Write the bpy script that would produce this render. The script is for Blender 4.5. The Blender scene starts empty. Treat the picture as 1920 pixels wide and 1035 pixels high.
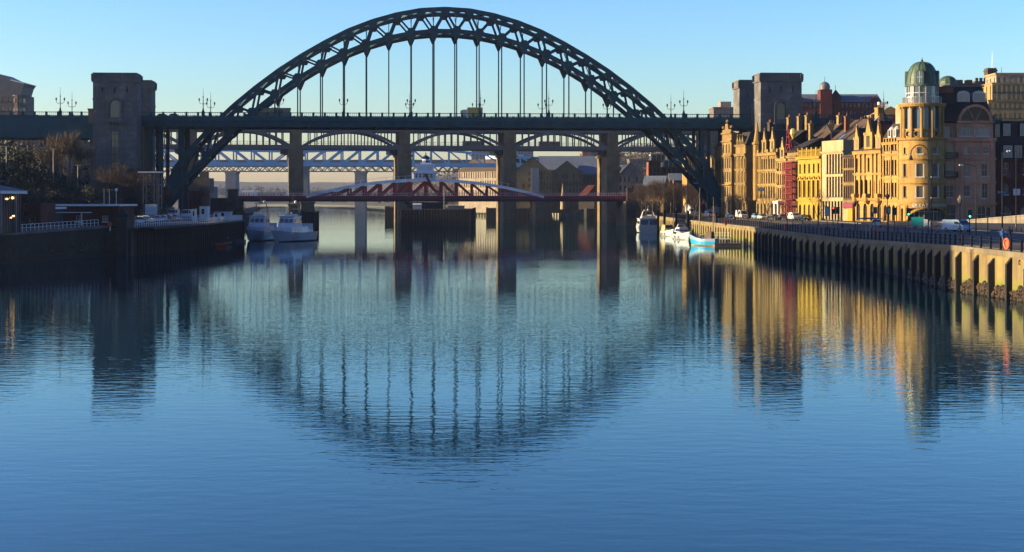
import bpy, math, random
import numpy as np
from mathutils import Vector, Matrix
from math import sin, cos, pi, radians as R, sqrt, atan2
random.seed(7)
HAZE = 0.00006
ALB = 0.42
scene = bpy.context.scene
COL = scene.collection
# ---------------------------------------------------------------- camera, light, exposure
F, HC, VH = 3150.0, 10.9, 370.0          # focal length in photo pixels, eye height, horizon row
cam_d = bpy.data.cameras.new('camera'); cam = bpy.data.objects.new('camera', cam_d); COL.objects.link(cam)
cam.location = (0, 0, HC); cam.rotation_euler = (R(90), 0, 0)
cam_d.sensor_width = 36; cam_d.lens = 36 * F / 1920; cam_d.shift_y = -(1035 / 2 - VH) / 1920
cam_d.clip_start = 0.5; cam_d.clip_end = 9000
scene.camera = cam
SUN_EL, SUN_AZ = 11.5, 182.3             # azimuth of the direction to the sun, counter-clockwise from +X
sd = Vector((cos(R(SUN_EL)) * cos(R(SUN_AZ)), cos(R(SUN_EL)) * sin(R(SUN_AZ)), sin(R(SUN_EL))))
world = bpy.data.worlds.new('World'); scene.world = world; world.use_nodes = True
nt = world.node_tree; nt.nodes.clear()
sky = nt.nodes.new('ShaderNodeTexSky'); sky.sky_type = 'NISHITA'; sky.sun_disc = False
sky.sun_elevation = R(SUN_EL); sky.sun_rotation = R(90 - SUN_AZ)
sky.air_density = 1.0; sky.dust_density = 0.5; sky.ozone_density = 6.3; sky.altitude = 0
bgn = nt.nodes.new('ShaderNodeBackground'); bgn.inputs[1].default_value = 0.050
wo = nt.nodes.new('ShaderNodeOutputWorld')
gam = nt.nodes.new('ShaderNodeGamma'); gam.inputs[1].default_value = 1.7
hsv = nt.nodes.new('ShaderNodeHueSaturation'); hsv.inputs['Saturation'].default_value = 0.98
tnt = nt.nodes.new('ShaderNodeMix'); tnt.data_type = 'RGBA'; tnt.blend_type = 'MULTIPLY'; tnt.inputs[0].default_value = 1; tnt.inputs[7].default_value = (2.10, 1.10, .73, 1)
nt.links.new(sky.outputs[0], gam.inputs[0]); nt.links.new(gam.outputs[0], hsv.inputs['Color']); nt.links.new(hsv.outputs[0], tnt.inputs[6]); nt.links.new(tnt.outputs[2], bgn.inputs[0]); nt.links.new(bgn.outputs[0], wo.inputs[0])
sun_d = bpy.data.lights.new('sun', 'SUN'); sun_d.energy = 5.0; sun_d.angle = R(0.5); sun_d.color = (1.0, 0.76, 0.42)
sun = bpy.data.objects.new('sun', sun_d); COL.objects.link(sun)
sun.rotation_euler = sd.to_track_quat('Z', 'Y').to_euler(); sun.location = (-200, 100, 150)
vs = scene.view_settings; vs.view_transform = 'Standard'; vs.look = 'None'; vs.exposure = 1.8; vs.gamma = 1; vs.use_curve_mapping = False
cy = scene.cycles; cy.use_denoising = True; cy.max_bounces = 5; cy.diffuse_bounces = 2; cy.glossy_bounces = 3
cy.transmission_bounces = 3; cy.sample_clamp_indirect = 8; cy.volume_bounces = 0; cy.transparent_max_bounces = 6; cy.caustics_reflective = False; cy.caustics_refractive = False
# ---------------------------------------------------------------- helpers
def px(u, v, Y): return ((u - 960) / F * Y, Y, HC - (v - VH) / F * Y)
def zat(v, Y): return HC - (v - VH) / F * Y
def xat(u, Y): return (u - 960) / F * Y

class MB:
    def __init__(s): s.v = []; s.f = []; s.m = []
    def add(s, vs, fs, m=0):
        n = len(s.v); s.v += [tuple(p) for p in vs]
        for f in fs: s.f.append(tuple(i + n for i in f)); s.m.append(m)
        return s
    def box(s, x0, y0, z0, x1, y1, z1, m=0):
        return s.add([(x0,y0,z0),(x1,y0,z0),(x1,y1,z0),(x0,y1,z0),(x0,y0,z1),(x1,y0,z1),(x1,y1,z1),(x0,y1,z1)],
            [(0,3,2,1),(4,5,6,7),(0,1,5,4),(1,2,6,5),(2,3,7,6),(3,0,4,7)], m)
    def frustum(s, x0, y0, z0, x1, y1, z1, ix, iy, m=0):
        return s.add([(x0,y0,z0),(x1,y0,z0),(x1,y1,z0),(x0,y1,z0),(x0+ix,y0+iy,z1),(x1-ix,y0+iy,z1),(x1-ix,y1-iy,z1),(x0+ix,y1-iy,z1)],
            [(0,3,2,1),(4,5,6,7),(0,1,5,4),(1,2,6,5),(2,3,7,6),(3,0,4,7)], m)
    def bar(s, p, q, w, h=None, m=0):
        p = Vector(p); q = Vector(q); h = h or w; d = (q - p)
        if d.length < 1e-6: return s
        d.normalize(); up = Vector((0, 0, 1)) if abs(d.z) < 0.95 else Vector((1, 0, 0))
        a = d.cross(up).normalized(); b = a.cross(d).normalized(); a = a * w / 2; b = b * h / 2
        vs = [p-a-b, p+a-b, p+a+b, p-a+b, q-a-b, q+a-b, q+a+b, q-a+b]
        return s.add(vs, [(0,1,2,3),(7,6,5,4),(0,4,5,1),(1,5,6,2),(2,6,7,3),(3,7,4,0)], m)
    def xbar(s, p, q, wy, h, m=0):
        # beam lying in the local xz plane: wy = size along y, h = depth in the plane
        p = Vector(p); q = Vector(q); d = (q - p).normalized(); a = Vector((0, 1, 0)); b = a.cross(d).normalized() * h / 2; a = a * wy / 2
        vs = [p-a-b, p+a-b, p+a+b, p-a+b, q-a-b, q+a-b, q+a+b, q-a+b]
        return s.add(vs, [(0,1,2,3),(7,6,5,4),(0,4,5,1),(1,5,6,2),(2,6,7,3),(3,7,4,0)], m)
    def cyl(s, p, q, r0, r1=None, n=8, m=0, caps=True):
        r1 = r0 if r1 is None else r1; p = Vector(p); q = Vector(q); d = (q - p)
        if d.length < 1e-6: return s
        d.normalize(); up = Vector((0, 0, 1)) if abs(d.z) < 0.95 else Vector((1, 0, 0))
        a = d.cross(up).normalized(); b = d.cross(a); vs = []
        for c, r in ((p, r0), (q, r1)):
            for i in range(n): t = 2*pi*i/n; vs.append(c + a*cos(t)*r + b*sin(t)*r)
        fs = [(i, (i+1) % n, n + (i+1) % n, n + i) for i in range(n)]
        if caps: fs += [tuple(range(n-1, -1, -1)), tuple(range(n, 2*n))]
        return s.add(vs, fs, m)
    def lathe(s, prof, c=(0,0), n=16, m=0, a0=0, a1=2*pi):
        full = abs(a1 - a0 - 2*pi) < 1e-6; k = n if full else n + 1; vs = []
        for r, z in prof:
            for i in range(k): t = a0 + (a1-a0)*i/n; vs.append((c[0]+r*cos(t), c[1]+r*sin(t), z))
        fs = []
        for j in range(len(prof)-1):
            for i in range(n):
                i2 = (i+1) % k; fs.append((j*k+i, j*k+i2, (j+1)*k+i2, (j+1)*k+i))
        return s.add(vs, fs, m)
    def prism(s, poly, y0, y1, m=0):
        # polygon in xz, extruded along y
        n = len(poly); vs = [(x, y0, z) for x, z in poly] + [(x, y1, z) for x, z in poly]
        fs = [tuple(range(n)), tuple(range(2*n-1, n-1, -1))] + [((i+1) % n, i, n+i, n+(i+1) % n) for i in range(n)]
        return s.add(vs, fs, m)
    def xprism(s, poly, x0, x1, m=0):
        n = len(poly); vs = [(x0, y, z) for y, z in poly] + [(x1, y, z) for y, z in poly]
        fs = [tuple(range(n-1, -1, -1)), tuple(range(n, 2*n))] + [(i, (i+1) % n, n+(i+1) % n, n+i) for i in range(n)]
        return s.add(vs, fs, m)
    def zprism(s, poly, z0, z1, m=0):
        n = len(poly); vs = [(x, y, z0) for x, y in poly] + [(x, y, z1) for x, y in poly]
        fs = [tuple(range(n-1, -1, -1)), tuple(range(n, 2*n))] + [(i, (i+1) % n, n+(i+1) % n, n+i) for i in range(n)]
        return s.add(vs, fs, m)
    def ball(s, c, r, n=8, m=0, sz=1.0):
        k = max(4, n//2+1)
        return s.lathe([(max(r*sin(pi*j/k), 1e-4), c[2]-r*sz*cos(pi*j/k)) for j in range(k+1)], (c[0], c[1]), n, m)
    def mesh(s, name, mats, smooth=False):
        me = bpy.data.meshes.new(name); me.from_pydata(s.v, [], s.f)
        for mt in (mats if isinstance(mats, (list, tuple)) else [mats]): me.materials.append(mt)
        if any(s.m): me.polygons.foreach_set('material_index', s.m)
        if smooth: me.polygons.foreach_set('use_smooth', [True]*len(me.polygons))
        me.update(); return me
    def build(s, name, mats, parent=None, smooth=False, loc=None, rz=0):
        return link(name, s.mesh(name, mats, smooth), parent, loc, rz)

def link(name, me, parent=None, loc=None, rz=0, scale=None):
    o = bpy.data.objects.new(name, me); COL.objects.link(o)
    if parent is not None: o.parent = parent
    if loc is not None: o.location = loc
    if rz: o.rotation_euler = (0, 0, rz)
    if scale: o.scale = scale
    return o
def tag(o, label=None, cat=None, group=None, kind=None):
    if label: o['label'] = label
    if cat: o['category'] = cat
    if group: o['group'] = group
    if kind: o['kind'] = kind
    return o
def thing(name, label, cat, loc=(0,0,0), rz=0, group=None):
    return tag(link(name, None, None, loc, rz), label, cat, group, 'thing')
KIDS = {}
def tree_of(root):
    d = {}
    for o in COL.objects:
        if o.parent: d.setdefault(o.parent, []).append(o)
    return d
def capture(root):
    d = tree_of(root); return [(c, d.get(c, [])) for c in d.get(root, [])]
def dup(root, kids, label, loc, rz=0, group=None, scale=None, recolor=None):
    r = root.copy(); COL.objects.link(r); r.location = loc; r.rotation_euler = (0, 0, rz); r['label'] = label
    if scale: r.scale = scale
    if group: r['group'] = group
    for ch, gs in kids:
        c = ch.copy(); COL.objects.link(c); c.parent = r
        if recolor and ch.name.split('.')[0] in recolor:
            c.material_slots[0].link = 'OBJECT'; c.material_slots[0].material = recolor[ch.name.split('.')[0]]
        for g in gs:
            q = g.copy(); COL.objects.link(q); q.parent = c
    return r
# ---------------------------------------------------------------- materials
def nmat(name):
    m = bpy.data.materials.new(name); m.use_nodes = True; n = m.node_tree
    return m, n, n.nodes['Principled BSDF']
def mixrgb(n, fac, a, b, mode='MIX'):
    k = n.nodes.new('ShaderNodeMix'); k.data_type = 'RGBA'; k.blend_type = mode
    for sock, val in ((k.inputs[0], fac), (k.inputs[6], a), (k.inputs[7], b)):
        if hasattr(val, 'links'): n.links.new(val, sock)
        else: sock.default_value = val if not isinstance(val, tuple) else (*val, 1)
    return k.outputs[2]
def noise(n, scale, detail=4, vec=None, rough=.55):
    k = n.nodes.new('ShaderNodeTexNoise'); k.inputs['Scale'].default_value = scale; k.inputs['Detail'].default_value = detail; k.inputs['Roughness'].default_value = rough
    if vec is not None: n.links.new(vec, k.inputs['Vector'])
    return k.outputs['Fac']
def ramp(n, src, p0, p1, c0=(0,0,0), c1=(1,1,1)):
    k = n.nodes.new('ShaderNodeValToRGB'); e = k.color_ramp.elements
    e[0].position = p0; e[1].position = p1; e[0].color = (*c0, 1); e[1].color = (*c1, 1); n.links.new(src, k.inputs[0]); return k.outputs[0]
def objco(n):
    return n.nodes.new('ShaderNodeTexCoord').outputs['Object']
def geopos(n): return n.nodes.new('ShaderNodeNewGeometry').outputs['Position']
def wallvec(n, src):
    sp = n.nodes.new('ShaderNodeSeparateXYZ'); n.links.new(src, sp.inputs[0]); a = n.nodes.new('ShaderNodeMath'); n.links.new(sp.outputs[0], a.inputs[0]); n.links.new(sp.outputs[1], a.inputs[1])
    c = n.nodes.new('ShaderNodeCombineXYZ'); n.links.new(a.outputs[0], c.inputs[0]); n.links.new(sp.outputs[2], c.inputs[1]); return c.outputs[0]
def scaled(n, src, s):
    k = n.nodes.new('ShaderNodeMapping'); k.inputs['Scale'].default_value = s; n.links.new(src, k.inputs[0]); return k.outputs[0]
def plain(name, col, rough=.6, metal=0, var=.25, scale=.8, spec=.3):
    col = tuple(c*ALB for c in col)
    m, n, b = nmat(name); f = noise(n, scale, 5, objco(n))
    lo = tuple(c*(1-var) for c in col); hi = tuple(min(1, c*(1+var)) for c in col)
    n.links.new(mixrgb(n, ramp(n, f, .3, .7), lo, hi), b.inputs['Base Color'])
    b.inputs['Roughness'].default_value = rough; b.inputs['Metallic'].default_value = metal; b.inputs['Specular IOR Level'].default_value = spec
    return m
def masonry(name, col, course=.45, blen=1.0, var=.25, mortar=.75, stain=.35, bump=.25, streak=True, geo=False):
    col = tuple(c*ALB for c in col)
    m, n, b = nmat(name); co = geopos(n) if geo else objco(n); wv = wallvec(n, co)
    br = n.nodes.new('ShaderNodeTexBrick'); n.links.new(wv, br.inputs['Vector']); br.inputs['Scale'].default_value = 1
    br.inputs['Brick Width'].default_value = blen; br.inputs['Row Height'].default_value = course; br.inputs['Mortar Size'].default_value = .018; br.inputs['Mortar Smooth'].default_value = .3
    br.inputs['Color1'].default_value = (*[c*(1-var) for c in col], 1); br.inputs['Color2'].default_value = (*[min(1, c*(1+var)) for c in col], 1); br.inputs['Mortar'].default_value = (*[c*mortar for c in col], 1)
    f1 = noise(n, .16, 7, co, .7); c = mixrgb(n, ramp(n, f1, .36, .64), br.outputs['Color'], tuple(c*(1-stain*1.35)*k_ for c, k_ in zip(col, (1, .95, .95))))
    if streak:
        f2 = noise(n, 1, 4, scaled(n, co, (1.6, 1.6, .12)), .6); c = mixrgb(n, ramp(n, f2, .47, .72, (0,0,0), (.72,.72,.72)), c, tuple(x*.40 for x in col))
    n.links.new(c, b.inputs['Base Color']); b.inputs['Roughness'].default_value = .88; b.inputs['Specular IOR Level'].default_value = .2
    bp = n.nodes.new('ShaderNodeBump'); bp.inputs['Strength'].default_value = bump; bp.inputs['Distance'].default_value = .05
    n.links.new(br.outputs['Fac'], bp.inputs['Height']); bp.invert = True; n.links.new(bp.outputs[0], b.inputs['Normal'])
    return m
def glassy(name, col, rough=.08, var=.5):
    m, n, b = nmat(name); oi = n.nodes.new('ShaderNodeObjectInfo')
    rr = ramp(n, oi.outputs['Random'], .74, .76); n.links.new(mixrgb(n, mixrgb(n, .72, (0,0,0), rr), mixrgb(n, oi.outputs['Random'], tuple(c*(1-var) for c in col), tuple(c*(1+var) for c in col)), (.20,.165,.12)) if var > .4 and name == 'window_glass' else mixrgb(n, oi.outputs['Random'], tuple(c*(1-var) for c in col), tuple(c*(1+var) for c in col)), b.inputs['Base Color'])
    b.inputs['Roughness'].default_value = rough; b.inputs['Specular IOR Level'].default_value = .6; return m
def paint(name, col, rough=.3):
    col = tuple(c*.58 for c in col)
    m, n, b = nmat(name); b.inputs['Base Color'].default_value = (*col, 1); b.inputs['Roughness'].default_value = rough; b.inputs['Coat Weight'].default_value = .4
    f = noise(n, 2.5, 4, objco(n)); n.links.new(mixrgb(n, ramp(n, f, .35, .75), col, tuple(c*.78 for c in col)), b.inputs['Base Color']); return m
def emis(name, col, s):
    m, n, b = nmat(name); b.inputs['Base Color'].default_value = (*col, 1); b.inputs['Emission Color'].default_value = (*col, 1); b.inputs['Emission Strength'].default_value = s; return m
M = {}
M['steel'] = plain('bridge_green_paint', (.010, .085, .115), .55, var=.35, scale=.35, spec=.15)
M['steel2'] = plain('bridge_green_paint_fascia', (.014, .12, .165), .55, var=.3, scale=.3, spec=.15)
M['granite'] = masonry('tower_granite', (.27, .28, .28), .75, 1.7, .22, .6, .35, bump=.5)
M['granite2'] = masonry('tower_granite_base', (.27, .25, .21), .75, 1.7, .22, .6, .35, bump=.5)
M['gold'] = masonry('sandstone_gold', (.62,.42,.14), .4, .9, .10, .8, .3)
M['gold2'] = masonry('sandstone_pale', (.66,.47,.20), .4, .9, .08, .85, .22)
M['tan'] = masonry('sandstone_tan', (.52,.36,.14), .4, .9, .14, .8, .38)
M['yellow'] = masonry('painted_yellow_stone', (.74,.49,.07), .4, .9, .05, .88, .18)
M['ochre'] = masonry('sandstone_ochre', (.74,.46,.14), .4, .9, .08, .85, .25)
M['cream'] = masonry('cream_render', (.70,.57,.32), .5, 2, .04, .95, .15)
M['brownbrick'] = masonry('brown_brick', (.25, .155, .09), .12, .3, .25, .9, .3)
M['redstone'] = masonry('red_sandstone', (1.2, .60, .36), .45, 1.0, .12, .75, .3)
M['redbrick'] = masonry('red_brick', (.22, .055, .038), .12, .3, .25, .9, .3)
M['orangebrick'] = masonry('orange_brick', (.42, .16, .085), .12, .3, .2, .9, .2)
M['darkstone'] = masonry('soot_dark_stone', (.12, .10, .085), .5, 1.1, .2, .8, .3)
M['greystone'] = masonry('grey_stone', (.33, .29, .25), .5, 1.1, .15, .8, .3)
M['palestone'] = masonry('pale_stone', (.55, .48, .38), .5, 1.1, .1, .85, .25)
M['slate'] = masonry('roof_slate', (.060, .058, .062), .25, .35, .3, .7, .2, streak=False)
M['slate_brown'] = masonry('brown_roof_slate', (.17, .125, .095), .25, .35, .22, .75, .3, streak=False)
M['slate_blue'] = masonry('blue_grey_slate', (.26, .33, .42), .25, .35, .22, .75, .2, streak=False)
M['lead'] = plain('lead_sheet', (.17, .19, .21), .45)
M['copper'] = plain('green_copper', (.085, .155, .10), .55, var=.55, scale=.5)
M['white'] = plain('white_paint', (1.2, 1.2, 1.18), .5, var=.1)
M['whiteframe'] = plain('white_window_frame', (.85, .83, .78), .5, var=.1)
M['darkframe'] = plain('dark_window_frame', (.05, .045, .04), .5)
M['brownframe'] = plain('brown_window_frame', (.12, .075, .045), .5)
M['glass'] = glassy('window_glass', (.035, .033, .03))
M['glassblue'] = glassy('blue_window_glass', (.05, .075, .10))
M['glasspink'] = glassy('curtained_glass', (.22, .16, .13), .2, .35)
M['iron'] = plain('black_ironwork', (.012, .013, .016), .5, var=.2)
M['hlb'] = plain('grey_brown_iron_paint', (.23, .21, .205), .6, var=.2, scale=.2)
M['metro'] = plain('blue_bridge_paint', (.17, .46, .88), .5, var=.15, scale=.1)
M['keb'] = plain('grey_lattice_paint', (.16, .17, .175), .6, var=.15, scale=.1)
M['concrete'] = plain('pale_concrete', (.36, .36, .36), .8, var=.15, scale=.1)
M['swred'] = plain('dark_red_paint', (.46,.018,.024), .5, var=.25, scale=.5)
M['swwhite'] = plain('white_truss_paint', (1.35,1.42,1.45), .5, var=.15, scale=.5)
M['swfascia'] = plain('maroon_fascia_paint', (.30, .03, .05), .5, var=.25, scale=.5)
M['swdark'] = plain('dark_soffit_paint', (.03, .016, .022), .6)
M['timber'] = plain('wet_black_timber', (.022, .019, .017), .7, var=.5, scale=.7)
M['timberbrown'] = plain('brown_timber', (.16, .10, .06), .7, var=.4, scale=.7)
M['asphalt'] = plain('asphalt', (.05, .05, .052), .85, var=.25, scale=.5)
M['paving'] = masonry('paving_slabs', (.16, .15, .145), .6, .9, .15, .8, .25, streak=False)
M['kerbstone'] = plain('kerb_granite', (.3, .29, .27), .8)
M['line'] = plain('road_line_paint', (.7, .68, .6), .7, var=.15, scale=3)
M['lineyellow'] = plain('yellow_line_paint', (.65, .45, .06), .7, var=.15, scale=3)
M['bark'] = plain('bark', (.085, .060, .045), .9, var=.4, scale=2)
M['twig'] = plain('winter_twigs', (.11, .072, .052), .9, var=.35, scale=1)
M['twiggold'] = plain('golden_twigs', (.20,.155,.10), .9, var=.3, scale=1)
M['ever'] = plain('evergreen_leaves', (.030, .042, .018), .7, var=.5, scale=1.2)
M['tyre'] = plain('tyre_rubber', (.02, .02, .02), .8)
M['carglass'] = glassy('vehicle_glass', (.02, .025, .03), .06)
M['skin'] = plain('skin', (.45, .28, .2), .6, var=.05)
M['chrome'] = plain('bright_metal', (.5, .52, .55), .3, .8)
for nm, c in dict(carwhite=(.72,.73,.74), carsilver=(.42,.44,.46), carblack=(.02,.02,.025), carblue=(.05,.10,.22), carred=(.40,.03,.03), cargreen=(.30,.42,.06), carteal=(.0,.34,.32), carpaleblue=(.30,.45,.62), cargrey=(.16,.17,.18), busyellow=(.62,.45,.05), pink=(.25,.02,.06), boatblue=(.01,.42,.80), boatgrey=(.66,.74,.80), boathull=(.26,.33,.40), boatdark=(.09,.11,.14), orange=(.75,.12,.03), signblue=(.03,.12,.35), scafred=(.30,.008,.012), scafnet=(.13,.008,.010), jacketblue=(.02,.18,.60), jacketblack=(.015,.015,.018), jacketred=(.45,.03,.04), jeans=(.05,.07,.13), trousers=(.02,.02,.022), hair=(.06,.035,.02), jackettan=(.3,.2,.12), jacketlight=(.05,.42,.65)).items():
    M[nm] = paint(nm, c, .35 if nm.startswith('car') or nm.startswith('boat') or nm.startswith('bus') else .75)
M['glowwarm'] = emis('warm_lamp_glow', (1.0, .55, .2), 1.3)
M['glowgreen'] = emis('green_signal', (.05, 1, .35), 2.0)
M['glowred'] = emis('red_signal', (1, .05, .02), 2.0)
# ---------------------------------------------------------------- terrain and water
RP = [(-140,58),(120,55),(175,53.3),(197,51.6),(229,53.5),(277,54.5),(312,52.5),(365,53),(450,51),(560,50),(625,50),(640,57),(800,60),(1000,47),(1080,12),(1150,-28),(1400,-88),(2020,-228),(2150,-262)]
LP = [(-140,-84),(230,-88),(272,-83),(312,-75),(313,-70),(367,-66),(420,-67),(424,-84),(470,-92),(560,-97),(700,-108),(900,-150),(1300,-200),(2020,-300),(2150,-262)]
RZ = [(-140,5.2),(175,5.12),(197,5.3),(229,4.8),(277,4.2),(312,4.4),(365,4.4),(560,4.5),(640,4.5),(1000,4.2),(1150,3.4),(2150,2)]
LZ = [(-140,4.4),(230,4.6),(272,5.1),(312,5.7),(313,5.3),(420,5.3),(470,5),(900,4),(2150,2)]
def ip(T, y): return float(np.interp(y, [a for a, _ in T], [b for _, b in T]))
XR = lambda y: ip(RP, y)
XL = lambda y: ip(LP, y)
ZR = lambda y: ip(RZ, y)
RDZ = [(-140,5.9),(150,5.7),(250,5.45),(320,5.2),(440,5.05),(560,5.0),(625,5.0),(645,4.6),(1000,4.2),(2150,2)]
LXF = lambda y: 74.9+.22*(440-y)
def RE(y): return min(XR(y)+23.2, LXF(y)-2.5) if y < 497 else XR(y)+9.5+min(6,(y-497)*.1)
def LE(y): return max(RE(y)-13, XR(y)+4.5)
def ZX(x, y):
    f = min(1, max(0, (x-XR(y)-.9)/max(2, LE(y)-XR(y)-.9))); return ZR(y)*(1-f)+max(ZR(y), ip(RDZ, y))*f
ZL = lambda y: ip(LZ, y)
def sst(a, b, x): t = min(1, max(0, (x-a)/(b-a))); return t*t*(3-2*t)
def lumps(x, y): return sin(x*.021+1)*cos(y*.017)+.5*sin(x*.053+y*.031)+.25*sin(x*.11-y*.09)
def hill_r(d, y):
    a = sst(75, 210, d)*24; b = sst(35, 150, d)*30; c = sst(30, 230, d)*46
    w1 = sst(500, 620, y); w2 = sst(820, 1100, y); h = a*(1-w1)+b*w1; h = h*(1-w2)+c*w2
    return h
def hill_l(d, y):
    a = sst(60, 220, d)*26; b = sst(26, 105, d)*27; c = sst(60, 450, d)*48
    w1 = sst(300, 420, y); w2 = sst(620, 1000, y); h = a*(1-w1)+b*w1; return h*(1-w2)+c*w2
def GR(x, y):
    d = max(0, x-XR(y)); h = hill_r(d, y); f = sst(2200, 3900, y)*44
    return (ZX(x, y) if y < 640 else ZR(y))+max(h, f)+lumps(x, y)*min(1, h/12+f/20)*1.6
def GL(x, y):
    d = max(0, XL(y)-x); h = hill_l(d, y); f = sst(2200, 3900, y)*44
    return ZL(y)+max(h, f)+lumps(x, y)*min(1, h/12+f/20)*1.6
D = [0,3,8,16,26,36,46,58,72,88,105,125,150,180,220,280,360,480,650,900,1250]
YS = sorted(set([-140,-60,20,80,120,150,175,197,215,229,250,272,277,295,312,313,330,348,365,367,390,405,420,424,440,455,470,490,510,530,545,560,590,625,640,670,700,750,800,850,900,950,1000,1040,1080,1115,1150,1220,1300,1400,1550,1700,1850,2020,2150,2300,2500,2800,3200,3600,3990]))
def terrain(side):
    mb = MB(); n = len(D)
    for y in YS:
        for d in D:
            if side > 0: x = XR(y)+d+(.15 if d == 0 else 0); z = GR(x, y)-.05
            else: x = XL(y)-d-(.15 if d == 0 else 0); z = GL(x, y)-.05
            mb.v.append((x, y, z))
    for j in range(len(YS)-1):
        for i in range(n-1):
            q = (j*n+i, j*n+i+1, (j+1)*n+i+1, (j+1)*n+i); mb.f.append(q if side > 0 else q[::-1]); mb.m.append(0)
    return mb
m, n, b = nmat('winter_hillside'); co = geopos(n)
c = mixrgb(n, ramp(n, noise(n, .03, 6, co), .35, .65), (0.0527, 0.0422, 0.026), (0.0372, 0.0434, 0.0198)); c = mixrgb(n, ramp(n, noise(n, .4, 5, co), .4, .7), c, (0.0217, 0.0174, 0.0136))
n.links.new(c, b.inputs['Base Color']); b.inputs['Roughness'].default_value = .95; M['hill'] = m
tr = terrain(1).build('ground_north', M['hill'], smooth=True); tag(tr, kind='structure')
tl = terrain(-1).build('ground_south', M['hill'], smooth=True); tag(tl, kind='structure')
# water
m, n, b = nmat('river_water'); co = geopos(n)
b.inputs['Base Color'].default_value = (.001, .020, .045, 1); b.inputs['IOR'].default_value = 1.333; b.inputs['Roughness'].default_value = .012
patch = ramp(n, noise(n, .5, 3, scaled(n, co, (.02, .055, 1))), .38, .68)
def band(n, src, a, b_, c_, d_):
    k = n.nodes.new('ShaderNodeValToRGB'); mp = n.nodes.new('ShaderNodeMapRange'); mp.inputs['From Min'].default_value = 0; mp.inputs['From Max'].default_value = 600
    n.links.new(src, mp.inputs[0]); e = k.color_ramp.elements; e[0].position = a/600; e[1].position = d_/600; e[0].color = (0,0,0,1); e[1].color = (0,0,0,1)
    for p in (b_, c_): q = e.new(p/600); q.color = (1,1,1,1)
    n.links.new(mp.outputs[0], k.inputs[0]); return k.outputs[0]
def mth(n, op, a, b_=None):
    k = n.nodes.new('ShaderNodeMath'); k.operation = op
    for s, v in ((k.inputs[0], a), (k.inputs[1], b_)):
        if v is None: continue
        if hasattr(v, 'links'): n.links.new(v, s)
        else: s.default_value = v
    return k.outputs[0]
sp = n.nodes.new('ShaderNodeSeparateXYZ'); n.links.new(co, sp.inputs[0])
wob = mth(n, 'ADD', sp.outputs[1], mth(n, 'MULTIPLY', noise(n, .03, 3, co), 40))
gust = band(n, wob, 60, 135, 180, 290)          # a breeze roughens the middle reach
n1 = noise(n, 1, 3, scaled(n, co, (.55, 1.15, 1)), .5); n2 = noise(n, 1, 3, scaled(n, co, (.12, .30, 1)), .5); n3 = noise(n, 1, 2, scaled(n, co, (3.5, 6.5, 1)), .5)
amp1 = mth(n, 'ADD', mth(n, 'MULTIPLY', patch, .0050), mth(n, 'ADD', .0050, mth(n, 'MULTIPLY', gust, .0095)))
h = mth(n, 'ADD', mth(n, 'MULTIPLY', n1, amp1), mth(n, 'MULTIPLY', n2, .0065)); h = mth(n, 'ADD', h, mth(n, 'MULTIPLY', n3, mth(n, 'ADD', .00012, mth(n, 'MULTIPLY', gust, .0006))))
bp = n.nodes.new('ShaderNodeBump'); bp.inputs['Strength'].default_value = 1; bp.inputs['Distance'].default_value = 1.0
n.links.new(h, bp.inputs['Height']); n.nodes.remove(b)
# murky body colour under a Fresnel-weighted, slightly blue-green surface reflection
fr = n.nodes.new('ShaderNodeFresnel'); fr.inputs['IOR'].default_value = 1.333; df = n.nodes.new('ShaderNodeBsdfDiffuse'); df.inputs['Color'].default_value = (.0005, .019, .036, 1)
gl = n.nodes.new('ShaderNodeBsdfGlossy'); gl.inputs['Color'].default_value = (.82, .965, 1.0, 1); gl.inputs['Roughness'].default_value = .012
ms = n.nodes.new('ShaderNodeMixShader'); n.links.new(bp.outputs[0], fr.inputs['Normal']); n.links.new(bp.outputs[0], gl.inputs['Normal'])
n.links.new(fr.outputs[0], ms.inputs[0]); n.links.new(df.outputs[0], ms.inputs[1]); n.links.new(gl.outputs[0], ms.inputs[2]); n.links.new(ms.outputs[0], n.nodes['Material Output'].inputs['Surface']); M['water'] = m
w = MB().add([(-1600,-150,0),(1600,-150,0),(1600,4000,0),(-1600,4000,0)], [(0,1,2,3)]).build('water', M['water']); tag(w, kind='structure')
# far low wooded ridge is part of the terrain; haze
# ---------------------------------------------------------------- quay walls
m, n, b = nmat('quay_concrete'); co = geopos(n); sp = n.nodes.new('ShaderNodeSeparateXYZ'); n.links.new(co, sp.inputs[0])
c = mixrgb(n, ramp(n, noise(n, .8, 6, co, .65), .32, .7), (.20,.145,.038), (.145,.105,.028))
c = mixrgb(n, ramp(n, noise(n, 1, 4, scaled(n, co, (2, 2, .15))), .45, .7, (0,0,0), (.7,.7,.7)), c, (0.0893, 0.0725, 0.0391))
c = mixrgb(n, ramp(n, noise(n, 1, 5, scaled(n, co, (.5, .5, .06)), .6), .5, .66, (0,0,0), (.75,.75,.75)), c, (.085,.05,.022))
c = mixrgb(n, ramp(n, noise(n, .25, 6, co, .7), .45, .65, (0,0,0), (.6,.6,.6)), c, (.10,.085,.045))
zn = mth(n, 'ADD', sp.outputs[2], mth(n, 'MULTIPLY', noise(n, .6, 4, co), 1.6))
mg = n.nodes.new('ShaderNodeMapRange'); mg.inputs['From Min'].default_value = 3.2; mg.inputs['From Max'].default_value = 2.2; n.links.new(zn, mg.inputs[0])
c = mixrgb(n, mg.outputs[0], c, (.115,.115,.008))
mg = n.nodes.new('ShaderNodeMapRange'); mg.inputs['From Min'].default_value = 2.3; mg.inputs['From Max'].default_value = 1.5; n.links.new(zn, mg.inputs[0])
c = mixrgb(n, mg.outputs[0], c, (0.0195, 0.0167, 0.0112)); n.links.new(c, b.inputs['Base Color']); b.inputs['Roughness'].default_value = .85
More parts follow.
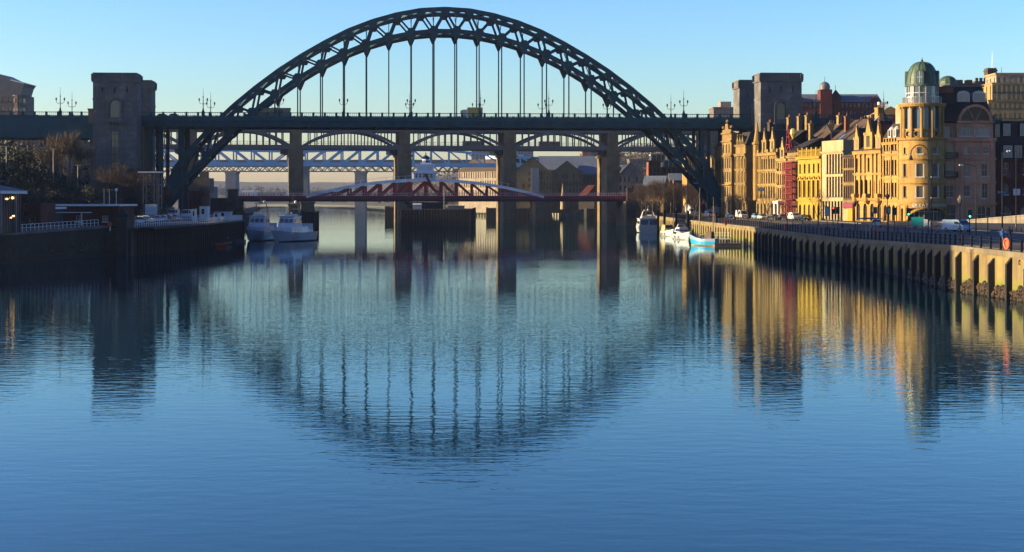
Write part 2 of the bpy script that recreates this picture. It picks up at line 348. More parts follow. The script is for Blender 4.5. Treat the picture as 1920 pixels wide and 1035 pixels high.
bp = n.nodes.new('ShaderNodeBump'); bp.inputs['Strength'].default_value = .6; bp.inputs['Distance'].default_value = .15; n.links.new(noise(n, 2.5, 5, co), bp.inputs['Height']); n.links.new(bp.outputs[0], b.inputs['Normal']); M['quay'] = m
M['coping'] = masonry('coping_stone', (.42,.36,.23), .5, 1.8, .1, .75, .3, geo=True)
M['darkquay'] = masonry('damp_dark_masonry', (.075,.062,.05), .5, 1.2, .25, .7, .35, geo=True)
M['rust'] = plain('rusty_iron', (.16,.06,.03), .85, var=.5, scale=5)
def seglist(T, y0, y1, fx):
    ys = [y0]+[a for a, _ in T if y0 < a < y1]+[y1]; return [(fx(y), y) for y in ys]
def seg_frame(a, b):   # local x from a to b
    return atan2(b[1]-a[1], b[0]-a[0]), sqrt((b[0]-a[0])**2+(b[1]-a[1])**2)
def quad_face(mb, a, b, z0, z1, za, zb, out, th, m=0):
    # wall block from a to b, top heights za/zb, thickness th inland
    ang, L = seg_frame(a, b); nx, ny = -sin(ang)*-1, cos(ang)*-1   # outward (local -y)
    A = Vector((a[0], a[1], 0)); B = Vector((b[0], b[1], 0)); N = Vector((sin(ang), -cos(ang), 0))
    p = [A+N*out, B+N*out, B-N*th, A-N*th]
    mb.add([(q.x, q.y, z0) for q in p]+[(p[0].x,p[0].y,za),(p[1].x,p[1].y,zb),(p[2].x,p[2].y,zb),(p[3].x,p[3].y,za)],
        [(0,3,2,1),(4,5,6,7),(0,1,5,4),(1,2,6,5),(2,3,7,6),(3,0,4,7)], m)
qw = thing('quay_wall', 'tall concrete river wall with dark buttresses, lit yellow at its near right end', 'river wall', (0,0,0))
pts = seglist(RP, -60, 365, XR)[::-1]
for a, b_ in zip(pts[:-1], pts[1:]):
    k = MB(); quad_face(k, a, b_, -2, 0, ZR(a[1])-.62, ZR(b_[1])-.62, 0, 1.2); k.build('wall_face', M['quay'], qw)
    k = MB(); quad_face(k, a, b_, ZR(b_[1])-1.2, 0, ZR(a[1]), ZR(b_[1]), .16, .9); k.v = [v if i > 3 else (v[0], v[1], (ZR(a[1]) if i in (0,3) else ZR(b_[1]))-.618) for i, v in enumerate(k.v)]
    k.build('coping', M['coping'], qw)
bm_ = MB(); bm_.add([(-.26,-.62,-2.2),(.26,-.62,-2.2),(.26,0,-2.2),(-.26,0,-2.2),(-.26,-.62,3.25),(.26,-.62,3.25),(.26,-.02,4.0),(-.26,-.02,4.0)], [(0,3,2,1),(4,5,6,7),(0,1,5,4),(1,2,6,5),(2,3,7,6),(3,0,4,7)])
bme = bm_.mesh('buttress', M['timber'])
y = 152.0
butts = []; rb = random.Random(4)
while y < 364:
    o = link('buttress', bme, qw, (XR(y), y, ZR(y)-5.15+.55-rb.random()*.35), -pi/2+rb.gauss(0,.03)); o.rotation_euler.y = rb.gauss(0,.012); o.scale = (.85+.4*rb.random(), .9+.25*rb.random(), 1); butts.append(y); y += 5.3+rb.gauss(0,.35)
wd = MB(); rnd = random.Random(3)
for yb in butts[:14]:
    for k in range(70):
        yy = yb+.35+rnd.random()*4.5; t = abs((yy-yb)/5.3-.5)*2; zt = (1.0-.5*t)*1.5; zz = rnd.random()*zt+.1
        r = .12+.13*rnd.random(); wd.ball((XR(yy)-.08-rnd.random()*.3*(1-zz/2.2), yy, zz), r, 5, 0, .9)
m, n, b = nmat('brown_seaweed'); n.links.new(mixrgb(n, ramp(n, noise(n, 6, 4, geopos(n)), .4, .65), (0.0174, 0.0112, 0.0062), (0.0806, 0.0527, 0.0217)), b.inputs['Base Color']); b.inputs['Roughness'].default_value = .6; M['weed'] = m
sw_ = wd.build('seaweed', M['weed'], qw); sw_['kind'] = 'stuff'
for i, y in enumerate((168.6, 189.8, 226, 262, 301, 343)):
    k = MB()
    for s_ in (-.22, .22): k.box(s_-.03, -.3, .2, s_+.03, -.24, ZR(y)-.2)
    for z in np.arange(.4, ZR(y)-.3, .3): k.box(-.2, -.29, z, .2, -.25, z+.04)
    k.build('ladder', M['rust'], qw, loc=(XR(y), y, 0), rz=-pi/2)
for y in (160.4, 176, 204, 217, 243, 281, 322, 356):
    k = MB(); z = ZR(y)-1.1
    for j in range(6): a, b_ = 2*pi*j/6, 2*pi*(j+1)/6; k.bar((.22*cos(a),-.12,z+.22*sin(a)), (.22*cos(b_),-.12,z+.22*sin(b_)), .05)
    k.box(-.08,-.14,z+.18,.08,0,z+.34); k.build('mooring_ring', M['rust'], qw, loc=(XR(y), y, 0), rz=-pi/2)
# second wall with arched openings
def arc_open(mb, W, z0, z1, zt, pitch, ow, oh, dep, m=0):
    # wall face in local xz at y=0 with arched recesses of depth dep, width ow, height oh from z0
    n_ = max(1, int(W//pitch)); pit = W/n_; seg = 6; r = ow/2
    for i in range(n_):
        x0 = i*pit; c = x0+pit/2; xa, xb = c-r, c+r; zs = z0+oh-r
        mb.add([(x0,0,z0),(xa,0,z0),(xa,0,z1),(x0,0,z1)], [(0,1,2,3)], m); mb.add([(xb,0,z0),(x0+pit,0,z0),(x0+pit,0,z1),(xb,0,z1)], [(0,1,2,3)], m)
        ar = [(c-r*cos(pi*j/seg), zs+r*sin(pi*j/seg)) for j in range(seg+1)]
        vs = [(x,0,z) for x, z in ar]+[(x,0,z1) for x, z in ar]; k = seg+1
        mb.add(vs, [(j,j+1,k+j+1,k+j) for j in range(seg)], m)
        pr = [(xa,z0)]+ar+[(xb,z0)]; vs = [(x,0,z) for x, z in pr]+[(x,dep,z) for x, z in pr]; k = len(pr)
        mb.add(vs, [(j+1,j,k+j,k+j+1) for j in range(k-1)], m)
    mb.add([(0,dep,z0),(W,dep,z0),(W,dep,z1),(0,dep,z1)], [(0,1,2,3)], m); mb.add([(0,0,z1),(W,0,z1),(W,1.5,z1),(0,1.5,z1)], [(0,1,2,3)], m)
q2 = thing('arched_quay_wall', 'yellow sunlit quay wall with a row of small arches behind the moored boats', 'river wall')
pts = seglist(RP, 365, 625, XR)[::-1]
for a, b_ in zip(pts[:-1], pts[1:]):
    ang, L = seg_frame(a, b_); k = MB(); arc_open(k, L, -2, ZR(a[1])-.5, 0, 4.3, 2.1, 5.6, 1.1); k.build('wall_face', M['quay'], q2, loc=(a[0], a[1], 0), rz=ang)
    k = MB(); quad_face(k, a, b_, 3, 0, ZR(a[1]), ZR(b_[1]), .15, .9); k.v = [v if i > 3 else (v[0], v[1], ZR(a[1])-.498) for i, v in enumerate(k.v)]; k.build('coping', M['coping'], q2)
# far north quay beyond the swing bridge
q3 = thing('far_quay_wall', 'low pale far quay wall curving beyond the swing bridge', 'river wall')
pts = seglist(RP, 640, 1500, XR)[::-1]
pm = MB()
for a, b_ in zip(pts[:-1], pts[1:]):
    k = MB(); quad_face(k, a, b_, -2, 0, ZR(a[1]), ZR(b_[1]), 0, 1.2); k.build('wall_face', M['quay'] if a[1] > 1100 or a[1] < 1001 else M['palestone'], q3)
    ang, L = seg_frame(a, b_)
    for i in range(int(L/4)):
        t = i*4/L; X = a[0]+(b_[0]-a[0])*t; Y = a[1]+(b_[1]-a[1])*t
        pm.box(X-.35+sin(ang)*.4, Y-.35-cos(ang)*.4, -1, X+.35+sin(ang)*.4, Y+.35-cos(ang)*.4, ZR(Y)+.3)
o = pm.build('timber_fender', M['palestone'], q3); o['kind'] = 'stuff'
# south (left) walls
q4 = thing('masonry_quay_wall', 'dark shaded old masonry quay wall below the white railing, nearest on the shadowed bank', 'river wall')
for a, b_ in zip(*(lambda p: (p[:-1], p[1:]))(seglist(LP, -60, 311.5, XL))):
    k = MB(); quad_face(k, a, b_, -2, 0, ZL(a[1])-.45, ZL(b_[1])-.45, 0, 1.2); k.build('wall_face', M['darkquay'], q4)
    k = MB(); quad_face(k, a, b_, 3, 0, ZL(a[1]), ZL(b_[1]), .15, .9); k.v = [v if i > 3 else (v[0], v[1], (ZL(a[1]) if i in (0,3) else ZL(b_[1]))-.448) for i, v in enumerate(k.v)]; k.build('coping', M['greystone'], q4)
gm = MB(); rnd = random.Random(5)
for k in range(380):
    yy = 215+rnd.random()*96; gm.ball((XL(yy)+.05, yy, 1.0+rnd.random()*1.6), .12+.14*rnd.random(), 5, 0, .7)
m, n, b = nmat('green_river_weed'); b.inputs['Base Color'].default_value = (.03,.042,.012,1); b.inputs['Roughness'].default_value = .7; M['greenweed'] = m
o = gm.build('river_weed', m, q4); o['kind'] = 'stuff'
q5 = thing('timber_piled_wharf', 'dark timber piled wharf under the car park and white railing, left bank', 'wharf')
pl = seglist(LP, 313, 420, XL)
for a, b_ in zip(pl[:-1], pl[1:]):
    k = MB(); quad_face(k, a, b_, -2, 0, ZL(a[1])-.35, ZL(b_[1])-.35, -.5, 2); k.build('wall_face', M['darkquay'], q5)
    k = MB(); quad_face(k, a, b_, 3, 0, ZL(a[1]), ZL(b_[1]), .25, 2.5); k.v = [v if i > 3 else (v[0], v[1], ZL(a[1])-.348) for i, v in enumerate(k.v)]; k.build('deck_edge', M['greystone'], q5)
k = MB(); k.box(-84.5, 420, -2, -67, 421, 5.25); k.build('end_wall', M['darkquay'], q5)
pile = MB(); pile.cyl((0,0,-2), (0,0,5.0), .2, .17, 7); pme = pile.mesh('pile', M['timber'])
y = 314
while y < 420: link('pile', pme, q5, (XL(y)+.05, y, 0)); y += 1.7
x = -84
while x < -67: link('pile', pme, q5, (x, 421.3, 0)); x += 1.9
q6 = thing('upstream_embankment_wall', 'dark embankment wall running from the arch foot to the swing bridge, left bank', 'river wall')
pl = seglist(LP, 421.2, 1500, XL)
for a, b_ in zip(pl[:-1], pl[1:]):
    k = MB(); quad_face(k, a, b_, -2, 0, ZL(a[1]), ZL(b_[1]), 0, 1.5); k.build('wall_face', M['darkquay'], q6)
# promenade, road and pavements of the north quay
def strip(name, f0, f1, dz, mat, y0=-60, y1=625, step=True, ny=9.0):
    mb = MB(); ys = list(np.arange(y0, y1+1, ny)); xs = 5
    for y in ys:
        for i in range(xs): x = f0(y)+(f1(y)-f0(y))*i/(xs-1); mb.v.append((x, y, ZX(x, y)+dz))
    n0 = len(mb.v)
    for j in range(len(ys)-1):
        for i in range(xs-1): q = j*xs+i; mb.f.append((q, q+1, q+xs+1, q+xs)); mb.m.append(0)
        if step:
            for i in (0, xs-1):
                q = j*xs+i; a, b_ = mb.v[q], mb.v[q+xs]; m_ = len(mb.v); mb.v += [(a[0],a[1],a[2]-.4),(b_[0],b_[1],b_[2]-.4)]; mb.f.append((q, q+xs, m_+1, m_)); mb.m.append(0)
    o = mb.build(name, mat); tag(o, kind='structure'); return o
strip('pavement_quayside', lambda y: XR(y)+.9, lambda y: LE(y)-.3, .10, M['paving'])
strip('kerb_quayside', lambda y: LE(y)-.3, LE, .115, M['kerbstone'])
strip('road', LE, RE, -.012, M['asphalt'], step=False)
strip('kerb_building_side', RE, lambda y: RE(y)+.3, .115, M['kerbstone'], y1=500)
strip('pavement_building_side', lambda y: RE(y)+.3, lambda y: max(RE(y)+2, LXF(y)+1.5), .10, M['paving'], y0=376, y1=500)
mb = MB(); y = 150
def dash(mb, y, L, off, w):
    p = []
    for yy in (y, y+L):
        c = LE(yy)+off if off > 0 else RE(yy)+off
        p.append((c-w, yy, ZX(c, yy)+.004)); p.append((c+w, yy, ZX(c, yy)+.004))
    mb.add([p[0], p[1], p[3], p[2]], [(0,1,2,3)])
while y < 560: dash(mb, y, 3, 6.5, .07); y += 7
tag(mb.build('lane_markings', M['line']), kind='structure')
mb = MB(); y = 100
while y < 610: dash(mb, y, 10, .4, .06); dash(mb, y, 10, -.4, .06); y += 10
tag(mb.build('yellow_line_markings', M['lineyellow']), kind='structure')
def slab(name, poly, z, mat, zz=.3):
    o = MB().zprism(poly, z-zz, z).build(name, mat); tag(o, kind='structure'); return o
slab('side_street', [(77.5,200),(140,200),(140,376),(84,376),(78,340)], 5.62, M['asphalt'], .7)
slab('car_park_ground', [(-66.8,313.5),(-67,366),(-67.8,419.5),(-84,419.5),(-105,400),(-115,313.5)], 5.315, M['asphalt'], .4)
slab('service_road', [(-90,200),(-84.5,272),(-76.2,311.5),(-120,311.5),(-130,200)], 5.2, M['asphalt'], .9)
# ---------------------------------------------------------------- great arch bridge
BA = R(4.2)
B0 = (-19.4, 489.0)
arch = thing('arch_bridge', 'huge dark green steel arch bridge with hanging road deck spanning the river between granite towers', 'bridge', (B0[0], B0[1], 0), BA)
def bw(s, d): return (B0[0]+s*cos(BA)-d*sin(BA), B0[1]+s*sin(BA)+d*cos(BA))   # world xy of bridge-local
def bt(u, d=0.0):
    k = (u-960)/F; ox = B0[0]-d*sin(BA); oy = B0[1]+d*cos(BA); return (k*oy-ox)/(cos(BA)-k*sin(BA))
TT = [(0,17),(45.5,19.5),(91,28),(138,41.6),(182,59),(226.5,82),(271,108),(315,137),(362,173),(410,214),(441,246),(470,278),(500,315),(517,345),(533,384)]
def ztop(s): return HC+(VH-np.interp(abs(s)*6.44, [a for a, _ in TT], [b for _, b in TT]))/6.44
def zbot(s): return 59.35-.00773*s*s
ST = [0,7.05,14.1,21.1,28,34.8,41.5,48,54.4,60.6,66.6,72.3,77.6]
SB = [(k+.5)*6.57 for k in range(12)]
tops = sorted([-s for s in ST if s] + ST); bots = sorted([-s for s in SB]+SB)
SE = 82.8
WID = 14.0
for d in (0, WID):
    rib = None
    k = MB(); pts = [(-SE, zbot(SE)+.4)]+[(s, ztop(s)) for s in tops]+[(SE, zbot(SE)+.4)]
    for p, q in zip(pts[:-1], pts[1:]): k.xbar((p[0],d,p[1]), (q[0],d,q[1]), 1.0, 1.25)
    rib = k.build('upper_chord', M['steel'], arch)
    k = MB(); pts = [(-SE, zbot(SE)-.3)]+[(s, zbot(s)) for s in bots]+[(SE, zbot(SE)-.3)]
    for p, q in zip(pts[:-1], pts[1:]): k.xbar((p[0],d,p[1]), (q[0],d,q[1]), 1.0, 1.25)
    k.build('lower_chord', M['steel'], arch)
    for sg in (-1, 1):
        for i, s in enumerate(ST):
            if sg == 1 and i == 0: pass
            nb = []
            if i > 0 and i-1 < len(SB): nb.append((SB[i-1], 1))
            if i < len(SB): nb.append((SB[i], 0))
            if i == 0 and sg == -1: nb = [(SB[0], 0)]
            if i == 0 and sg == 1: nb = [(SB[0], 0)]
            for sb, thick in nb:
                k = MB(); k.xbar((sg*s, d, ztop(s)-.3), (sg*sb, d, zbot(sb)+.3), .55, .62 if not thick else .5)
                if thick:   # laced twin members
                    pass
                k.build('diagonal', M['steel'], arch)
    for sg in (-1, 1):
        for s in ST:
            if sg == -1 and s == 0: continue
            z = ztop(s); k = MB(); k.prism([(sg*s-1.5, z-.4), (sg*s+1.5, z-.4), (sg*s+.8, z-1.7), (sg*s-.8, z-1.7)], d-.56, d+.56); k.build('gusset', M['steel'], arch)
        for s in SB:
            z = zbot(s); zz = z-2.5 if z > 36 else z-.8
            k = MB(); k.prism([(sg*s-1.5, z+.3), (sg*s-.7, z+1.5), (sg*s+.7, z+1.5), (sg*s+1.5, z+.3), (sg*s+.3, zz), (sg*s-.3, zz)], d-.57, d+.57); k.build('gusset', M['steel'], arch)
            if z > 36:
                k = MB(); k.box(sg*s-.17, d-.22, 33.5, sg*s+.17, d+.22, z-1.8); k.build('hanger', M['steel'], arch)
            elif z < 31:
                zt = ztop(s); k = MB(); k.box(sg*s-.45, d-.4, zt, sg*s+.45, d+.4, 31.3) if zt < 31 else k.box(sg*s-.4, d-.4, z, sg*s+.4, d+.4, 31.3); k.build('spandrel_post', M['steel'], arch)
# lateral bracing between the two ribs
for zf, nodes, hgt in ((ztop, tops, .45), (zbot, bots, .45)):
    k = MB()
    for s in nodes: k.bar((s, 0, zf(s)), (s, WID, zf(s)), .5, .6)
    for p, q in zip(nodes[:-1], nodes[1:]):
        zp, zq = zf(p), zf(q)
        if (zp+zq)/2 < 40 and (zp+zq)/2 > 30: continue
        k.bar((p, 0, zp), (q, WID, zq), .3, .35); k.bar((p, WID, zp), (q, 0, zq), .3, .35)
    k.build('lateral_bracing', M['steel'], arch)['kind'] = 'stuff'
k = MB()
for s in SB:
    for sg in (-1, 1):
        zt, zb_ = ztop(s), zbot(s)
        if zb_ > 37 or zb_ < 27:
            k.bar((sg*s, .5, zb_+.6), (sg*s, WID-.5, zt-1), .22, .25); k.bar((sg*s, WID-.5, zb_+.6), (sg*s, .5, zt-1), .22, .25)
k.build('sway_bracing', M['steel'], arch)
# springing pins and abutment blocks
for sg in (-1, 1):
    for d in (0, WID):
        k = MB(); k.prism([(sg*76, ztop(76)-.5), (sg*76, zbot(76)), (sg*SE, 6.2), (sg*(SE+1.5), 7.4), (sg*(SE+.6), 10)], d-.7, d+.7); k.build('bearing', M['steel'], arch)
    k = MB(); k.box(min(sg*80, sg*90), -3, 3, max(sg*80, sg*90), WID+3, 8.0); k.build('abutment', M['granite2'], arch)
# steel columns carrying the deck beside the towers
for s, th in ((-84.5,.55),(-81.6,.5),(-76.2,.6),(83.5,.6),(77.5,.5)):
    for d in (.2, WID-.2):
        k = MB(); k.box(s-th, d-.4, 7.5, s+th, d+.4, 31.3); k.build('deck_column', M['steel'], arch)
    k = MB()
    for z in (13, 20, 27): k.bar((s, .2, z), (s, WID-.2, z+5), .2); k.bar((s, .2, z+5), (s, WID-.2, z), .2)
    k.build('column_bracing', M['steel'], arch)
# deck
DN, DF, S0, S1 = -3.0, WID+3.0, -155, 165
k = MB(); k.box(S0, DN+.5, 33.2, S1, DF-.5, 33.95); k.build('deck_slab', M['asphalt'], arch)
for dd, sg in ((DN, 1), (DF-.5, -1)):
    k = MB(); k.box(S0, dd, 33.0, S1, dd+.5, 34.05); k.box(S0, dd-.12, 33.75, S1, dd+.0, 34.1); k.build('fascia', M['steel2'], arch)
    k = MB(); a = dd+.15*1
    k.box(-87, a+.1, 31.3, 91, a+.35, 32.997)
    for s in np.arange(-85, 90, 3.285): k.box(s-.06, a-.02, 31.4, s+.06, a+.097, 32.99)
    k.box(-87, a-.15, 31.12, 91, a+.5, 31.297); k.build('edge_girder', M['steel'], arch)
    k = MB(); k.box(S0, a, 28.0, -99, a+.35, 32.997); k.box(S0, a-.2, 27.85, -99, a+.5, 27.997); k.build('approach_girder', M['steel2'], arch)
    k = MB(); k.box(102, a, 29.5, S1, a+.35, 32.997); k.build('approach_girder', M['steel2'], arch)
k = MB()
for s in np.arange(-86, 91, 6.57): k.box(s-.2, DN+.6, 31.5, s+.2, DF-.6, 33.197)
for d in (2, 5, 9, 12): k.box(-86, d-.15, 31.9, 90, d+.15, 33.19)
k.build('floor_beams', M['steel'], arch)
k = MB()
for s in np.arange(S0, S1, .55):
    for a in (DN+.12, DF-.12): k.box(s-.035, a-.03, 34.05, s+.035, a+.03, 35.1)
o = k.build('baluster', M['steel'], arch); o['kind'] = 'stuff'
for a in (DN+.12, DF-.12):
    k = MB(); k.box(S0, a-.1, 35.1, S1, a+.1, 35.28); k.build('handrail', M['steel'], arch)
pm_ = MB(); pm_.box(-.3, -.16, 34.0, .3, .16, 35.35); pm2 = pm_.mesh('parapet_post', M['steel'])
for a in (DN+.12, DF-.12):
    for i, s in enumerate(np.arange(S0+2, S1, 3.285)):
        if -99 < s < -86.6 or 90 < s < 102.5: continue
        link('parapet_post', pm2, arch, (s, a, 0))
# granite towers
def tower(s0, s1, d0, d1, z0, z1, label, front=True):
    x, y = bw((s0+s1)/2, d0); W = s1-s0; Dp = d1-d0; T = thing('bridge_tower', label, 'bridge tower', (x, y, 0), BA, 'granite towers of the arch bridge')
    h = W/2; k = MB(); k.frustum(-h-.5, -.5, z0, h+.5, Dp+.5, z0+14, .35, .35)
    k.build('tower_base', M['granite2'], T)
    fr = MB(); zt = z1-2.6
    mk_wall(fr, -h, h, z0+14, zt, [(-.95, .95, 17.5, 29.3, 0), (-1.3, 1.3, 33.2, 38.2, 1), (-3.7,-3.1,zt-3.2,zt-1.5,0), (-.3,.3,zt-3.2,zt-1.5,0), (3.1,3.7,zt-3.2,zt-1.5,0)], .55)
    fr.box(-h, .56, z0+14, h, Dp, zt); fr.box(-h, .0, z0+14, -h+.01, .56, zt); fr.box(h-.01, .0, z0+14, h, .56, zt)
    fr.build('tower_body', M['granite'], T)
    k = MB(); k.box(-h-.35, -.35, zt, h+.35, Dp+.35, zt+.45); k.box(-h+.05, .1, zt+.45, h-.05, Dp-.1, z1-.35); k.box(-h-.1, -.1, z1-.35, h+.1, Dp+.1, z1); k.box(-h-.15,-.15,zt-5,h+.15,Dp+.15,zt-4.65)
    k.build('cornice', M['granite'], T)
    k = MB()
    for sx in (-1, 1):
        for sy in (0, 1): k.box(sx*h-.45, sy*Dp-.4, zt+.45, sx*h+.45, sy*Dp+.4, z1-.34)
    k.build('corner_block', M['granite'], T)
    k = MB()
    for t in range(9):
        a, b_ = pi*t/9, pi*(t+1)/9; k.xbar((1.75*cos(a), -.1, 36.9+1.75*sin(a)), (1.75*cos(b_), -.1, 36.9+1.75*sin(b_)), .5, .6)
    k.box(-2.05, -.35, 33.1, -1.45, .0, 36.9); k.box(1.45, -.35, 33.1, 2.05, .0, 36.9); k.build('niche_surround', M['granite2'], T)
    k = MB(); k.box(-2.3, -1.1, 31.9, 2.3, 0, 32.4); k.box(-1.9,-.8,31.1,-1.3,0,31.9); k.box(1.3,-.8,31.1,1.9,0,31.9); k.box(-2.2,-1.05,32.4,2.2,-.85,33.3); k.build('balcony', M['granite'], T)
    k = MB(); k.box(-.95, .5, 17.5, .95, .55, 29.3); k.box(-1.3,.5,33.2,1.3,.55,38.2); k.build('dark_glazing', M['glass'], T)
    k = MB()
    for z in np.arange(19, 29, 1.9): k.box(-.95, .4, z, .95, .5, z+.15)
    k.box(-.06,.4,17.5,.06,.5,29.3); k.build('window_bars', M['darkframe'], T)
    return T
def mk_wall(mb, x0, x1, z0, z1, ops, dep, m=0, y=0.0):
    xs = sorted({x0, x1} | {round(o[0],4) for o in ops} | {round(o[1],4) for o in ops}); zs = sorted({z0, z1} | {round(o[2],4) for o in ops} | {round(o[3],4) for o in ops})
    xs = [x for x in xs if x0-1e-6 <= x <= x1+1e-6]; zs = [z for z in zs if z0-1e-6 <= z <= z1+1e-6]
    def inside(cx, cz): return any(o[0] < cx < o[1] and o[2] < cz < o[3] for o in ops)
    for j in range(len(zs)-1):
        i = 0
        while i < len(xs)-1:
            cz = (zs[j]+zs[j+1])/2
            if inside((xs[i]+xs[i+1])/2, cz): i += 1; continue
            k = i
            while k+1 < len(xs)-1 and not inside((xs[k+1]+xs[k+2])/2, cz): k += 1
            mb.add([(xs[i],y,zs[j]),(xs[k+1],y,zs[j]),(xs[k+1],y,zs[j+1]),(xs[i],y,zs[j+1])], [(0,1,2,3)], m); i = k+1
    for o in ops:
        a, b_, c, d = o[:4]; pr = [(a,c),(b_,c)]
        if len(o) > 4 and o[4]:
            r = (b_-a)/2; cx = (a+b_)/2; n_ = 6; ar = [(cx+r*cos(pi*t/n_), d-r+r*sin(pi*t/n_)) for t in range(n_+1)]
            pr += ar
            vs = [(x,y,z) for x, z in ar]
            h = n_//2
            mb.add(vs[:h+1]+[(b_,y,d)], [(t, t+1, h+1) for t in range(h)][::1], m)
            mb.add(vs[h:]+[(a,y,d)], [(t, t+1, h+1) for t in range(h)], m)
            mb.add([vs[h],(b_,y,d),(a,y,d)], [(0,1,2)], m)
        else: pr += [(b_,d),(a,d)]
        n_ = len(pr); vs = [(x,y,z) for x, z in pr]+[(x,y+dep,z) for x, z in pr]
        mb.add(vs, [(t, (t+1) % n_, n_+(t+1) % n_, n_+t) for t in range(n_)], m)
tower(-98.9, -86.9, -12.2, -3.2, 5, 45.8, 'near granite bridge tower on the shaded left bank, tallest of the left pair')
tower(-98.9, -86.9, WID+3.2, WID+12.2, 5, 45.8, 'rear granite bridge tower on the left bank, half hidden behind the near one')
tower(90.3, 102.3, -12.2, -3.2, 4, 46.8, 'near granite bridge tower above the quayside houses on the right bank')
tower(90.3, 102.3, WID+3.2, WID+12.2, 4, 46.8, 'rear granite bridge tower on the right bank with its left edge sunlit')
for s0, s1, lab in ((-101.5, -86.5, 'squat granite abutment between the two left bridge towers'), (90.0, 104.5, 'squat granite abutment between the two right bridge towers')):
    x, y = bw((s0+s1)/2, -2.6); A = thing('abutment_house', lab, 'abutment', (x, y, 0), BA); h = (s1-s0)/2
    k = MB(); k.box(-h, .3, 4, h, WID+5, 32.9); k.build('wall', M['granite2'], A)
    k = MB(); k.box(-h-.3, -.6, 32.0, -h+2.2, 0.2, 35.8); k.box(-h-.45, -.75, 35.8, -h+2.35, .35, 36.2); k.build('parapet_pier', M['granite2'], A)
# ornate deck lamps
lp = thing('bridge_lamp', 'tmp', 'lamp post', (0,0,0), BA, 'ornate twin-lantern lamps on the arch bridge')
k = MB(); k.box(-.45,-.4,34,.45,.4,35.5); k.frustum(-.3,-.3,35.5,.3,.3,36.4,.15,.15); k.build('base', M['steel'], lp)
k = MB(); k.cyl((0,0,36.3),(0,0,39.6),.13,.09,8); k.cyl((0,0,39.6),(0,0,42.3),.08,.03,6); k.ball((0,0,39.7),.2,8); k.ball((0,0,37.4),.18,8); k.build('post', M['iron'], lp)
for sx in (-1, 1):
    k = MB(); pts = [(0,37.9),(.5*sx,37.6),(1.0*sx,37.9),(1.15*sx,38.5)]
    for p, q in zip(pts[:-1], pts[1:]): k.cyl((p[0],0,p[1]),(q[0],0,q[1]),.06,.06,5)
    k.build('bracket', M['iron'], lp)
    k = MB(); k.lathe([(.01,38.4),(.16,38.5),(.26,39.0),(.22,39.1),(.02,39.4)], (1.15*sx,0), 7); k.build('lantern', M['iron'], lp)
tall = {113:1,135:1,381:1,395:1,1258:1,1282:1,1505:1,1530:1,1657:1}
kd = capture(lp)
spots = [(113,'n','at the far left, first of the deck'),(135,'f','just right of the leftmost deck lamp'),(381,'n','left of where the arch rises through the deck'),(395,'f','second, left of where the arch rises through the deck'),(516,'f','behind the arch chord left of the bus'),(524,'n','beside the dark bus on the deck'),(644,'n','first one clear under the arch, from the left'),(768,'f','behind the third hanger pair under the arch crown'),(771,'n','in front of the third hanger pair under the arch crown'),(893,'f','just right of the yellow lorry, rear one'),(901,'n','just right of the yellow lorry, near one'),(1016,'f','rear one of the pair right of the crown'),(1029,'n','near one of the pair right of the crown'),(1138,'f','last one under the right half of the arch'),(1258,'f','rear one between arch and right tower'),(1282,'n','near one between arch and right tower'),(1505,'f','rear one just right of the right tower'),(1530,'n','near one just right of the right tower'),(1623,'f','rear one before the red turreted building'),(1657,'n','near one left of the corner dome')]
for i, (u, side, lab) in enumerate(spots):
    d = DN+.3 if side == 'n' else DF-.3; s = bt(u, d); x, y = bw(s, d); L = 'ornate black deck lamp, '+lab
    if i == 0: lp.location = (x, y, 0); lp['label'] = L; o = lp
    else: o = dup(lp, kd, L, (x, y, 0), BA)
# ---------------------------------------------------------------- double deck stone pier bridge behind
HA = R(9.5); H0 = (-25.5, 730.0)
def ht(u, d=0): k = (u-960)/F; ox = H0[0]-d*sin(HA); oy = H0[1]+d*cos(HA); return (k*oy-ox)/(cos(HA)-k*sin(HA))
hl = thing('double_deck_bridge', 'grey iron double deck bridge of shallow arches on tall stone piers, behind the great arch', 'bridge', (H0[0], H0[1], 0), HA)
m2 = masonry('pier_sandstone', (.40,.30,.16), .6, 1.4, .14, .75, .35); M['pier'] = m2
pc = [ht(u) for u in (357.5, 556, 759.5, 956, 1150, 1336)]; pc = [pc[0]-46] + pc + [pc[-1]+44]
for i, t in enumerate(pc):
    k = MB(); zb = -1
    for dd in (0, 14.4): k.box(t-2.9, dd, zb, t+2.9, dd+5.6, 31.6); k.box(t-2.3, dd+.3, 31.6, t+2.3, dd+5.3, 41.0)
    k.box(t-2.2, 5.6, zb, t+2.2, 14.4, 31.0); k.build('pier', M['pier'], hl)
    k = MB(); k.box(t-3.5, -.5, 28.6, t+3.5, 20.5, 29.3); k.build('pier_cap', M['pier'], hl)
    k = MB(); k.box(t-6.6, 1, 29.7, t-3.55, 18, 31.4); k.box(t-5.6, 1, 29.0, t-3.55, 3, 29.69); k.build('bearing_bracket', M['iron'], hl)
    if 356 < i*0+ (t*0+400):
        pass
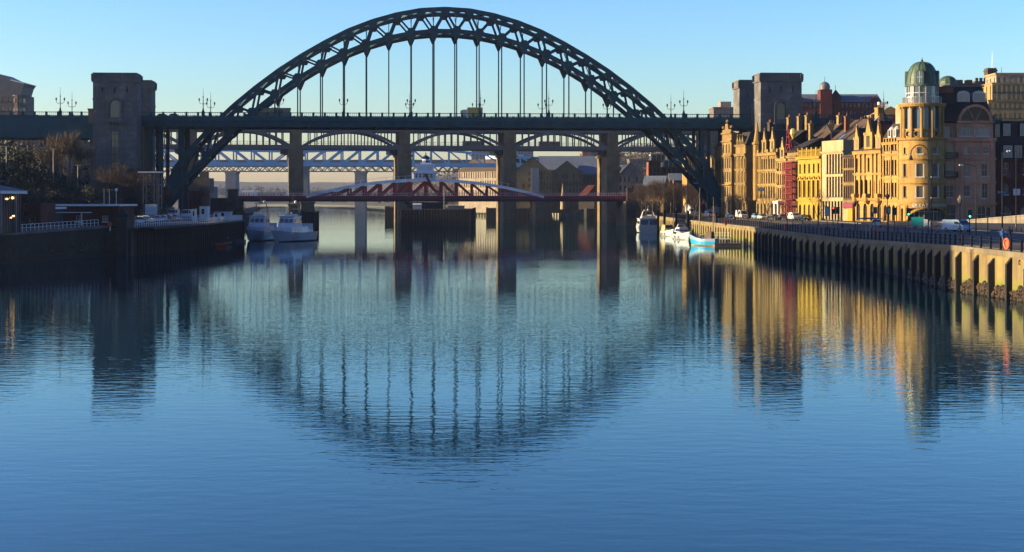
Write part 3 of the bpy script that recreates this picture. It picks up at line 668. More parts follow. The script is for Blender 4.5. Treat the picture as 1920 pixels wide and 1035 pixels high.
for i in range(len(pc)-1):
    a, b_ = pc[i]+2.9, pc[i+1]-2.9; L = b_-a; n_ = 16
    for d in (.8, 19.2):
        k = MB(); pr = None
        for j in range(n_):
            x0, x1 = a+L*j/n_, a+L*(j+1)/n_; f = lambda x: 33.0+6.5*(1-((x-a-L/2)/(L/2))**2)
            k.xbar((x0, d, f(x0)), (x1, d, f(x1)), .8, 1.15)
        k.build('arch_rib', M['hlb'], hl)
        k = MB(); k.box(a-.6, d-.35, 31.6, b_+.6, d+.35, 33.4); k.build('lower_deck_girder', M['hlb'], hl)
        k = MB(); k.box(a-.6, d-.35, 39.2, b_+.6, d+.35, 41.4); k.build('upper_deck_girder', M['hlb'], hl)
        for j in range(1, 14):
            x = a+L*j/14; c = MB(); c.box(x-.24, d-.24, 33.4, x+.24, d+.24, 39.2); c.build('deck_post', M['hlb'], hl)
    k = MB(); k.box(a-.5, .9, 32.2, b_+.5, 19, 32.6); k.build('road_deck', M['hlb'], hl)
    k = MB(); k.box(a-.5, .3, 40.6, b_+.5, 19.8, 41.0); k.build('rail_deck', M['hlb'], hl)
    k = MB()
    for x in np.arange(a, b_, 1.6): k.box(x-.04, .25, 33.4, x+.04, .3, 34.7); k.box(x-.04, .25, 41.4, x+.04, .3, 42.5)
    k.box(a, .22, 34.7, b_, .32, 34.82); k.box(a, .22, 42.5, b_, .32, 42.62); k.box(a, .24, 33.9, b_, .3, 34.0); o = k.build('railing', M['hlb'], hl)
# timber and masonry pier guards
def guard(u0, u1, vt, Y, depth, label, mat='timber', vt2=None):
    x0, x1 = xat(u0, Y), xat(u1, Y); zt = zat(vt, Y); g = thing('pier_guard', label, 'pier guard', ((x0+x1)/2, Y, 0)); h = (x1-x0)/2
    k = MB(); k.box(-h+.2, .2, -1, h-.2, depth, zt-.5); k.build('core', M[mat], g)
    k = MB(); k.box(-h-.1, -.1, zt-.5, h+.1, depth+.1, zt-.15); k.build('walkway', M['timber'], g)
    pm = MB(); pm.cyl((0,0,-1),(0,0,zt+.25),.2,.18,6); me = pm.mesh('pile', M['timber']); x = -h
    while x <= h: link('pile', me, g, (x, 0, 0)); x += max(1.1, (2*h)/40)
    y = 1.5
    while y < depth: link('pile', me, g, (-h, y, 0)); link('pile', me, g, (h, y, 0)); y += 2.2
    return g
guard(722, 741, 388, 800, 30, 'small dark timber guard left of the island under the swing bridge')
guard(541, 575, 396, 805, 30, 'dark timber guard at the foot of the leftmost river pier')
guard(912, 998, 390, 815, 30, 'dark timber guard round the middle stone pier, right of the swing island')
guard(1100, 1160, 391, 820, 28, 'dark timber guard at the foot of the right stone pier')
guard(752, 885, 392, 616, 60, 'long dark timber island that carries the swing bridge pivot')
# ---------------------------------------------------------------- blue metro truss and grey railway lattice bridge
mt = thing('blue_truss_bridge', 'bright blue steel truss railway bridge seen below the double deck', 'bridge', (0, 960, 0))
def X9(u): return xat(u, 960)
tz = lambda u: zat(np.interp(u, [300,400,560,640,825,935,1000], [283,281,284,281,281,291,296]), 960)
bz = lambda u: zat(np.interp(u, [300,740,800,1000], [308,308,309,310]), 960)
us = [u for u in np.arange(270, 1010, 33.6)]
for d in (0, 10):
    k = MB()
    for p, q in zip(us[:-1], us[1:]): k.xbar((X9(p), d, tz(p)), (X9(q), d, tz(q)), .8, 1.1)
    k.build('top_chord', M['metro'], mt)
    k = MB()
    for p, q in zip(us[:-1], us[1:]): k.xbar((X9(p), d, bz(p)), (X9(q), d, bz(q)), .8, 2.2)
    k.build('bottom_chord', M['metro'], mt)
    for i, u in enumerate(us):
        k = MB(); k.box(X9(u)-.4, d-.3, bz(u), X9(u)+.4, d+.3, tz(u)); k.build('vertical', M['metro'], mt)
        if i < len(us)-1:
            q = us[i+1]; k = MB()
            if u < 505 or u > 745: k.xbar((X9(u), d, tz(u)), (X9(q), d, bz(q)), .6, .8)
            else: k.xbar((X9(u), d, bz(u)), (X9(q), d, tz(q)), .6, .8)
            k.build('diagonal', M['metro'], mt)
k = MB(); k.box(X9(270), 0, zat(312,960), X9(1000), 10, zat(309.5,960)); k.build('deck', M['metro'], mt)
for u in (571.5, 743):
    k = MB(); k.box(X9(u)-1.7, 1, -1, X9(u)+1.7, 9, zat(312,960)); k.build('pier', M['concrete'], mt)
kb = thing('lattice_railway_bridge', 'grey lattice girder railway bridge on broad pale piers, farthest of the bridges', 'bridge', (0, 1150, 0))
XK = lambda u: xat(u, 1150); ZK = lambda v: zat(v, 1150)
for d in (0, 14):
    k = MB(); k.box(XK(250), d-.3, ZK(310), XK(960), d+.3, ZK(299.5)); k.build('upper_girder', M['keb'], kb)
    k = MB(); k.box(XK(250), d-.3, ZK(322), XK(960), d+.3, ZK(320.5)); k.box(XK(250), d-.3, ZK(312.5), XK(960), d+.3, ZK(311)); k.build('lattice_chord', M['keb'], kb)
    k = MB(); u = 250
    while u < 950:
        k.xbar((XK(u), d, ZK(321)), (XK(u+8.4), d, ZK(312)), .4, .6); k.xbar((XK(u+8.4), d, ZK(312)), (XK(u+16.8), d, ZK(321)), .4, .6); u += 16.8
    k.build('lattice_web', M['keb'], kb)
for u in (190, 432.5, 675, 918):
    k = MB(); w_ = XK(u+9.5)-XK(u); k.box(XK(u)-w_, -1, -1, XK(u)+w_, 15, ZK(322)); k.frustum(XK(u)-w_*1.01, -1.2, ZK(326), XK(u)+w_*1.01, 15.2, ZK(322.2), -.8, 0); k.build('pier', M['concrete'], kb)
# ---------------------------------------------------------------- swing bridge
SW = thing('swing_bridge', 'low swing bridge with white bowed top chord, red diagonals and red deck', 'bridge', (xat(797, 640), 640, 0))
XS = lambda u: xat(u, 640)-xat(797, 640)
zS = lambda v: zat(v, 640)
def ctop(u):
    t = (u-797)/223.0; return zS(335.5+31.5*abs(t)**2.0)
nodesu = [797+i*28.9 for i in range(-8, 9)]
for d in (0, 11):
    k = MB(); uu = np.linspace(574, 1020, 25)
    for p, q in zip(uu[:-1], uu[1:]): k.xbar((XS(p), d, ctop(p)-.4), (XS(q), d, ctop(q)-.4), .9, 1.05)
    k.build('bowed_top_chord', M['swwhite'], SW)
    for u in nodesu:
        if abs(u-797) > 195: continue
        k = MB(); k.box(XS(u)-.42, d-.3, zS(368), XS(u)+.42, d+.3, ctop(u)-.5); k.build('vertical', M['swred'], SW)
    for i in range(-7, 7):
        a = 797+i*28.9; b_ = a+28.9; k = MB()
        if i < 0: k.xbar((XS(a), d, zS(368)), (XS(b_), d, ctop(b_)-.8), .5, .8)
        else: k.xbar((XS(a), d, ctop(a)-.8), (XS(b_), d, zS(368)), .5, .8)
        k.build('diagonal', M['swred'], SW)
    k = MB(); k.box(XS(445), d-.3, zS(374), XS(1192), d+.3, zS(367.5)); k.build('red_fascia', M['swfascia'], SW)
k = MB(); k.box(XS(445), -.2, zS(378), XS(1192), 11.2, zS(374)-.01); k.build('soffit', M['swdark'], SW)
k = MB(); k.box(XS(445), .3, zS(370.5), XS(1192), 10.7, zS(369)); k.build('road_deck', M['asphalt'], SW)
k = MB()
for dd in (-.9, 11.9):
    k.box(XS(445), dd-.06, zS(362.2), XS(1192), dd+.06, zS(361.6)); k.box(XS(445), dd-.06, zS(367.4), XS(1192), dd+.06, zS(366.8))
    for x in np.arange(XS(445), XS(1192), .9): k.box(x-.07, dd-.04, zS(367), x+.07, dd+.04, zS(362))
k.build('parapet', plain('pinkish_railing_paint', (1.0,.62,.66), .6), SW)
k = MB()
for u in np.arange(640, 960, 12): k.box(XS(u)-.05, .3, ctop(u), XS(u)+.05, .4, ctop(u)+1.3)
uu = np.linspace(640, 955, 20)
for p, q in zip(uu[:-1], uu[1:]): k.xbar((XS(p), .35, ctop(p)+1.3), (XS(q), .35, ctop(q)+1.3), .06, .08)
k.build('catwalk_rail', M['swwhite'], SW)
# control cupola
k = MB(); k.box(XS(776), 1, zS(338), XS(816), 10, zS(333)); 
for u in (777, 784, 791, 798, 805, 812): k.box(XS(u)-.3, 1, zS(334), XS(u)+.3, 1.5, zS(325))
k.box(XS(776), 2.2, zS(333), XS(816), 9.5, zS(325)); k.box(XS(773), .6, zS(325), XS(819), 10.4, zS(322)); k.build('cabin_base', M['swwhite'], SW)
k = MB()
for u in (780.5, 787.5, 794.5, 801.5, 808.5): k.box(XS(u)-.5, 2.1, zS(333), XS(u)+.5, 2.15, zS(326))
k.build('cabin_window', M['glassblue'], SW)
k = MB(); mk_wall(k, XS(780), XS(812), zS(322), zS(310), [(XS(784),XS(788.5),zS(320),zS(312),0),(XS(792),XS(796),zS(320),zS(312),0),(XS(799),XS(803),zS(320),zS(312),0),(XS(806),XS(810),zS(320),zS(312),0)], .3, y=2.4)
k.box(XS(780), 2.7, zS(322), XS(812), 8.6, zS(310)); k.box(XS(778.5), 2.0, zS(310), XS(813.5), 9, zS(307.5)); k.box(XS(787),3,zS(307.5),XS(807),8,zS(305)); k.build('control_room', M['swwhite'], SW)
k = MB(); k.lathe([(1.4, zS(305)), (1.4, zS(297)), (1.8, zS(296.6)), (1.7, zS(296))], (XS(797), 5.5), 8); k.build('lantern', M['signblue'], SW)
k = MB(); k.lathe([(1.2, zS(301)), (1.42, zS(300)), (1.42, zS(298.5))], (XS(797), 5.5), 8); k.build('lantern_glass', M['white'], SW)
k = MB(); k.lathe([(1.8, zS(296)), (1.2, zS(293)), (.3, zS(290.5)), (.06, zS(284))], (XS(797), 5.5), 8); k.build('lantern_roof', M['iron'], SW)
k = MB(); k.bar((XS(797), -.8, zS(326)), (XS(811), -.8, zS(352)), .4, .9); k.build('red_strut', M['swred'], SW)
k = MB(); k.lathe([(7.5, 1), (7.5, zS(384)), (8.4, zS(383)), (8.4, zS(379))], (0, 5.5), 20); k.build('pivot_drum', M['swdark'], SW)
# swing bridge piers
def swpier(u0, u1, Y, lab):
    x0, x1 = xat(u0, Y), xat(u1, Y); c = (x0+x1)/2; h = (x1-x0)/2; g = thing('stone_pier', lab, 'bridge pier', (c, Y, 0), R(9)); k = MB()
    k.add([(-h-.7,-3,-1),(h+.9,-3,-1),(h+.9,13,-1),(-h-.7,13,-1),(-h+.3,0,9.3),(h-.3,0,9.3),(h-.3,11,9.3),(-h+.3,11,9.3)], [(0,3,2,1),(4,5,6,7),(0,1,5,4),(1,2,6,5),(2,3,7,6),(3,0,4,7)]); k.build('shaft', M['pier'], g)
    k = MB(); k.box(-h-.2, -.5, 8.6, h+.2, 11.5, 9.31); k.build('cap', M['greystone'], g); return g
swpier(1003, 1033, 633, 'tapered stone pier under the right end of the swing span, its left face sunlit')
swpier(564, 590, 600, 'dark pier under the left end of the swing span beside the grey patrol boats')
g = guard(564, 591, 397, 590, 12, 'blocky dark timber guard in front of the left swing pier')
# stone parapet blocks at both ends
def pylon(u0, u1, vt, Y, D_, zb, lab, mat='darkstone'):
    x0, x1 = xat(u0, Y), xat(u1, Y); g = thing('stone_pylon', lab, 'stone block', ((x0+x1)/2, Y, 0)); h = (x1-x0)/2; zt = zat(vt, Y)
    k = MB(); k.box(-h, 0, zb, h, D_, zt-.8); k.build('shaft', M[mat], g); k = MB(); k.box(-h-.3, -.3, zt-.8, h+.3, D_+.3, zt-.3); k.box(-h+.2, .2, zt-.3, h-.2, D_-.2, zt); k.build('cap', M[mat], g)
pylon(427, 443, 354, 628, 4, 3, 'dark stone pylon at the left end of the swing bridge')
pylon(1176, 1192, 352, 636, 4, 3, 'dark stone pylon at the right end of the swing bridge')
pylon(1196, 1210, 350, 655, 4, 3, 'second dark stone pylon behind the right end of the swing bridge')
ab = thing('bridge_abutment', 'dark masonry abutment at the left end of the swing bridge', 'abutment', (xat(412,632), 632, 0)); k = MB(); k.box(-8, 0, -1, 6.8, 14, 9.6); k.build('wall', M['darkstone'], ab); k = MB(); k.box(-8.2, -.3, 9.6, 7, .4, 10.7); k.build('parapet', M['darkstone'], ab)
ab = thing('bridge_abutment', 'masonry abutment at the right end of the swing bridge with sunlit left face', 'abutment', (xat(1182,636), 636, 0)); k = MB(); k.box(-1.6, .5, -1, 12, 14, 9.4); k.build('wall', M['pier'], ab, rz=R(12))
# ---------------------------------------------------------------- buildings
WC = {}
def window(root, x, z, w, h, arched=0, fm='whiteframe', gm='glass', loc=(0,0,0), rz=0, dep=.28, bars=(1,1), name='window', child=True):
    key = (round(w,2), round(h,2), arched, fm, gm, bars, dep, child)
    if key not in WC:
        k = MB(); t = min(.09, w*.09); f0, f1 = dep-.08, dep
        a, b_ = -w/2, w/2
        k.box(a,f0,0,a+t,f1,h); k.box(b_-t,f0,0,b_,f1,h); k.box(a,f0,0,b_,f1,t); k.box(a,f0,h-t,b_,f1,h)
        for i in range(bars[0]): xx = a+w*(i+1)/(bars[0]+1); k.box(xx-t*.35,f0,t,xx+t*.35,f1,h-t)
        for i in range(bars[1]): zz = h*(i+1)/(bars[1]+1); k.box(a+t,f0-.01,zz-t*.4,b_-t,f1,zz+t*.4)
        k.box(a-.12, -.12, -.16, b_+.12, dep, -.005)
        g = MB(); g.add([(a,dep-.02,0),(b_,dep-.02,0),(b_,dep-.02,h),(a,dep-.02,h)], [(0,1,2,3)])
        WC[key] = (k.mesh('window', M[fm]), g.mesh('pane', M[gm]))
    fme, gme = WC[key]; c, s = cos(rz), sin(rz)
    o = link(name, fme, root, (loc[0]+x*c, loc[1]+x*s, loc[2]+z), rz)
    link('pane', gme, o); return o
def rowops(spec, W):
    # spec: (z, h, n, w, arched, x0, x1)
    z, h, n_, w, ar = spec[:5]; x0 = spec[5] if len(spec) > 5 and spec[5] is not None else 0; x1 = spec[6] if len(spec) > 6 and spec[6] is not None else W
    p = (x1-x0)/n_; return [(x0+p*(i+.5)-w/2, x0+p*(i+.5)+w/2, z, z+h, ar) for i in range(n_)]
def facade(root, W, H, specs, mat, loc=(0,0,0), rz=0, fm='whiteframe', gm='glass', dep=.28, bars=(1,1), z0=0, wallname='wall'):
    ops = []
    for sp_ in specs: ops += rowops(sp_, W)
    k = MB(); mk_wall(k, 0, W, z0, H, ops, dep)
    k.build(wallname, M[mat], root, loc=loc, rz=rz)
    for o in ops:
        window(root, (o[0]+o[1])/2, o[2], o[1]-o[0], o[3]-o[2], o[4], fm, gm, loc, rz, dep, bars)
    return ops
def shell(root, W, D_, H, mat, specs_front=(), specs_right=(), specs_left=(), z0=0, name='wall', **kw):
    # box of four walls, footprint x 0..W, y 0..D ; front is y=0 facing -y
    facade(root, W, H, specs_front, mat, z0=z0, **kw)
    facade(root, D_, H, specs_right, mat, loc=(W,0,0), rz=pi/2, z0=z0, **kw)
    facade(root, D_, H, specs_left, mat, loc=(0,D_,0), rz=-pi/2, z0=z0, **kw)
    k = MB(); k.add([(W,D_,z0),(0,D_,z0),(0,D_,H),(W,D_,H)], [(0,1,2,3)]); k.add([(0,0,H-.02),(W,0,H-.02),(W,D_,H-.02),(0,D_,H-.02)], [(0,1,2,3)]); k.build('rear_wall', M[mat], root)
def band(root, W, z, h, out, mat, name='cornice', x0=-.15, D_=None, loc=(0,0,0), rz=0):
    k = MB(); k.box(x0, -out, z, W-x0, .05 if D_ is None else D_, z+h); k.box(x0-.12, -out-.18, z+h, W-x0+.12, .05 if D_ is None else D_, z+h+.18); return k.build(name, M[mat], root, loc=loc, rz=rz)
def gable_roof(root, W, D_, z, rise, mat, along='x', over=.4, wall=None):
    k = MB()
    if along == 'x':   # ridge parallel to the front
        k.xprism([(-over, z), (D_/2, z+rise), (D_+over, z), (D_+over, z-.25), (D_/2, z+rise-.3), (-over, z-.25)], -over*.3, W+over*.3)
        r = k.build('roof', M[mat], root)
        if wall:
            for x in (.02, W-.3): k = MB(); k.xprism([(0,z-.2),(D_,z-.2),(D_/2,z+rise-.35)], x, x+.28); k.build('gable_wall', M[wall], root)
    else:
        k.prism([(-over*.3, z-.25), (W/2, z+rise-.3), (W+over*.3, z-.25), (W+over*.3, z), (W/2, z+rise), (-over*.3, z)], -over, D_+over)
        r = k.build('roof', M[mat], root)
        if wall:
            for y in (.02, D_-.3): k = MB(); k.prism([(0,z-.2),(W,z-.2),(W/2,z+rise-.35)], y, y+.28); k.build('gable_wall', M[wall], root)
    return r
def mansard(root, W, D_, z, h, inset, mat):
    k = MB(); k.frustum(-.1, -.1, z, W+.1, D_+.1, z+h, inset, inset); return k.build('roof', M[mat], root)
def chimney(root, x, y, z, w, d, h, mat, pots=3, parent=None):
    k = MB(); k.box(-w/2, -d/2, 0, w/2, d/2, h); k.box(-w/2-.12, -d/2-.12, h-.35, w/2+.12, d/2+.12, h); c = k.build('chimney', M[mat], root, loc=(x, y, z))
    for i in range(pots):
        k = MB(); px_ = (i-(pots-1)/2)*min(.55, w/max(1,pots)); k.cyl((px_,0,h),(px_,0,h+.8),.17,.13,6); k.build('chimney_pot', M['orangebrick'], c)
    return c
def pilasters(root, W, z0, z1, xs, mat, w=.5, out=.22):
    for x in xs:
        k = MB(); k.box(x-w/2, -out, z0, x+w/2, .02, z1); k.box(x-w/2-.1, -out-.1, z1-.5, x+w/2+.1, .02, z1); k.box(x-w/2-.1, -out-.1, z0, x+w/2+.1, .02, z0+.4); k.build('pilaster', M[mat], root)
def gablet(root, x, z, w, h, mat, y=0, win=True, D_=3.0, roof='slate'):
    k = MB(); k.prism([(x-w/2,z),(x+w/2,z),(x+w/2,z+h*.5),(x+w*.3,z+h*.55),(x,z+h),(x-w*.3,z+h*.55),(x-w/2,z+h*.5)], y-.1, y+.45); k.box(x-w/2-.1,y-.2,z+h*.47,x-w*.3,y+.5,z+h*.55); k.box(x+w*.3,y-.2,z+h*.47,x+w/2+.1,y+.5,z+h*.55); k.ball((x,y+.1,z+h+.2), .25, 6); 
    o = k.build('gable', M[mat], root)
    k = MB(); k.prism([(x-w*.45,z),(x+w*.45,z),(x+w*.45,z+h*.45),(x,z+h*.92),(x-w*.45,z+h*.45)], y+.46, y+D_); k.build('dormer_roof', M[roof], root)
    if win:
        k = MB(); k.box(x-w*.2, y-.16, z+h*.1, x+w*.2, y-.11, z+h*.45); k.build('dormer_window', M['glass'], root)
    return o
FL = Vector((.215, -.977)).normalized(); FZ = atan2(FL.y, FL.x)
LX = lambda y: 74.9+.22*(440-y)
def front_at(u):     # point of the street line seen at column u
    k = (u-960)/F; y = (74.9+.22*440)/(k+.22); return (LX(y), y)
def street(u0, u1, name, label, cat='building', setback=0, group=None):
    a, b_ = front_at(u0), front_at(u1); W = sqrt((a[0]-b_[0])**2+(a[1]-b_[1])**2)
    nx, ny = -sin(FZ)*-1*-1, 0
    inl = Vector((-sin(FZ), cos(FZ)))   # local +y in world
    p = Vector(a)+inl*setback
    t = thing(name, label, cat, (p.x, p.y, 5.05), FZ, group); return t, W, (a[1]+b_[1])/2
def hz_(v, y): return zat(v, y)-5.05    # local height of photo row v at depth y

# B1 tall ornate office block nearest the arch
ang1 = atan2(-20, 4.1); B1 = thing('ornate_office_block', 'tallest ornate sandstone block with carved tall windows and roof turret, right beside the arch foot', 'building', (60.6, 500, 5.0), ang1)
W1 = 27; 
f = [1.2, 6.2, 10.3, 14.2, 18.0]
shell(B1, W1, 14, 20.6, 'tan', specs_front=[(0.6,3.9,8,1.7,1),(6.0,3.2,10,1.15,0),(10.3,2.9,10,1.1,1),(14.3,2.6,10,1.1,0)], specs_right=[(6,2.6,3,1.1,0),(10.3,2.4,3,1.1,0),(14.3,2.2,3,1.1,0)], fm='brownframe')
for z, h, o_ in ((5.0,.4,.4),(9.5,.3,.3),(13.5,.3,.3),(17.6,.5,.6),(20.4,.3,.35)): band(B1, W1, z, h, o_, 'tan')
k = MB(); k.box(9.0, -1.1, 0, 17.8, .0, 23.4); 
B1b = thing  # projecting centre bay
bay = MB(); mk_wall(bay, 9.0, 17.8, 0, 24.4, [(10,11.6,1,5,1),(12.6,14.2,1,5,1),(15.2,16.8,1,5,1)]+[(x,x+1.2,z,z+2.9,0) for z in (6.1,10.3,14.3) for x in (9.8,11.9,14.0,16.0)]+[(x,x+1.0,18.8,21.2,0) for x in (10.4,12.8,15.3)], .3, y=-1.2)
bay.box(9.0,-.89,0,9.01,.4,24.4); bay.box(17.79,-1.2,0,17.8,.4,24.4); bay.box(9.0,-1.2,0,9.02,.4,24.4); bay.box(9,-.85,0,17.8,-.84,24.4); bay.box(9,-1.2,24.38,17.8,1.0,24.4); bay.build('projecting_bay', M['tan'], B1)
k = MB(); k.box(9.05,-.92,.2,17.75,-.88,22); k.build('bay_glazing', M['glass'], B1)
for z in (17.6, 24.2, 21.9): k = MB(); k.box(8.7,-1.6,z,18.1,-.1,z+.45); k.build('cornice', M['tan'], B1)
pilasters(B1, W1, 5.4, 17.6, [.4,3.1,5.9,8.6], 'tan'); pilasters(B1, W1, 5.4, 17.6, [18.2,21,24,26.6], 'tan')
pilasters(B1, W1, 18, 20.6, [.5,26.5], 'tan', .8)
mansard(B1, W1, 14, 20.9, 3.6, 2.2, 'slate')
for x in (19.6, 21.8, 24): gablet(B1, x, 20.6, 1.5, 2.9, 'tan')
k = MB(); k.prism([(9.6,24.6),(17.2,24.6),(17.2,25.4),(14.9,25.6),(14.4,27.2),(12.4,27.2),(11.9,25.6),(9.6,25.4)], -1.2, -.6); k.ball((9.9,-.9,26.2),.5,6); k.ball((13.4,-.9,27.9),.5,6); k.ball((16.9,-.9,26.2),.5,6); k.build('crest', M['tan'], B1)
for x, y in ((3, 7), (24.5, 8), (10, 12), (18.5, 10)): chimney(B1, x, y, 22, 1.8, .9, 5.2, 'darkstone', 3)
k = MB(); k.cyl((.2,.2,20),(.2,.2,27.5),.07,.05,5); k.build('flagpole', M['iron'], B1)
k = MB(); k.box(1,-.9,5.4,8,-.0,5.6); k.box(19,-.9,5.4,26,0,5.6); k.box(9,-2.0,9.4,17.8,-1.2,9.6); k.build('balcony', M['tan'], B1)

# second: gothic row
B2, W2, yc = street(1418, 1458, 'gothic_office_block', 'tan stone gothic block with two pointed gables and corner turret, beside the tall ornate block')
H2 = 18.2
shell(B2, W2, 16, H2, 'tan', specs_front=[(.6,3.6,6,1.5,1),(5.8,3.0,9,1.0,0),(9.8,2.9,9,1.0,1),(13.7,2.7,9,1.0,0)], specs_right=[(13,2.4,3,1,0)], specs_left=[(9,2.6,3,1,0)], fm='brownframe')
for z, h, o_ in ((4.9,.4,.35),(9.1,.3,.25),(13.0,.35,.3),(17.3,.6,.55)): band(B2, W2, z, h, o_, 'gold')
gable_roof(B2, W2, 16, H2, 6.0, 'slate', 'x')
for x in (6.5, 12.6): gablet(B2, x, H2, 3.2, 6.4, 'gold', -.1, D_=5)
k = MB(); k.lathe([(1.2,5),(1.2,20.5),(1.5,20.6),(1.5,21.2),(1.1,21.3),(.05,27.5)], (.6, .0), 8); k.build('corner_turret', M['gold'], B2)
pilasters(B2, W2, 5.3, 17.3, [3,9.5,W2-.5], 'gold')
for x in range(5): k = MB(); k.box(2+x*3.6, -.55, 18.1, 3+x*3.6, .1, 19.0); k.build('battlement', M['gold'], B2)
for x, y in ((2, 9), (9.5, 9), (W2-1, 9)): chimney(B2, x, y, 22, 1.4, 1.0, 6.2, 'tan', 2)
# narrow pale block
B3, W3, yc = street(1458, 1476, 'narrow_stone_house', 'narrow pale sandstone house with one pointed gable left of the red scaffolding')
shell(B3, W3, 14, 15.8, 'gold2', specs_front=[(.4,3.8,3,1.4,0),(5.5,2.9,5,.9,0),(9.3,2.8,5,.9,0),(13.0,2.2,5,.8,0)], fm='brownframe')
for z, h, o_ in ((4.6,.4,.35),(8.7,.3,.25),(12.4,.3,.25),(15.6,.5,.45)): band(B3, W3, z, h, o_, 'gold2')
gable_roof(B3, W3, 14, 16, 4.5, 'slate', 'x'); gablet(B3, W3*.5, 16.2, 3.0, 5.4, 'gold2'); chimney(B3, W3-.6, 7, 19, 1.2, 1, 6.6, 'tan', 2)
k = MB(); k.box(1.2,-1.6,0,1.7,-1.1,4.2); k.box(3.8,-1.6,0,4.3,-1.1,4.2); k.box(.9,-1.8,4.2,4.6,0,4.9); k.build('porch', M['white'], B3)
# red scaffolded building
B4, W4, yc = street(1476, 1495, 'scaffolded_building', 'building wrapped in bright red scaffolding and netting between the gothic block and yellow house')
shell(B4, W4, 14, 18.0, 'tan', specs_front=[(.5,2.8,3,1.6,0),(5.4,2.6,5,1.0,0),(8.8,2.6,5,1.0,0),(12.2,2.4,5,1.0,0)], fm='brownframe')
band(B4, W4, 16.2, .5, .4, 'tan'); gable_roof(B4, W4, 14, 18, 3.5, 'slate', 'x')
scf = thing('red_scaffold', 'red tube scaffold frame standing against the building front, with a pointed hoist on top', 'scaffold', tuple(B4.location), FZ)
xs = np.linspace(.2, W4-.2, 8)
for x in xs:
    for y in (-1.5, -.5): k = MB(); k.cyl((x,y,0),(x,y,15.2),.085,.085,5); k.build('standard', M['scafred'], scf)
for z in np.arange(1.9, 15.3, 1.65):
    for y in (-1.5, -.5): k = MB(); k.cyl((0,y,z),(W4,y,z),.085,.085,5); k.build('ledger', M['scafred'], scf)
    k = MB(); k.box(.1,-1.4,z+.08,W4-.1,-.6,z+.14); k.build('boards', M['timberbrown'], scf)
k = MB(); 
for a, b_ in zip(xs[:-1], xs[1:]):
    for z in np.arange(4.2, 14.5, 3.3): k.add([(a+.3,-.45,z-.6),(b_-.2,-.45,z-.6),(b_-.2,-.45,z+1.4),(a+.3,-.45,z+1.4)], [(0,1,2,3)])
k.build('red_netting', M['scafnet'], scf)
k = MB(); c = W4*.42
for p, q in (((c-1.6,-1,17.8),(c,-1,25)), ((c+1.6,-1,17.8),(c,-1,25)), ((c-1.6,1,17.8),(c,-1,25)), ((c+1.6,1,17.8),(c,-1,25)), ((c-1.2,-1,19.8),(c+1.2,-1,19.8)), ((c-.8,-1,21.8),(c+.8,-1,21.8)), ((c-1.6,-1,17.8),(c+1.2,-1,19.8))): k.cyl(p, q, .12, .12, 5)
k.build('hoist_frame', M['scafred'], scf)
k = MB(); k.ball((c+2.2,-.4,23.2), .9, 8); k.lathe([(.2,21.2),(.9,22.6),(.8,23.4)], (c+2.2,-.4), 8); k.build('yellow_bucket', M['busyellow'], scf)
k = MB(); k.box(0,-.1,17.9,W4,.05,18.0)
for x in np.arange(0, W4, 1.5): k.box(x-.05,-.1,18,x+.05,0,19.2)
k.box(0,-.12,19.2,W4,-.02,19.3); k.build('roof_guardrail', M['iron'], scf)
# bright yellow house
B5, W5, yc = street(1496, 1539, 'yellow_house', 'bright yellow three storey front with arched hood windows and stone parapet, right of the scaffolding')
H5 = 18.2
shell(B5, W5, 15, H5, 'yellow', specs_front=[(.4,3.6,5,1.5,1),(6.0,4.2,5,1.35,0),(12.2,2.3,5,1.1,0)], specs_right=[(6,2.4,2,1,0)], fm='brownframe', dep=.4)
band(B5, W5, 4.9, .3, .3, 'yellow'); band(B5, W5, 15.7, .5, .6, 'yellow')
p5 = W5/5
for i in range(5):
    k = MB(); c = p5*(i+.5)
    for t in range(6):
        a, b_ = pi*t/6, pi*(t+1)/6; k.xbar((c+1.05*cos(a), -.1, 10.5+.7*sin(a)), (c+1.05*cos(b_), -.1, 10.5+.7*sin(b_)), .6, .28)
    k.box(c-1.0,-.15,5.7,c-.72,.02,10.3); k.box(c+.72,-.15,5.7,c+1.0,.02,10.3); k.build('window_hood', M['yellow'], B5)
for i in range(6): k = MB(); k.box(p5*i-.3 if i else 0, -.1, 16.3, p5*i+.3 if i < 5 else W5, .4, 18.7); k.build('parapet_pier', M['yellow'], B5)
k = MB(); k.box(0,.0,16.3,W5,.3,18.2); k.build('parapet', M['yellow'], B5)
mansard(B5, W5, 15, 17.4, .8, 1.2, 'slate')
# big brown roof behind the yellow house
B6 = thing('slate_roofed_hall', 'large brown slate roof with white gable end rising behind the yellow and cream houses', 'building', (LX(466)+14, 466, 5), FZ)
k = MB()
shell(B6, 15, 26, 17.5, 'greystone')
k = MB(); k.add([(-.3,-.5,17.2),(15.3,-.5,17.2),(15.3,13,27.5),(-.3,13,27.5),(15.3,26.4,17.2),(-.3,26.4,17.2),(-.3,-.5,16.9),(15.3,-.5,16.9),(15.3,26.4,16.9),(-.3,26.4,16.9)], [(0,1,2,3),(3,2,4,5),(6,7,1,0),(1,7,8,4,2),(6,0,3,5,9)]); k.build('roof', M['slate_brown'], B6)
k = MB(); k.xprism([(0,17),(26,17),(13,27.9)], 15.35, 15.6); k.build('white_gable', M['white'], B6)
chimney(B6, 14.2, 13.5, 26, 2.2, 1.6, 4.2, 'gold', 4); chimney(B6, 3.2, 9, 23, 1.0, 1.2, 5.4, 'orangebrick', 1)
k = MB(); k.add([(5,5.0,21.6),(7.4,5.0,21.6),(7.4,7.2,23.3),(5,7.2,23.3)], [(0,1,2,3)]); k.build('rooflight', M['glassblue'], B6)
B6b = thing('slate_roofed_hall', 'farther brown slate roof with skylight, left of the big one behind the yellow house', 'building', (LX(487)+13, 487, 5), FZ)
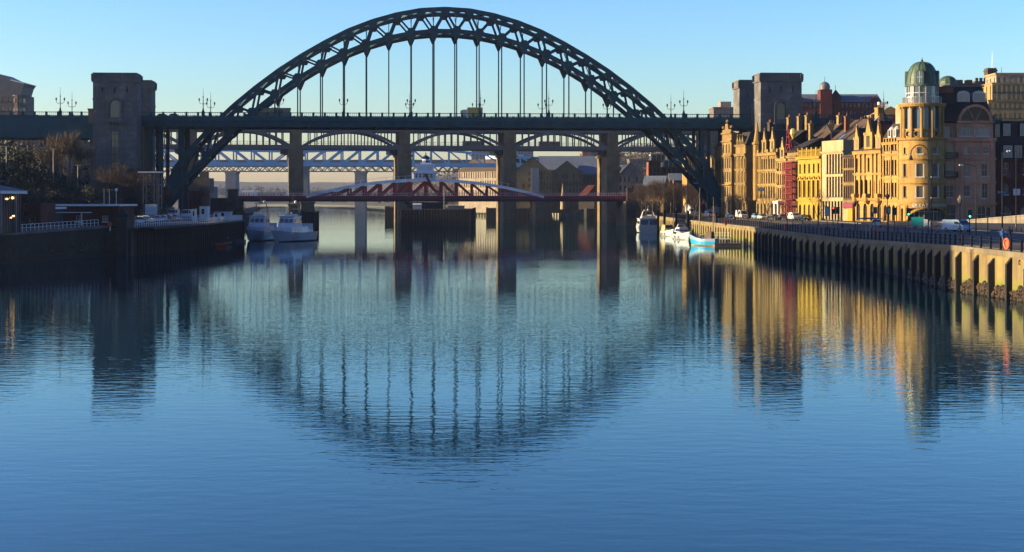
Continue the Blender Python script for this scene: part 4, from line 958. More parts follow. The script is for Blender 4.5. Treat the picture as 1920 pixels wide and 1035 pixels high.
shell(B6b, 17, 24, 17, 'greystone'); k = MB(); k.xprism([(-.5,17.2),(12,26.8),(24.4,17.2),(24.4,16.9),(-.5,16.9)], -.3, 17.3); k.build('roof', M['slate_brown'], B6b)
k = MB(); k.add([(8,5.0,21.7),(10.4,5.0,21.7),(10.4,7.2,23.3),(8,7.2,23.3)], [(0,1,2,3)]); k.build('rooflight', M['glassblue'], B6b); chimney(B6b, 15, 12, 25.5, 1.4, 1, 3.6, 'gold', 2)
# cream house
B7, W7, yc = street(1541, 1581, 'cream_modern_block', 'pale cream block with tall narrow strip windows in three tiers')
shell(B7, W7, 14, 18.4, 'cream', specs_front=[(.3,4.6,7,1.15,0),(6.0,5.0,6,1.15,0,W7*.2,W7),(11.8,4.8,6,1.15,0,W7*.2,W7)], fm='darkframe', dep=.45)
band(B7, W7, 16.9, .25, .25, 'cream'); k = MB(); k.box(0,0,18.4,W7,.5,20.0); k.box(W7-.5,.5,18.4,W7,9,20); k.build('parapet', M['cream'], B7)
# brown striped
B8, W8, yc = street(1581.5, 1602, 'brown_brick_house', 'narrow brown brick house with close set windows over a pink shop sign')
shell(B8, W8, 14, 15.9, 'brownbrick', specs_front=[(5.6,3.0,5,.85,0),(9.7,2.7,5,.85,0),(13.0,2.3,5,.85,0)], fm='brownframe')
for z in (4.6, 8.9, 12.5): band(B8, W8, z, .3, .15, 'tan')
band(B8, W8, 15.6, .3, .3, 'brownbrick'); gable_roof(B8, W8, 14, 15.9, 2.6, 'slate', 'x')
k = MB(); k.box(.4,-.35,3.3,W8-.3,0,4.4); k.build('shop_sign', M['pink'], B8); k = MB(); k.box(.5,-.3,0,3.2,-.02,3.1); k.build('shop_door', M['cream'], B8); k = MB(); k.box(3.4,-.5,0,W8-.1,-.05,3.2); k.build('yellow_panel', M['yellow'], B8)
# gothic gabled
B9, W9, yc = street(1603, 1655, 'gabled_sandstone_block', 'rich yellow sandstone block with three dormer gables and arched first floor windows')
H9 = 17.2
shell(B9, W9, 15, H9, 'ochre', specs_front=[(.4,4.0,4,2.1,1),(6.1,4.0,6,1.4,1),(12.0,3.2,7,1.1,0)], fm='brownframe', dep=.45)
for z, h, o_ in ((5.1,.4,.5),(11.1,.3,.3),(16.1,.6,.6)): band(B9, W9, z, h, o_, 'ochre')
gable_roof(B9, W9, 15, H9, 5.2, 'slate', 'x')
for x, w, h in ((1.6,2.8,6.0),(W9*.53,4.6,7.6),(W9-1.8,2.8,6.4)): gablet(B9, x, H9-.2, w, h, 'ochre', -.25, D_=6)
pilasters(B9, W9, 5.5, 16.1, [.5,3.4,W9*.38,W9*.66,W9-3.2,W9-.5], 'ochre', .55, .35)
for x in (W9*.02+1, W9*.5, W9-1.2):
    k = MB(); k.lathe([(.2,4.2),(.9,5.0),(1.0,5.6),(.9,5.9)], (x,-.4), 8); k.box(x-.9,-1.2,5.9,x+.9,0,6.7); k.build('carved_bracket', M['ochre'], B9)
# four storey
B10, W10, yc = street(1656, 1687, 'plain_sandstone_block', 'plain four storey yellow sandstone block with paired windows left of the domed corner')
H10 = zat(258, yc)-5.05
shell(B10, W10, 15, H10, 'ochre', specs_front=[(.5,3.6,4,1.6,1),(6.0,3.2,6,.95,0),(11.0,3.4,6,.95,0),(16.6,2.8,6,.95,0)], fm='brownframe', dep=.4)
for z, h, o_ in ((4.9,.4,.3),(10,.25,.2),(15.4,.3,.25),(H10-1.6,.4,.4)): band(B10, W10, z, h, o_, 'ochre')
pilasters(B10, W10, 5.3, H10-1.6, [.4,W10*.5,W10-.5], 'ochre', .45)
mansard(B10, W10, 15, H10, 3.2, 1.6, 'slate')
for x in (W10*.45, W10*.75):
    k = MB(); k.box(x-.8,-.3,H10,x+.8,2,H10+1.8); k.lathe([(.8,H10+1.8),(.6,H10+2.2),(.05,H10+2.6)], (x,.4), 8); k.build('dormer', M['whiteframe'], B10); k = MB(); k.box(x-.5,-.34,H10+.3,x+.5,-.31,H10+1.7); k.build('dormer_window', M['glass'], B10)
k = MB(); k.cyl((1,5,H10),(1,5,H10+8.5),.5,.3,8); k.box(.6,4.6,H10+8.5,1.4,5.4,H10+9.2); k.build('chimney_stack', M['gold'], B10)
# ---------------------------------------------------------------- domed corner building
YC = 378.0; px8 = F/YC
XC = xat(1729, YC)+0.0; RD = 4.55
CB = thing('domed_corner_building', 'corner building with green copper dome, round drum of tall windows and arched cafe front', 'building', (XC, YC, 4.8), 0)
zl = lambda v: zat(v, YC-RD)-4.8
def dr(mb, prof, n_=28, m=0): return mb.lathe(prof, (0,0), n_, m)
# round lower drum with window openings
def drum_wall(z0, z1, r, ops, name='drum_wall', mat='ochre', n_=64, a0=-pi-.35, a1=.35, dep=.4):
    # ops: (angle centre deg from camera-facing direction, + to the right; width m; za; zb)
    k = MB(); A = lambda i: a0+(a1-a0)*i/n_
    zs = sorted({z0, z1} | {o[2] for o in ops} | {o[3] for o in ops})
    for j in range(len(zs)-1):
        for i in range(n_):
            am = (A(i)+A(i+1))/2; cz = (zs[j]+zs[j+1])/2
            if any(o[2] < cz < o[3] and abs(am-(-pi/2+R(o[0])))*r < o[1]/2 for o in ops): continue
            p = [(r*cos(A(i)), r*sin(A(i))), (r*cos(A(i+1)), r*sin(A(i+1)))]
            k.add([(*p[0],zs[j]),(*p[1],zs[j]),(*p[1],zs[j+1]),(*p[0],zs[j+1])], [(0,1,2,3)])
    k.build(name, M[mat], CB)
    for o in ops:
        a = -pi/2+R(o[0]); w = o[1]+.25; h = o[3]-o[2]
        k = MB(); k.box(-w/2,.06,o[2]-.1,-w/2+.28,.5,o[3]+.1); k.box(w/2-.28,.06,o[2]-.1,w/2,.5,o[3]+.1); k.box(-w/2,.06,o[2]-.1,w/2,.5,o[2]); k.box(-w/2-.1,-.12,o[2]-.22,w/2+.1,.3,o[2]-.005); k.box(-w/2,.06,o[3],w/2,.5,o[3]+.1)
        rr = r-.02; lx, ly = rr*cos(a), rr*sin(a); f_ = k.build('window', M['whiteframe'] if o[1] > 1.3 else M['brownframe'], CB, loc=(lx, ly, 0), rz=a+pi/2)
        g = MB(); g.add([(-w/2,.32,o[2]-.1),(w/2,.32,o[2]-.1),(w/2,.32,o[3]+.1),(-w/2,.32,o[3]+.1)], [(0,1,2,3)]); g.build('pane', M['glass'], f_)
ops = []
for a in (-62, -20, 20, 62):
    w = 1.75 if abs(a) < 40 else 1.1
    ops += [(a, w, zl(370), zl(349)), (a, w, zl(331), zl(307)), (a, w*.8, zl(288), zl(276))]
RL = RD+.55
drum_wall(zl(385), zl(262), RL, ops)
for v, t, o_ in ((383,.5,.35),(345,.25,.18),(300,.25,.18),(262,.5,.5)):
    k = MB(); dr(k, [(RL-.3,zl(v)), (RL+o_,zl(v)), (RL+o_+.12,zl(v)+t), (RL-.3,zl(v)+t)], 36); k.build('string_course', M['ochre'], CB)
# ground floor of the drum: piers and big arch
k = MB()
for a in (-90, -58, 78): 
    for t in range(1): q = -pi/2+R(a); k.cyl((RL*cos(q)*.96, RL*sin(q)*.96, 0), (RL*cos(q)*.96, RL*sin(q)*.96, zl(385)), .75, .7, 8)
dr(k, [(RL-.05, zl(391)), (RL-.05, zl(385)), (RL-.6, zl(385))], 36); k.build('ground_floor_pier', M['ochre'], CB)
k = MB(); dr(k, [(RL-.8, 0), (RL-.8, zl(389))], 30); k.build('shopfront_glass', M['glass'], CB)
k = MB()
for a in np.arange(-50, 75, 14): q = -pi/2+R(a); k.bar(((RL-.7)*cos(q),(RL-.7)*sin(q),.2), ((RL-.7)*cos(q),(RL-.7)*sin(q),zl(390)), .09)
for a in np.arange(-55, 72, 6):
    q, q2_ = -pi/2+R(a), -pi/2+R(a+6)
    for z in (.9, 2.9): k.bar(((RL-.7)*cos(q),(RL-.7)*sin(q),z), ((RL-.7)*cos(q2_),(RL-.7)*sin(q2_),z), .1)
k.build('shopfront_frame', M['whiteframe'], CB)
k = MB(); rr = RL+.05; pa = []
for t in range(25):
    b_ = pi*t/24; a = 62*cos(b_); z = .6+3.35*sin(b_); q = -pi/2+R(a+8); pa.append((rr*cos(q), rr*sin(q), z))
for p, q in zip(pa[:-1], pa[1:]): k.bar(p, q, .5, .5)
k.build('arch_surround', M['ochre'], CB)
# drum of tall windows
z0, z1 = zl(262)+.5, zl(199)
k = MB(); dr(k, [(RD-.55, z0), (RD-.55, z1)], 30); k.build('upper_glazing', M['glassblue'], CB)
zc = zl(243)
for a in range(-105, 106, 30):
    q = -pi/2+R(a); c = (cos(q)*(RD-.05), sin(q)*(RD-.05)); k = MB(); k.cyl((*c, z0), (*c, z1), .36, .33, 8); k.box(c[0]-.45, c[1]-.45, z1-.4, c[0]+.45, c[1]+.45, z1); k.build('column', M['ochre'], CB)
for a in range(-90, 91, 30):
    q = -pi/2+R(a); k = MB(); w = 1.75; zz = z0+.1; hh = zc-z0
    n_ = 12; rr_ = .66; cz = hh*.5
    sq = [(-w/2,0),(w/2,0),(w/2,hh),(-w/2,hh)]
    for t in range(n_):
        a1, a2 = 2*pi*t/n_, 2*pi*(t+1)/n_
        def edge(an):
            dx, dz = cos(an), sin(an); s_ = min((w/2)/abs(dx) if abs(dx) > 1e-6 else 9e9, (hh/2)/abs(dz) if abs(dz) > 1e-6 else 9e9); return (dx*s_, cz+dz*s_)
        e1, e2 = edge(a1), edge(a2); k.add([(rr_*cos(a1),0,cz+rr_*sin(a1)),(rr_*cos(a2),0,cz+rr_*sin(a2)),(e2[0],0,e2[1]),(e1[0],0,e1[1])], [(0,3,2,1)])
        k.xbar((rr_*cos(a1),0,cz+rr_*sin(a1)),(rr_*cos(a2),0,cz+rr_*sin(a2)), .3, .16)
    k.box(-w/2,-.1,hh,w/2,.3,hh+.25); r_ = RD-.3; k.build('roundel_panel', M['ochre'], CB, loc=(r_*cos(q), r_*sin(q), z0), rz=q+pi/2)
k = MB(); dr(k, [(RD-.6,z1), (RD+.45,z1), (RD+.75,z1+.5), (RD+.8,z1+.75), (RD-.6,z1+.8)], 36); k.build('drum_cornice', M['ochre'], CB)
zb1, zb2 = z1+.8, zl(157)
k = MB(); dr(k, [(RD-1.1, zb1), (RD-1.1, zb2)], 16); k.build('lantern_glazing', M['glassblue'], CB)
k = MB()
for i in range(16): q = 2*pi*i/16; k.bar(((RD-1.05)*cos(q),(RD-1.05)*sin(q),zb1), ((RD-1.05)*cos(q),(RD-1.05)*sin(q),zb2), .2)
for z in (zb1+(zb2-zb1)*.55,):
    for i in range(16): q, q2_ = 2*pi*i/16, 2*pi*(i+1)/16; k.bar(((RD-1.0)*cos(q),(RD-1.0)*sin(q),z), ((RD-1.0)*cos(q2_),(RD-1.0)*sin(q2_),z), .15)
k.build('lantern_frame', M['whiteframe'], CB)
m, n, b = nmat('balustrade_glass'); b.inputs['Base Color'].default_value = (.2,.24,.27,1); b.inputs['Roughness'].default_value = .1; b.inputs['Alpha'].default_value = .3; M['balglass'] = m
k = MB(); dr(k, [(RD-.3, zb1), (RD-.3, zb1+1.3)], 24); k.build('glass_balustrade', m, CB)
k = MB(); dr(k, [(RD-.36, zb1+1.3), (RD-.24, zb1+1.3), (RD-.24, zb1+1.4), (RD-.36, zb1+1.4)], 24); k.build('balustrade_rail', M['chrome'], CB)
for i in range(24): q = 2*pi*i/24; k = MB(); k.bar(((RD-.3)*cos(q),(RD-.3)*sin(q),zb1-.1), ((RD-.3)*cos(q),(RD-.3)*sin(q),zb1+1.35), .07); k.build('balustrade_post', M['chrome'], CB)
# dome
rdm = RD-1.0; zd = zb2; zt = zl(112)
prof = [(rdm+.25, zd-.35), (rdm+.3, zd), (rdm+.05, zd+.1)]
for i in range(1, 11): t = i/10; prof.append((rdm*cos(t*pi/2)**.8+.02, zd+.1+(zt-zd-.2)*sin(t*pi/2)**.95))
k = MB(); dr(k, prof, 24); k.build('dome', M['copper'], CB, smooth=False)
k = MB(); 
for i in range(12):
    q = 2*pi*i/12
    for p_, n2 in zip(prof[2:-1], prof[3:]): k.bar((p_[0]*cos(q)*1.01, p_[0]*sin(q)*1.01, p_[1]), (n2[0]*cos(q)*1.01, n2[0]*sin(q)*1.01, n2[1]), .12)
k.build('dome_rib', M['copper'], CB)
k = MB(); k.cyl((0,0,zt-.2),(0,0,zt+.9),.18,.04,6); k.ball((0,0,zt+.15),.28,6); k.build('finial', M['iron'], CB)
for a in (-22, 68, -112):
    q = -pi/2+R(a); k = MB(); w = 1.25; hh = 2.0
    k.prism([(-w/2-.25,-.3),(w/2+.25,-.3),(w/2+.25,hh)]+[((w/2+.25)*cos(pi*t/8), hh+(w/2+.25)*sin(pi*t/8)) for t in range(1,8)]+[(-w/2-.25,hh)], 0, 2.4)
    d_ = k.build('dome_window', M['copper'], CB, loc=((rdm+.15)*cos(q), (rdm+.15)*sin(q), zd+.3), rz=q+pi/2)
    g = MB(); g.prism([(-w/2,0),(w/2,0),(w/2,hh)]+[((w/2)*cos(pi*t/8), hh+(w/2)*sin(pi*t/8)) for t in range(1,8)]+[(-w/2,hh)], -.04, .01); g.build('pane', M['glassblue'], d_)
    g = MB(); g.box(-.05,-.1,0,.05,-.04,hh+.6); g.box(-w/2,-.1,hh*.6,w/2,-.04,hh*.6+.1); g.build('glazing_bar', M['whiteframe'], d_)
# lettering over the cafe
def text_mesh(s, size, mat, parent, loc, rot, ext=.03, name='lettering'):
    cu = bpy.data.curves.new(name, 'FONT'); cu.body = s; cu.size = size; cu.extrude = ext; cu.resolution_u = 2; cu.align_x = 'CENTER'
    o = bpy.data.objects.new('tmp_text', cu); COL.objects.link(o); dg = bpy.context.evaluated_depsgraph_get(); me = bpy.data.meshes.new_from_object(o.evaluated_get(dg)); bpy.data.objects.remove(o)
    me.materials.clear(); me.materials.append(mat); q = link(name, me, parent, loc); q.rotation_euler = rot; return q
word = 'GREAT COFFEE'
for i, ch in enumerate(word):
    if ch == ' ': continue
    a = -34+i*7.8; q = -pi/2+R(a); rr = RL+.42; text_mesh(ch, .95, M['white'], CB, (rr*cos(q), rr*sin(q), zl(387.5)), (pi/2, 0, q+pi/2), name='letter')
k = MB(); 
for i in range(20):
    a = -45+i*5.4; q, q2_ = -pi/2+R(a), -pi/2+R(a+5.4); k.bar(((RL+.28)*cos(q),(RL+.28)*sin(q),zl(385)), ((RL+.28)*cos(q2_),(RL+.28)*sin(q2_),zl(385)), .2, 1.25)
k.build('sign_board', M['ochre'], CB)
# left wing (lit, facing the river) between plain block and drum, then right wing facing the camera
ax, ay = front_at(1687); bx, by = XC-RL+.6, YC+1.0
angL = atan2(by-ay, bx-ax); WL = sqrt((bx-ax)**2+(by-ay)**2)
LWg = facade(CB, WL, zl(262), [(5.8,3.2,2,1.1,0),(10.7,3.6,2,1.1,0),(16.4,2.8,2,1.0,0)], 'ochre', loc=(ax-XC, ay-YC, 0), rz=angL, fm='whiteframe')
WR = 12.3; RZ_ = R(2); HR = zl(262)
x0r = RL-1.1
xw = lambda u: xat(u, YC)-XC-x0r
facade(CB, WR, HR, [(.2,4.2,1,2.6,0,xw(1770),xw(1788)),(.3,3.9,1,2.0,1,xw(1832),xw(1846)),
    (zl(370),zl(347)-zl(370),1,1.9,0,xw(1770),xw(1786)),(zl(328),zl(306)-zl(328),1,1.9,0,xw(1770),xw(1786)),(zl(294),zl(272)-zl(294),1,1.9,0,xw(1770),xw(1786)),
    (zl(368),zl(348)-zl(368),1,1.2,0,xw(1752),xw(1762)),(zl(330),zl(307)-zl(330),1,1.1,0,xw(1752),xw(1762)),(zl(288),zl(276)-zl(288),1,1.0,0,xw(1750),xw(1761)),
    (zl(368),zl(347)-zl(368),1,1.35,0,xw(1805),xw(1817)),(zl(330),zl(308)-zl(330),1,1.3,0,xw(1805),xw(1817)),(zl(330),zl(306)-zl(330),1,1.3,0,xw(1838),xw(1850)),(zl(372),zl(343)-zl(372),1,1.3,1,xw(1839),xw(1850)),
    (zl(287),zl(275)-zl(287),3,1.1,0,xw(1800),xw(1856))], 'redstone', loc=(x0r,-1.2,0), rz=RZ_, fm='whiteframe', gm='glass')
facade(CB, 16, HR, [(zl(368),2.6,4,1.2,0),(zl(330),2.6,4,1.2,0)], 'redstone', loc=(x0r+WR*cos(RZ_), -1.2+WR*sin(RZ_), 0), rz=pi/2, fm='brownframe')
k = MB(); k.add([(x0r,14.9,0),(x0r+WR,14.9,0),(x0r+WR,14.9,HR),(x0r,14.9,HR)], [(3,2,1,0)]); k.box(ax-XC+.3, RL*0+1, HR-.3, x0r+WR-.2, 14.8, HR-.05); k.build('rear_wall', M['redstone'], CB)
for v, t, o_ in ((385,.45,.35),(344,.3,.2),(300,.3,.2),(264,.6,.55)):
    k = MB(); k.box(0,-o_,zl(v),WR+.1,.02,zl(v)+t); k.box(0,-o_-.15,zl(v)+t,WR+.25,.02,zl(v)+t+.18); k.build('string_course', M['redstone'], CB, loc=(x0r,-1.2,0), rz=RZ_)
for xx in (xw(1764), xw(1792), xw(1858)):
    k = MB(); k.box(xx-.35,-.25,zl(384),xx+.35,.02,HR); k.build('pilaster', M['redstone'], CB, loc=(x0r,-1.2,0), rz=RZ_)
# iron balconies
for v in (331, 295):
    k = MB(); xa, xb = xw(1765), xw(1791); z = zl(v); k.box(xa,-1.3,z-.15,xb,0,z)
    for x in np.arange(xa, xb, .22): k.box(x-.03,-1.28,z,x+.03,-1.24,z+1.1)
    k.box(xa,-1.3,z+1.1,xb,-1.22,z+1.18); k.box(xa,-1.3,z,xa+.06,0,z+1.1); k.box(xb-.06,-1.3,z,xb,0,z+1.1); k.build('iron_balcony', M['iron'], CB, loc=(x0r,-1.2,0), rz=RZ_)
# attic storey with white triple windows and the great half-round window in the mansard
z5 = HR+.75; x5, x6 = xw(1792), xw(1861)
facade(CB, x6-x5, zl(229), [(zl(254),zl(237)-zl(254),1,3.2,0,.5,(x6-x5)*.47),(zl(254),zl(237)-zl(254),1,3.2,0,(x6-x5)*.5,(x6-x5)-.4)], 'redstone', loc=(x0r+x5*cos(RZ_), -.9+x5*sin(RZ_), 0), rz=RZ_, z0=HR, fm='whiteframe', gm='glasspink', bars=(3,0))
facade(CB, x5+1, zl(229), [(zl(256),zl(236)-zl(256),1,1.6,0,1.5,x5)], 'redstone', loc=(x0r-.8,.3,0), rz=RZ_, z0=HR, gm='glasspink')
k = MB(); k.box(x5-.1,-.5,zl(229),x6+.2,.4,zl(229)+.35); k.build('cornice', M['redstone'], CB, loc=(x0r,-.9,0), rz=RZ_)
zm0, zm1 = zl(229)+.3, zl(159)
k = MB(); W_ = x6-x5
k.add([(x0r+1.2,-.4,zm0),(x0r+x6+.3,-.2,zm0),(x0r+x6+.3,14,zm0),(x0r-2,14,zm0),(x0r+1.8,2.2,zm1),(x0r+x6-1.7,2.4,zm1),(x0r+x6-1.7,12,zm1),(x0r-1,12,zm1)], [(0,3,2,1),(4,5,6,7),(0,1,5,4),(1,2,6,5),(2,3,7,6),(3,0,4,7)]); mr = k.build('mansard_roof', M['slate'], CB)
k = MB(); k.box(x0r+1.4,2.0,zm1,x0r+x6-1.3,12.4,zm1+.35); k.build('roof_ridge', M['lead'], CB)
cxh = x0r+(x5+x6)/2*1.0+.0; rh = (x6-x5)*.43; zh = zm0
k = MB(); n_ = 20
for t in range(n_):
    a, b_ = pi*t/n_, pi*(t+1)/n_; k.xbar((cxh+rh*cos(a),-.75,zh+rh*sin(a)), (cxh+rh*cos(b_),-.75,zh+rh*sin(b_)), .9, .6)
k.build('half_round_surround', M['redstone'], CB)
k = MB(); k.prism([(cxh+rh*cos(pi*t/n_), zh+rh*sin(pi*t/n_)) for t in range(n_+1)], -.6, 2.6); k.build('half_round_window', plain('brown_glazing', (.085,.04,.028), .25), CB)  # half-round glazing in one plain dark brown
k = MB()
for a in (R(62), R(118)): k.xbar((cxh,-.72,zh), (cxh+rh*cos(a),-.72,zh+rh*sin(a)), .12, .16)
k.box(cxh-rh,-.72,zh,cxh+rh,-.6,zh+.2); k.build('glazing_bar', M['redstone'], CB)
for u in (1807, 1837):
    xx = xat(u, YC)-XC; k = MB(); w = 2.5; zz = zl(187); hh = 1.7
    k.prism([(xx-w/2-.2,zz-.2),(xx+w/2+.2,zz-.2),(xx+w/2+.2,zz+hh),(xx+w*.3,zz+hh+.5),(xx,zz+hh+.65),(xx-w*.3,zz+hh+.5),(xx-w/2-.2,zz+hh)], .2, 2.6)
    d_ = k.build('dormer_window', M['whiteframe'], CB); g = MB(); g.box(xx-w/2+.05,.15,zz,xx-.06,.19,zz+hh); g.box(xx+.06,.15,zz,xx+w/2-.05,.19,zz+hh); g.build('pane', M['glasspink'], d_)
k = MB(); k.box(RD-1.2,0,zb1,x0r+x5+.2,10,zl(160)); k.build('link_block', M['slate'], CB)
k = MB(); k.box(RD-1.0,-.6,zl(172),x0r+x5-.6,3,zl(162)); k.build('link_cornice', M['orangebrick'], CB)
k = MB(); k.box(-3,3.5,HR,RD+4,13,zb1+.2); k.build('rear_attic', M['redstone'], CB)
# ---------------------------------------------------------------- right edge buildings
YB = 380
RBx = xat(1868, YB)
RB = thing('dark_red_brick_terrace', 'dark red brick terrace with slate mansard and white dormers, at the right edge', 'building', (RBx, YB, 5.2), R(2))
zr = lambda v: zat(v, YB)-5.2
xr_ = lambda u: xat(u, YB)-RBx
shell(RB, 18, 14, zr(300), 'redbrick', specs_front=[(zr(365),2.5,4,1.2,1),(zr(327),2.6,4,1.2,0),(.3,3.4,4,2.4,1)], fm='whiteframe', bars=(1,1))
for z in (zr(376), zr(338), zr(302)): band(RB, 18, z, .35, .25, 'redbrick')
mansard(RB, 18, 14, zr(298), zr(226)-zr(298), 1.4, 'slate')
for u, v0, v1, w, ar in ((1889,254,232,1.6,1),(1889,295,273,2.0,0),(1871,256,233,1.0,1),(1921,254,232,1.6,1),(1909,295,273,1.6,0)):
    xx = xr_(u); zz = zr(v0); hh = zr(v1)-zr(v0); k = MB(); y_ = -.3 if v0 > 270 else .35
    k.box(xx-w/2-.15,y_,zz-.15,xx+w/2+.15,2.5,zz+hh)
    if ar: k.prism([(xx+(w/2+.15)*cos(pi*t/8), zz+hh+(w/2+.15)*sin(pi*t/8)*.8) for t in range(9)], y_, 2.5)
    d_ = k.build('dormer', M['slate'], RB); g = MB(); g.box(xx-w/2-.02,y_-.03,zz-.05,xx+w/2+.02,y_-.002,zz+hh); g.build('dormer_frame', M['whiteframe'], RB); g = MB(); g.box(xx-w/2+.1,y_-.06,zz+.05,xx-.05,y_-.031,zz+hh-.1); g.box(xx+.05,y_-.06,zz+.05,xx+w/2-.1,y_-.031,zz+hh-.1); g.build('pane', M['glassblue'], d_)
k = MB(); k.box(xr_(1886),-.35,zr(333),xr_(1895),-.25,zr(323)); k.build('pink_banner', M['pink'], RB)
k = MB(); k.box(xr_(1882)+2,-.6,zr(366)-.0,xr_(1905)+.8,-.5,zr(354)); k.build('white_notice', M['white'], RB)
# retaining wall along the side street
rw = thing('stone_garden_wall', 'low pale stone retaining wall running across in front of the corner building', 'wall', (0,0,0))
k = MB(); a = (xat(1752, 356), 356); b_ = (xat(2000, 332), 332); quad_face(k, a, b_, 4, 0, zat(421,356)+.2, zat(398, 332), 0, .6); k.build('wall_face', M['palestone'], rw)
k = MB(); quad_face(k, a, b_, zat(421,356)+.2, 0, zat(421,356)+.45, zat(398,332)+.25, .1, .8); k.v = [v if i > 3 else (v[0],v[1],(zat(421,356)+.203 if i in (0,3) else zat(398,332)+.003)) for i, v in enumerate(k.v)]; k.build('wall_coping', M['palestone'], rw)
# backdrop bits above the roofs
def simple_block(name, label, u0, u1, vt, vb, Y, mat, rows, ncol, fm='darkframe', gm='glass', D_=20, roof=None, rise=0, roofmat='slate', ang=0, along='x', ww=None, cat='building', side=None, hfrac=.55, x_in=0):
    x0, x1 = xat(u0, Y), xat(u1, Y); W = (x1-x0)/cos(ang); zb = zat(vb, Y); zb2_ = min(zb, (GR if x0 > XR(Y) else GL)(x0, Y))-2; H = zat(vt, Y)-zb2_
    t = thing(name, label, cat, (x0, Y, zb2_), ang)
    H0_ = zb-zb2_; fh = (H-H0_)/rows if rows else 1; w = ww or W/ncol*.45
    fs = [(H0_+fh*i+fh*.25, fh*hfrac, ncol, w, 0) for i in range(rows)]
    nside = max(1, int(D_/(W/ncol))) if side is None else side
    fs2 = [(s[0], s[1], nside, w, 0) for s in fs] if nside else []
    shell(t, W, D_, H, mat, specs_front=fs, specs_right=fs2 if x0 < 0 else (), specs_left=fs2 if x0 > 0 else (), fm=fm, gm=gm, bars=(0,0))
    if roof == 'gable': gable_roof(t, W, D_, H, rise, roofmat, along, wall=mat)
    if roof == 'mansard': mansard(t, W, D_, H, rise, rise*.5, roofmat)
    if roof == 'flat': k = MB(); k.box(-.3,-.3,H,W+.3,D_+.3,H+.7); k.build('parapet', M[mat], t)
    return t, W, H
# red turreted building on the hill
t, W, H = simple_block('turreted_red_building', 'dark red brick building with domed turret and pointed turret on the skyline', 1486, 1652, 190, 235, 650, 'redbrick', 3, 22, D_=14, roof='gable', rise=3.2, roofmat='slate_blue', side=2)
zq_ = lambda v: zat(v, 650)-t.location.z; xq = lambda u: xat(u, 650)-xat(1486, 650)
k = MB(); k.box(xq(1537),-1.5,0,xq(1559),5,zq_(168)); k.build('turret', M['redbrick'], t)
k = MB(); k.lathe([(2.0,zq_(168)),(2.1,zq_(162))]+[(2.05*cos(a*pi/12), zq_(162)+1.9*sin(a*pi/12)) for a in range(1,6)]+[(.02,zq_(152))], (xq(1548),1.8), 14); k.build('turret_dome', M['lead'], t)
k = MB(); k.box(xq(1559)+.01,-1,0,xq(1576),4,zq_(182)); k.build('turret', M['redbrick'], t)
k = MB(); k.frustum(xq(1559),-1.2,zq_(182),xq(1577),3.6,zq_(168),1.75,2.3); k.build('turret_spire', M['slate'], t)
for u, v in ((1548,142),(1568,158),(1495,178),(1520,183)):
    k = MB(); k.cyl((xq(u),1.8 if u > 1530 else 0,zq_(v)-.2),(xq(u),1.8 if u > 1530 else 0,zq_(v)-4),.08,.12,5); k.build('finial', M['iron'], t)
for u in (1497, 1640): k = MB(); k.prism([(xq(u-11),zq_(192)),(xq(u+11),zq_(192)),(xq(u),zq_(180))], -.6, 6); k.build('gable_wall', M['redbrick'], t)
# pedimented court
t, W, H = simple_block('pedimented_stone_hall', 'small pale stone hall with a low pediment behind the roofs, left of the dome', 1634, 1700, 214, 240, 560, 'gold2', 1, 6, D_=14, side=0)
k = MB(); k.prism([(2,H+.3),(W-1,H+.3),(W/2+.5,H+2.6)], -.6, 14); k.box(1.4,-.9,H-.3,W-.4,.1,H+.29); k.build('pediment', M['gold2'], t)
k = MB(); k.box(3.4,2,H,5,4,H+3.4); k.box(2.9,1.6,H+3.4,5.5,4.4,H+4.2); k.build('cupola', M['white'], t)
# castle keep
t, W, H = simple_block('castle_keep', 'dark square battlemented keep with corner tower and flagpole on the skyline', 1828, 1873, 152, 240, 600, 'darkstone', 0, 1, D_=10, side=0)
xk = lambda u: xat(u, 600)-xat(1828, 600); zk = lambda v: zat(v, 600)-t.location.z
k = MB(); k.box(xk(1851),-.8,0,xk(1868),4,zk(131))
for u in (1851,1857,1863.5): k.box(xk(u),-1.0,zk(131),xk(u+3.6),4,zk(127.5))
k.box(xk(1850),-1.1,zk(134),xk(1869),4.3,zk(131)); k.build('corner_tower', M['darkstone'], t)
for u in (1829,1837,1845): k = MB(); k.box(xk(u),-.5,zk(152),xk(u+4.5),.6,zk(146)); k.build('battlement', M['darkstone'], t)
k = MB(); k.cyl((xk(1862),1,zk(128)),(xk(1862),1,zk(96)),.14,.06,6); k.build('flagpole', M['white'], t)
# stepped pale office block
YY = 520
t, W, H = simple_block('stepped_stone_office', 'large stepped yellow stone office block on the hill, upper right corner', 1853, 1990, 189, 262, YY, 'gold2', 4, 15, D_=20, side=4, hfrac=.5)
xk = lambda u: xat(u, YY)-xat(1853, YY); zk = lambda v: zat(v, YY)-t.location.z
facade(t, xk(1990)-xk(1863), zk(156), [(zk(186),2.1,14,1.0,0),(zk(172),2.1,14,1.0,0)], 'gold2', loc=(xk(1863),1.5,0), z0=zk(189), fm='darkframe', bars=(0,0))
facade(t, 16, zk(156), [(zk(186),2.1,4,1.0,0),(zk(172),2.1,4,1.0,0)], 'gold2', loc=(xk(1863),17.5,0), rz=-pi/2, z0=zk(189), fm='darkframe', bars=(0,0))
facade(t, xk(1990)-xk(1874), zk(138.5), [(zk(153),1.6,11,.9,0)], 'palestone', loc=(xk(1874),3.5,0), z0=zk(156), fm='darkframe', bars=(0,0))
facade(t, 12, zk(138.5), [(zk(153),1.6,3,.9,0)], 'palestone', loc=(xk(1874),15.5,0), rz=-pi/2, z0=zk(156), fm='darkframe', bars=(0,0))
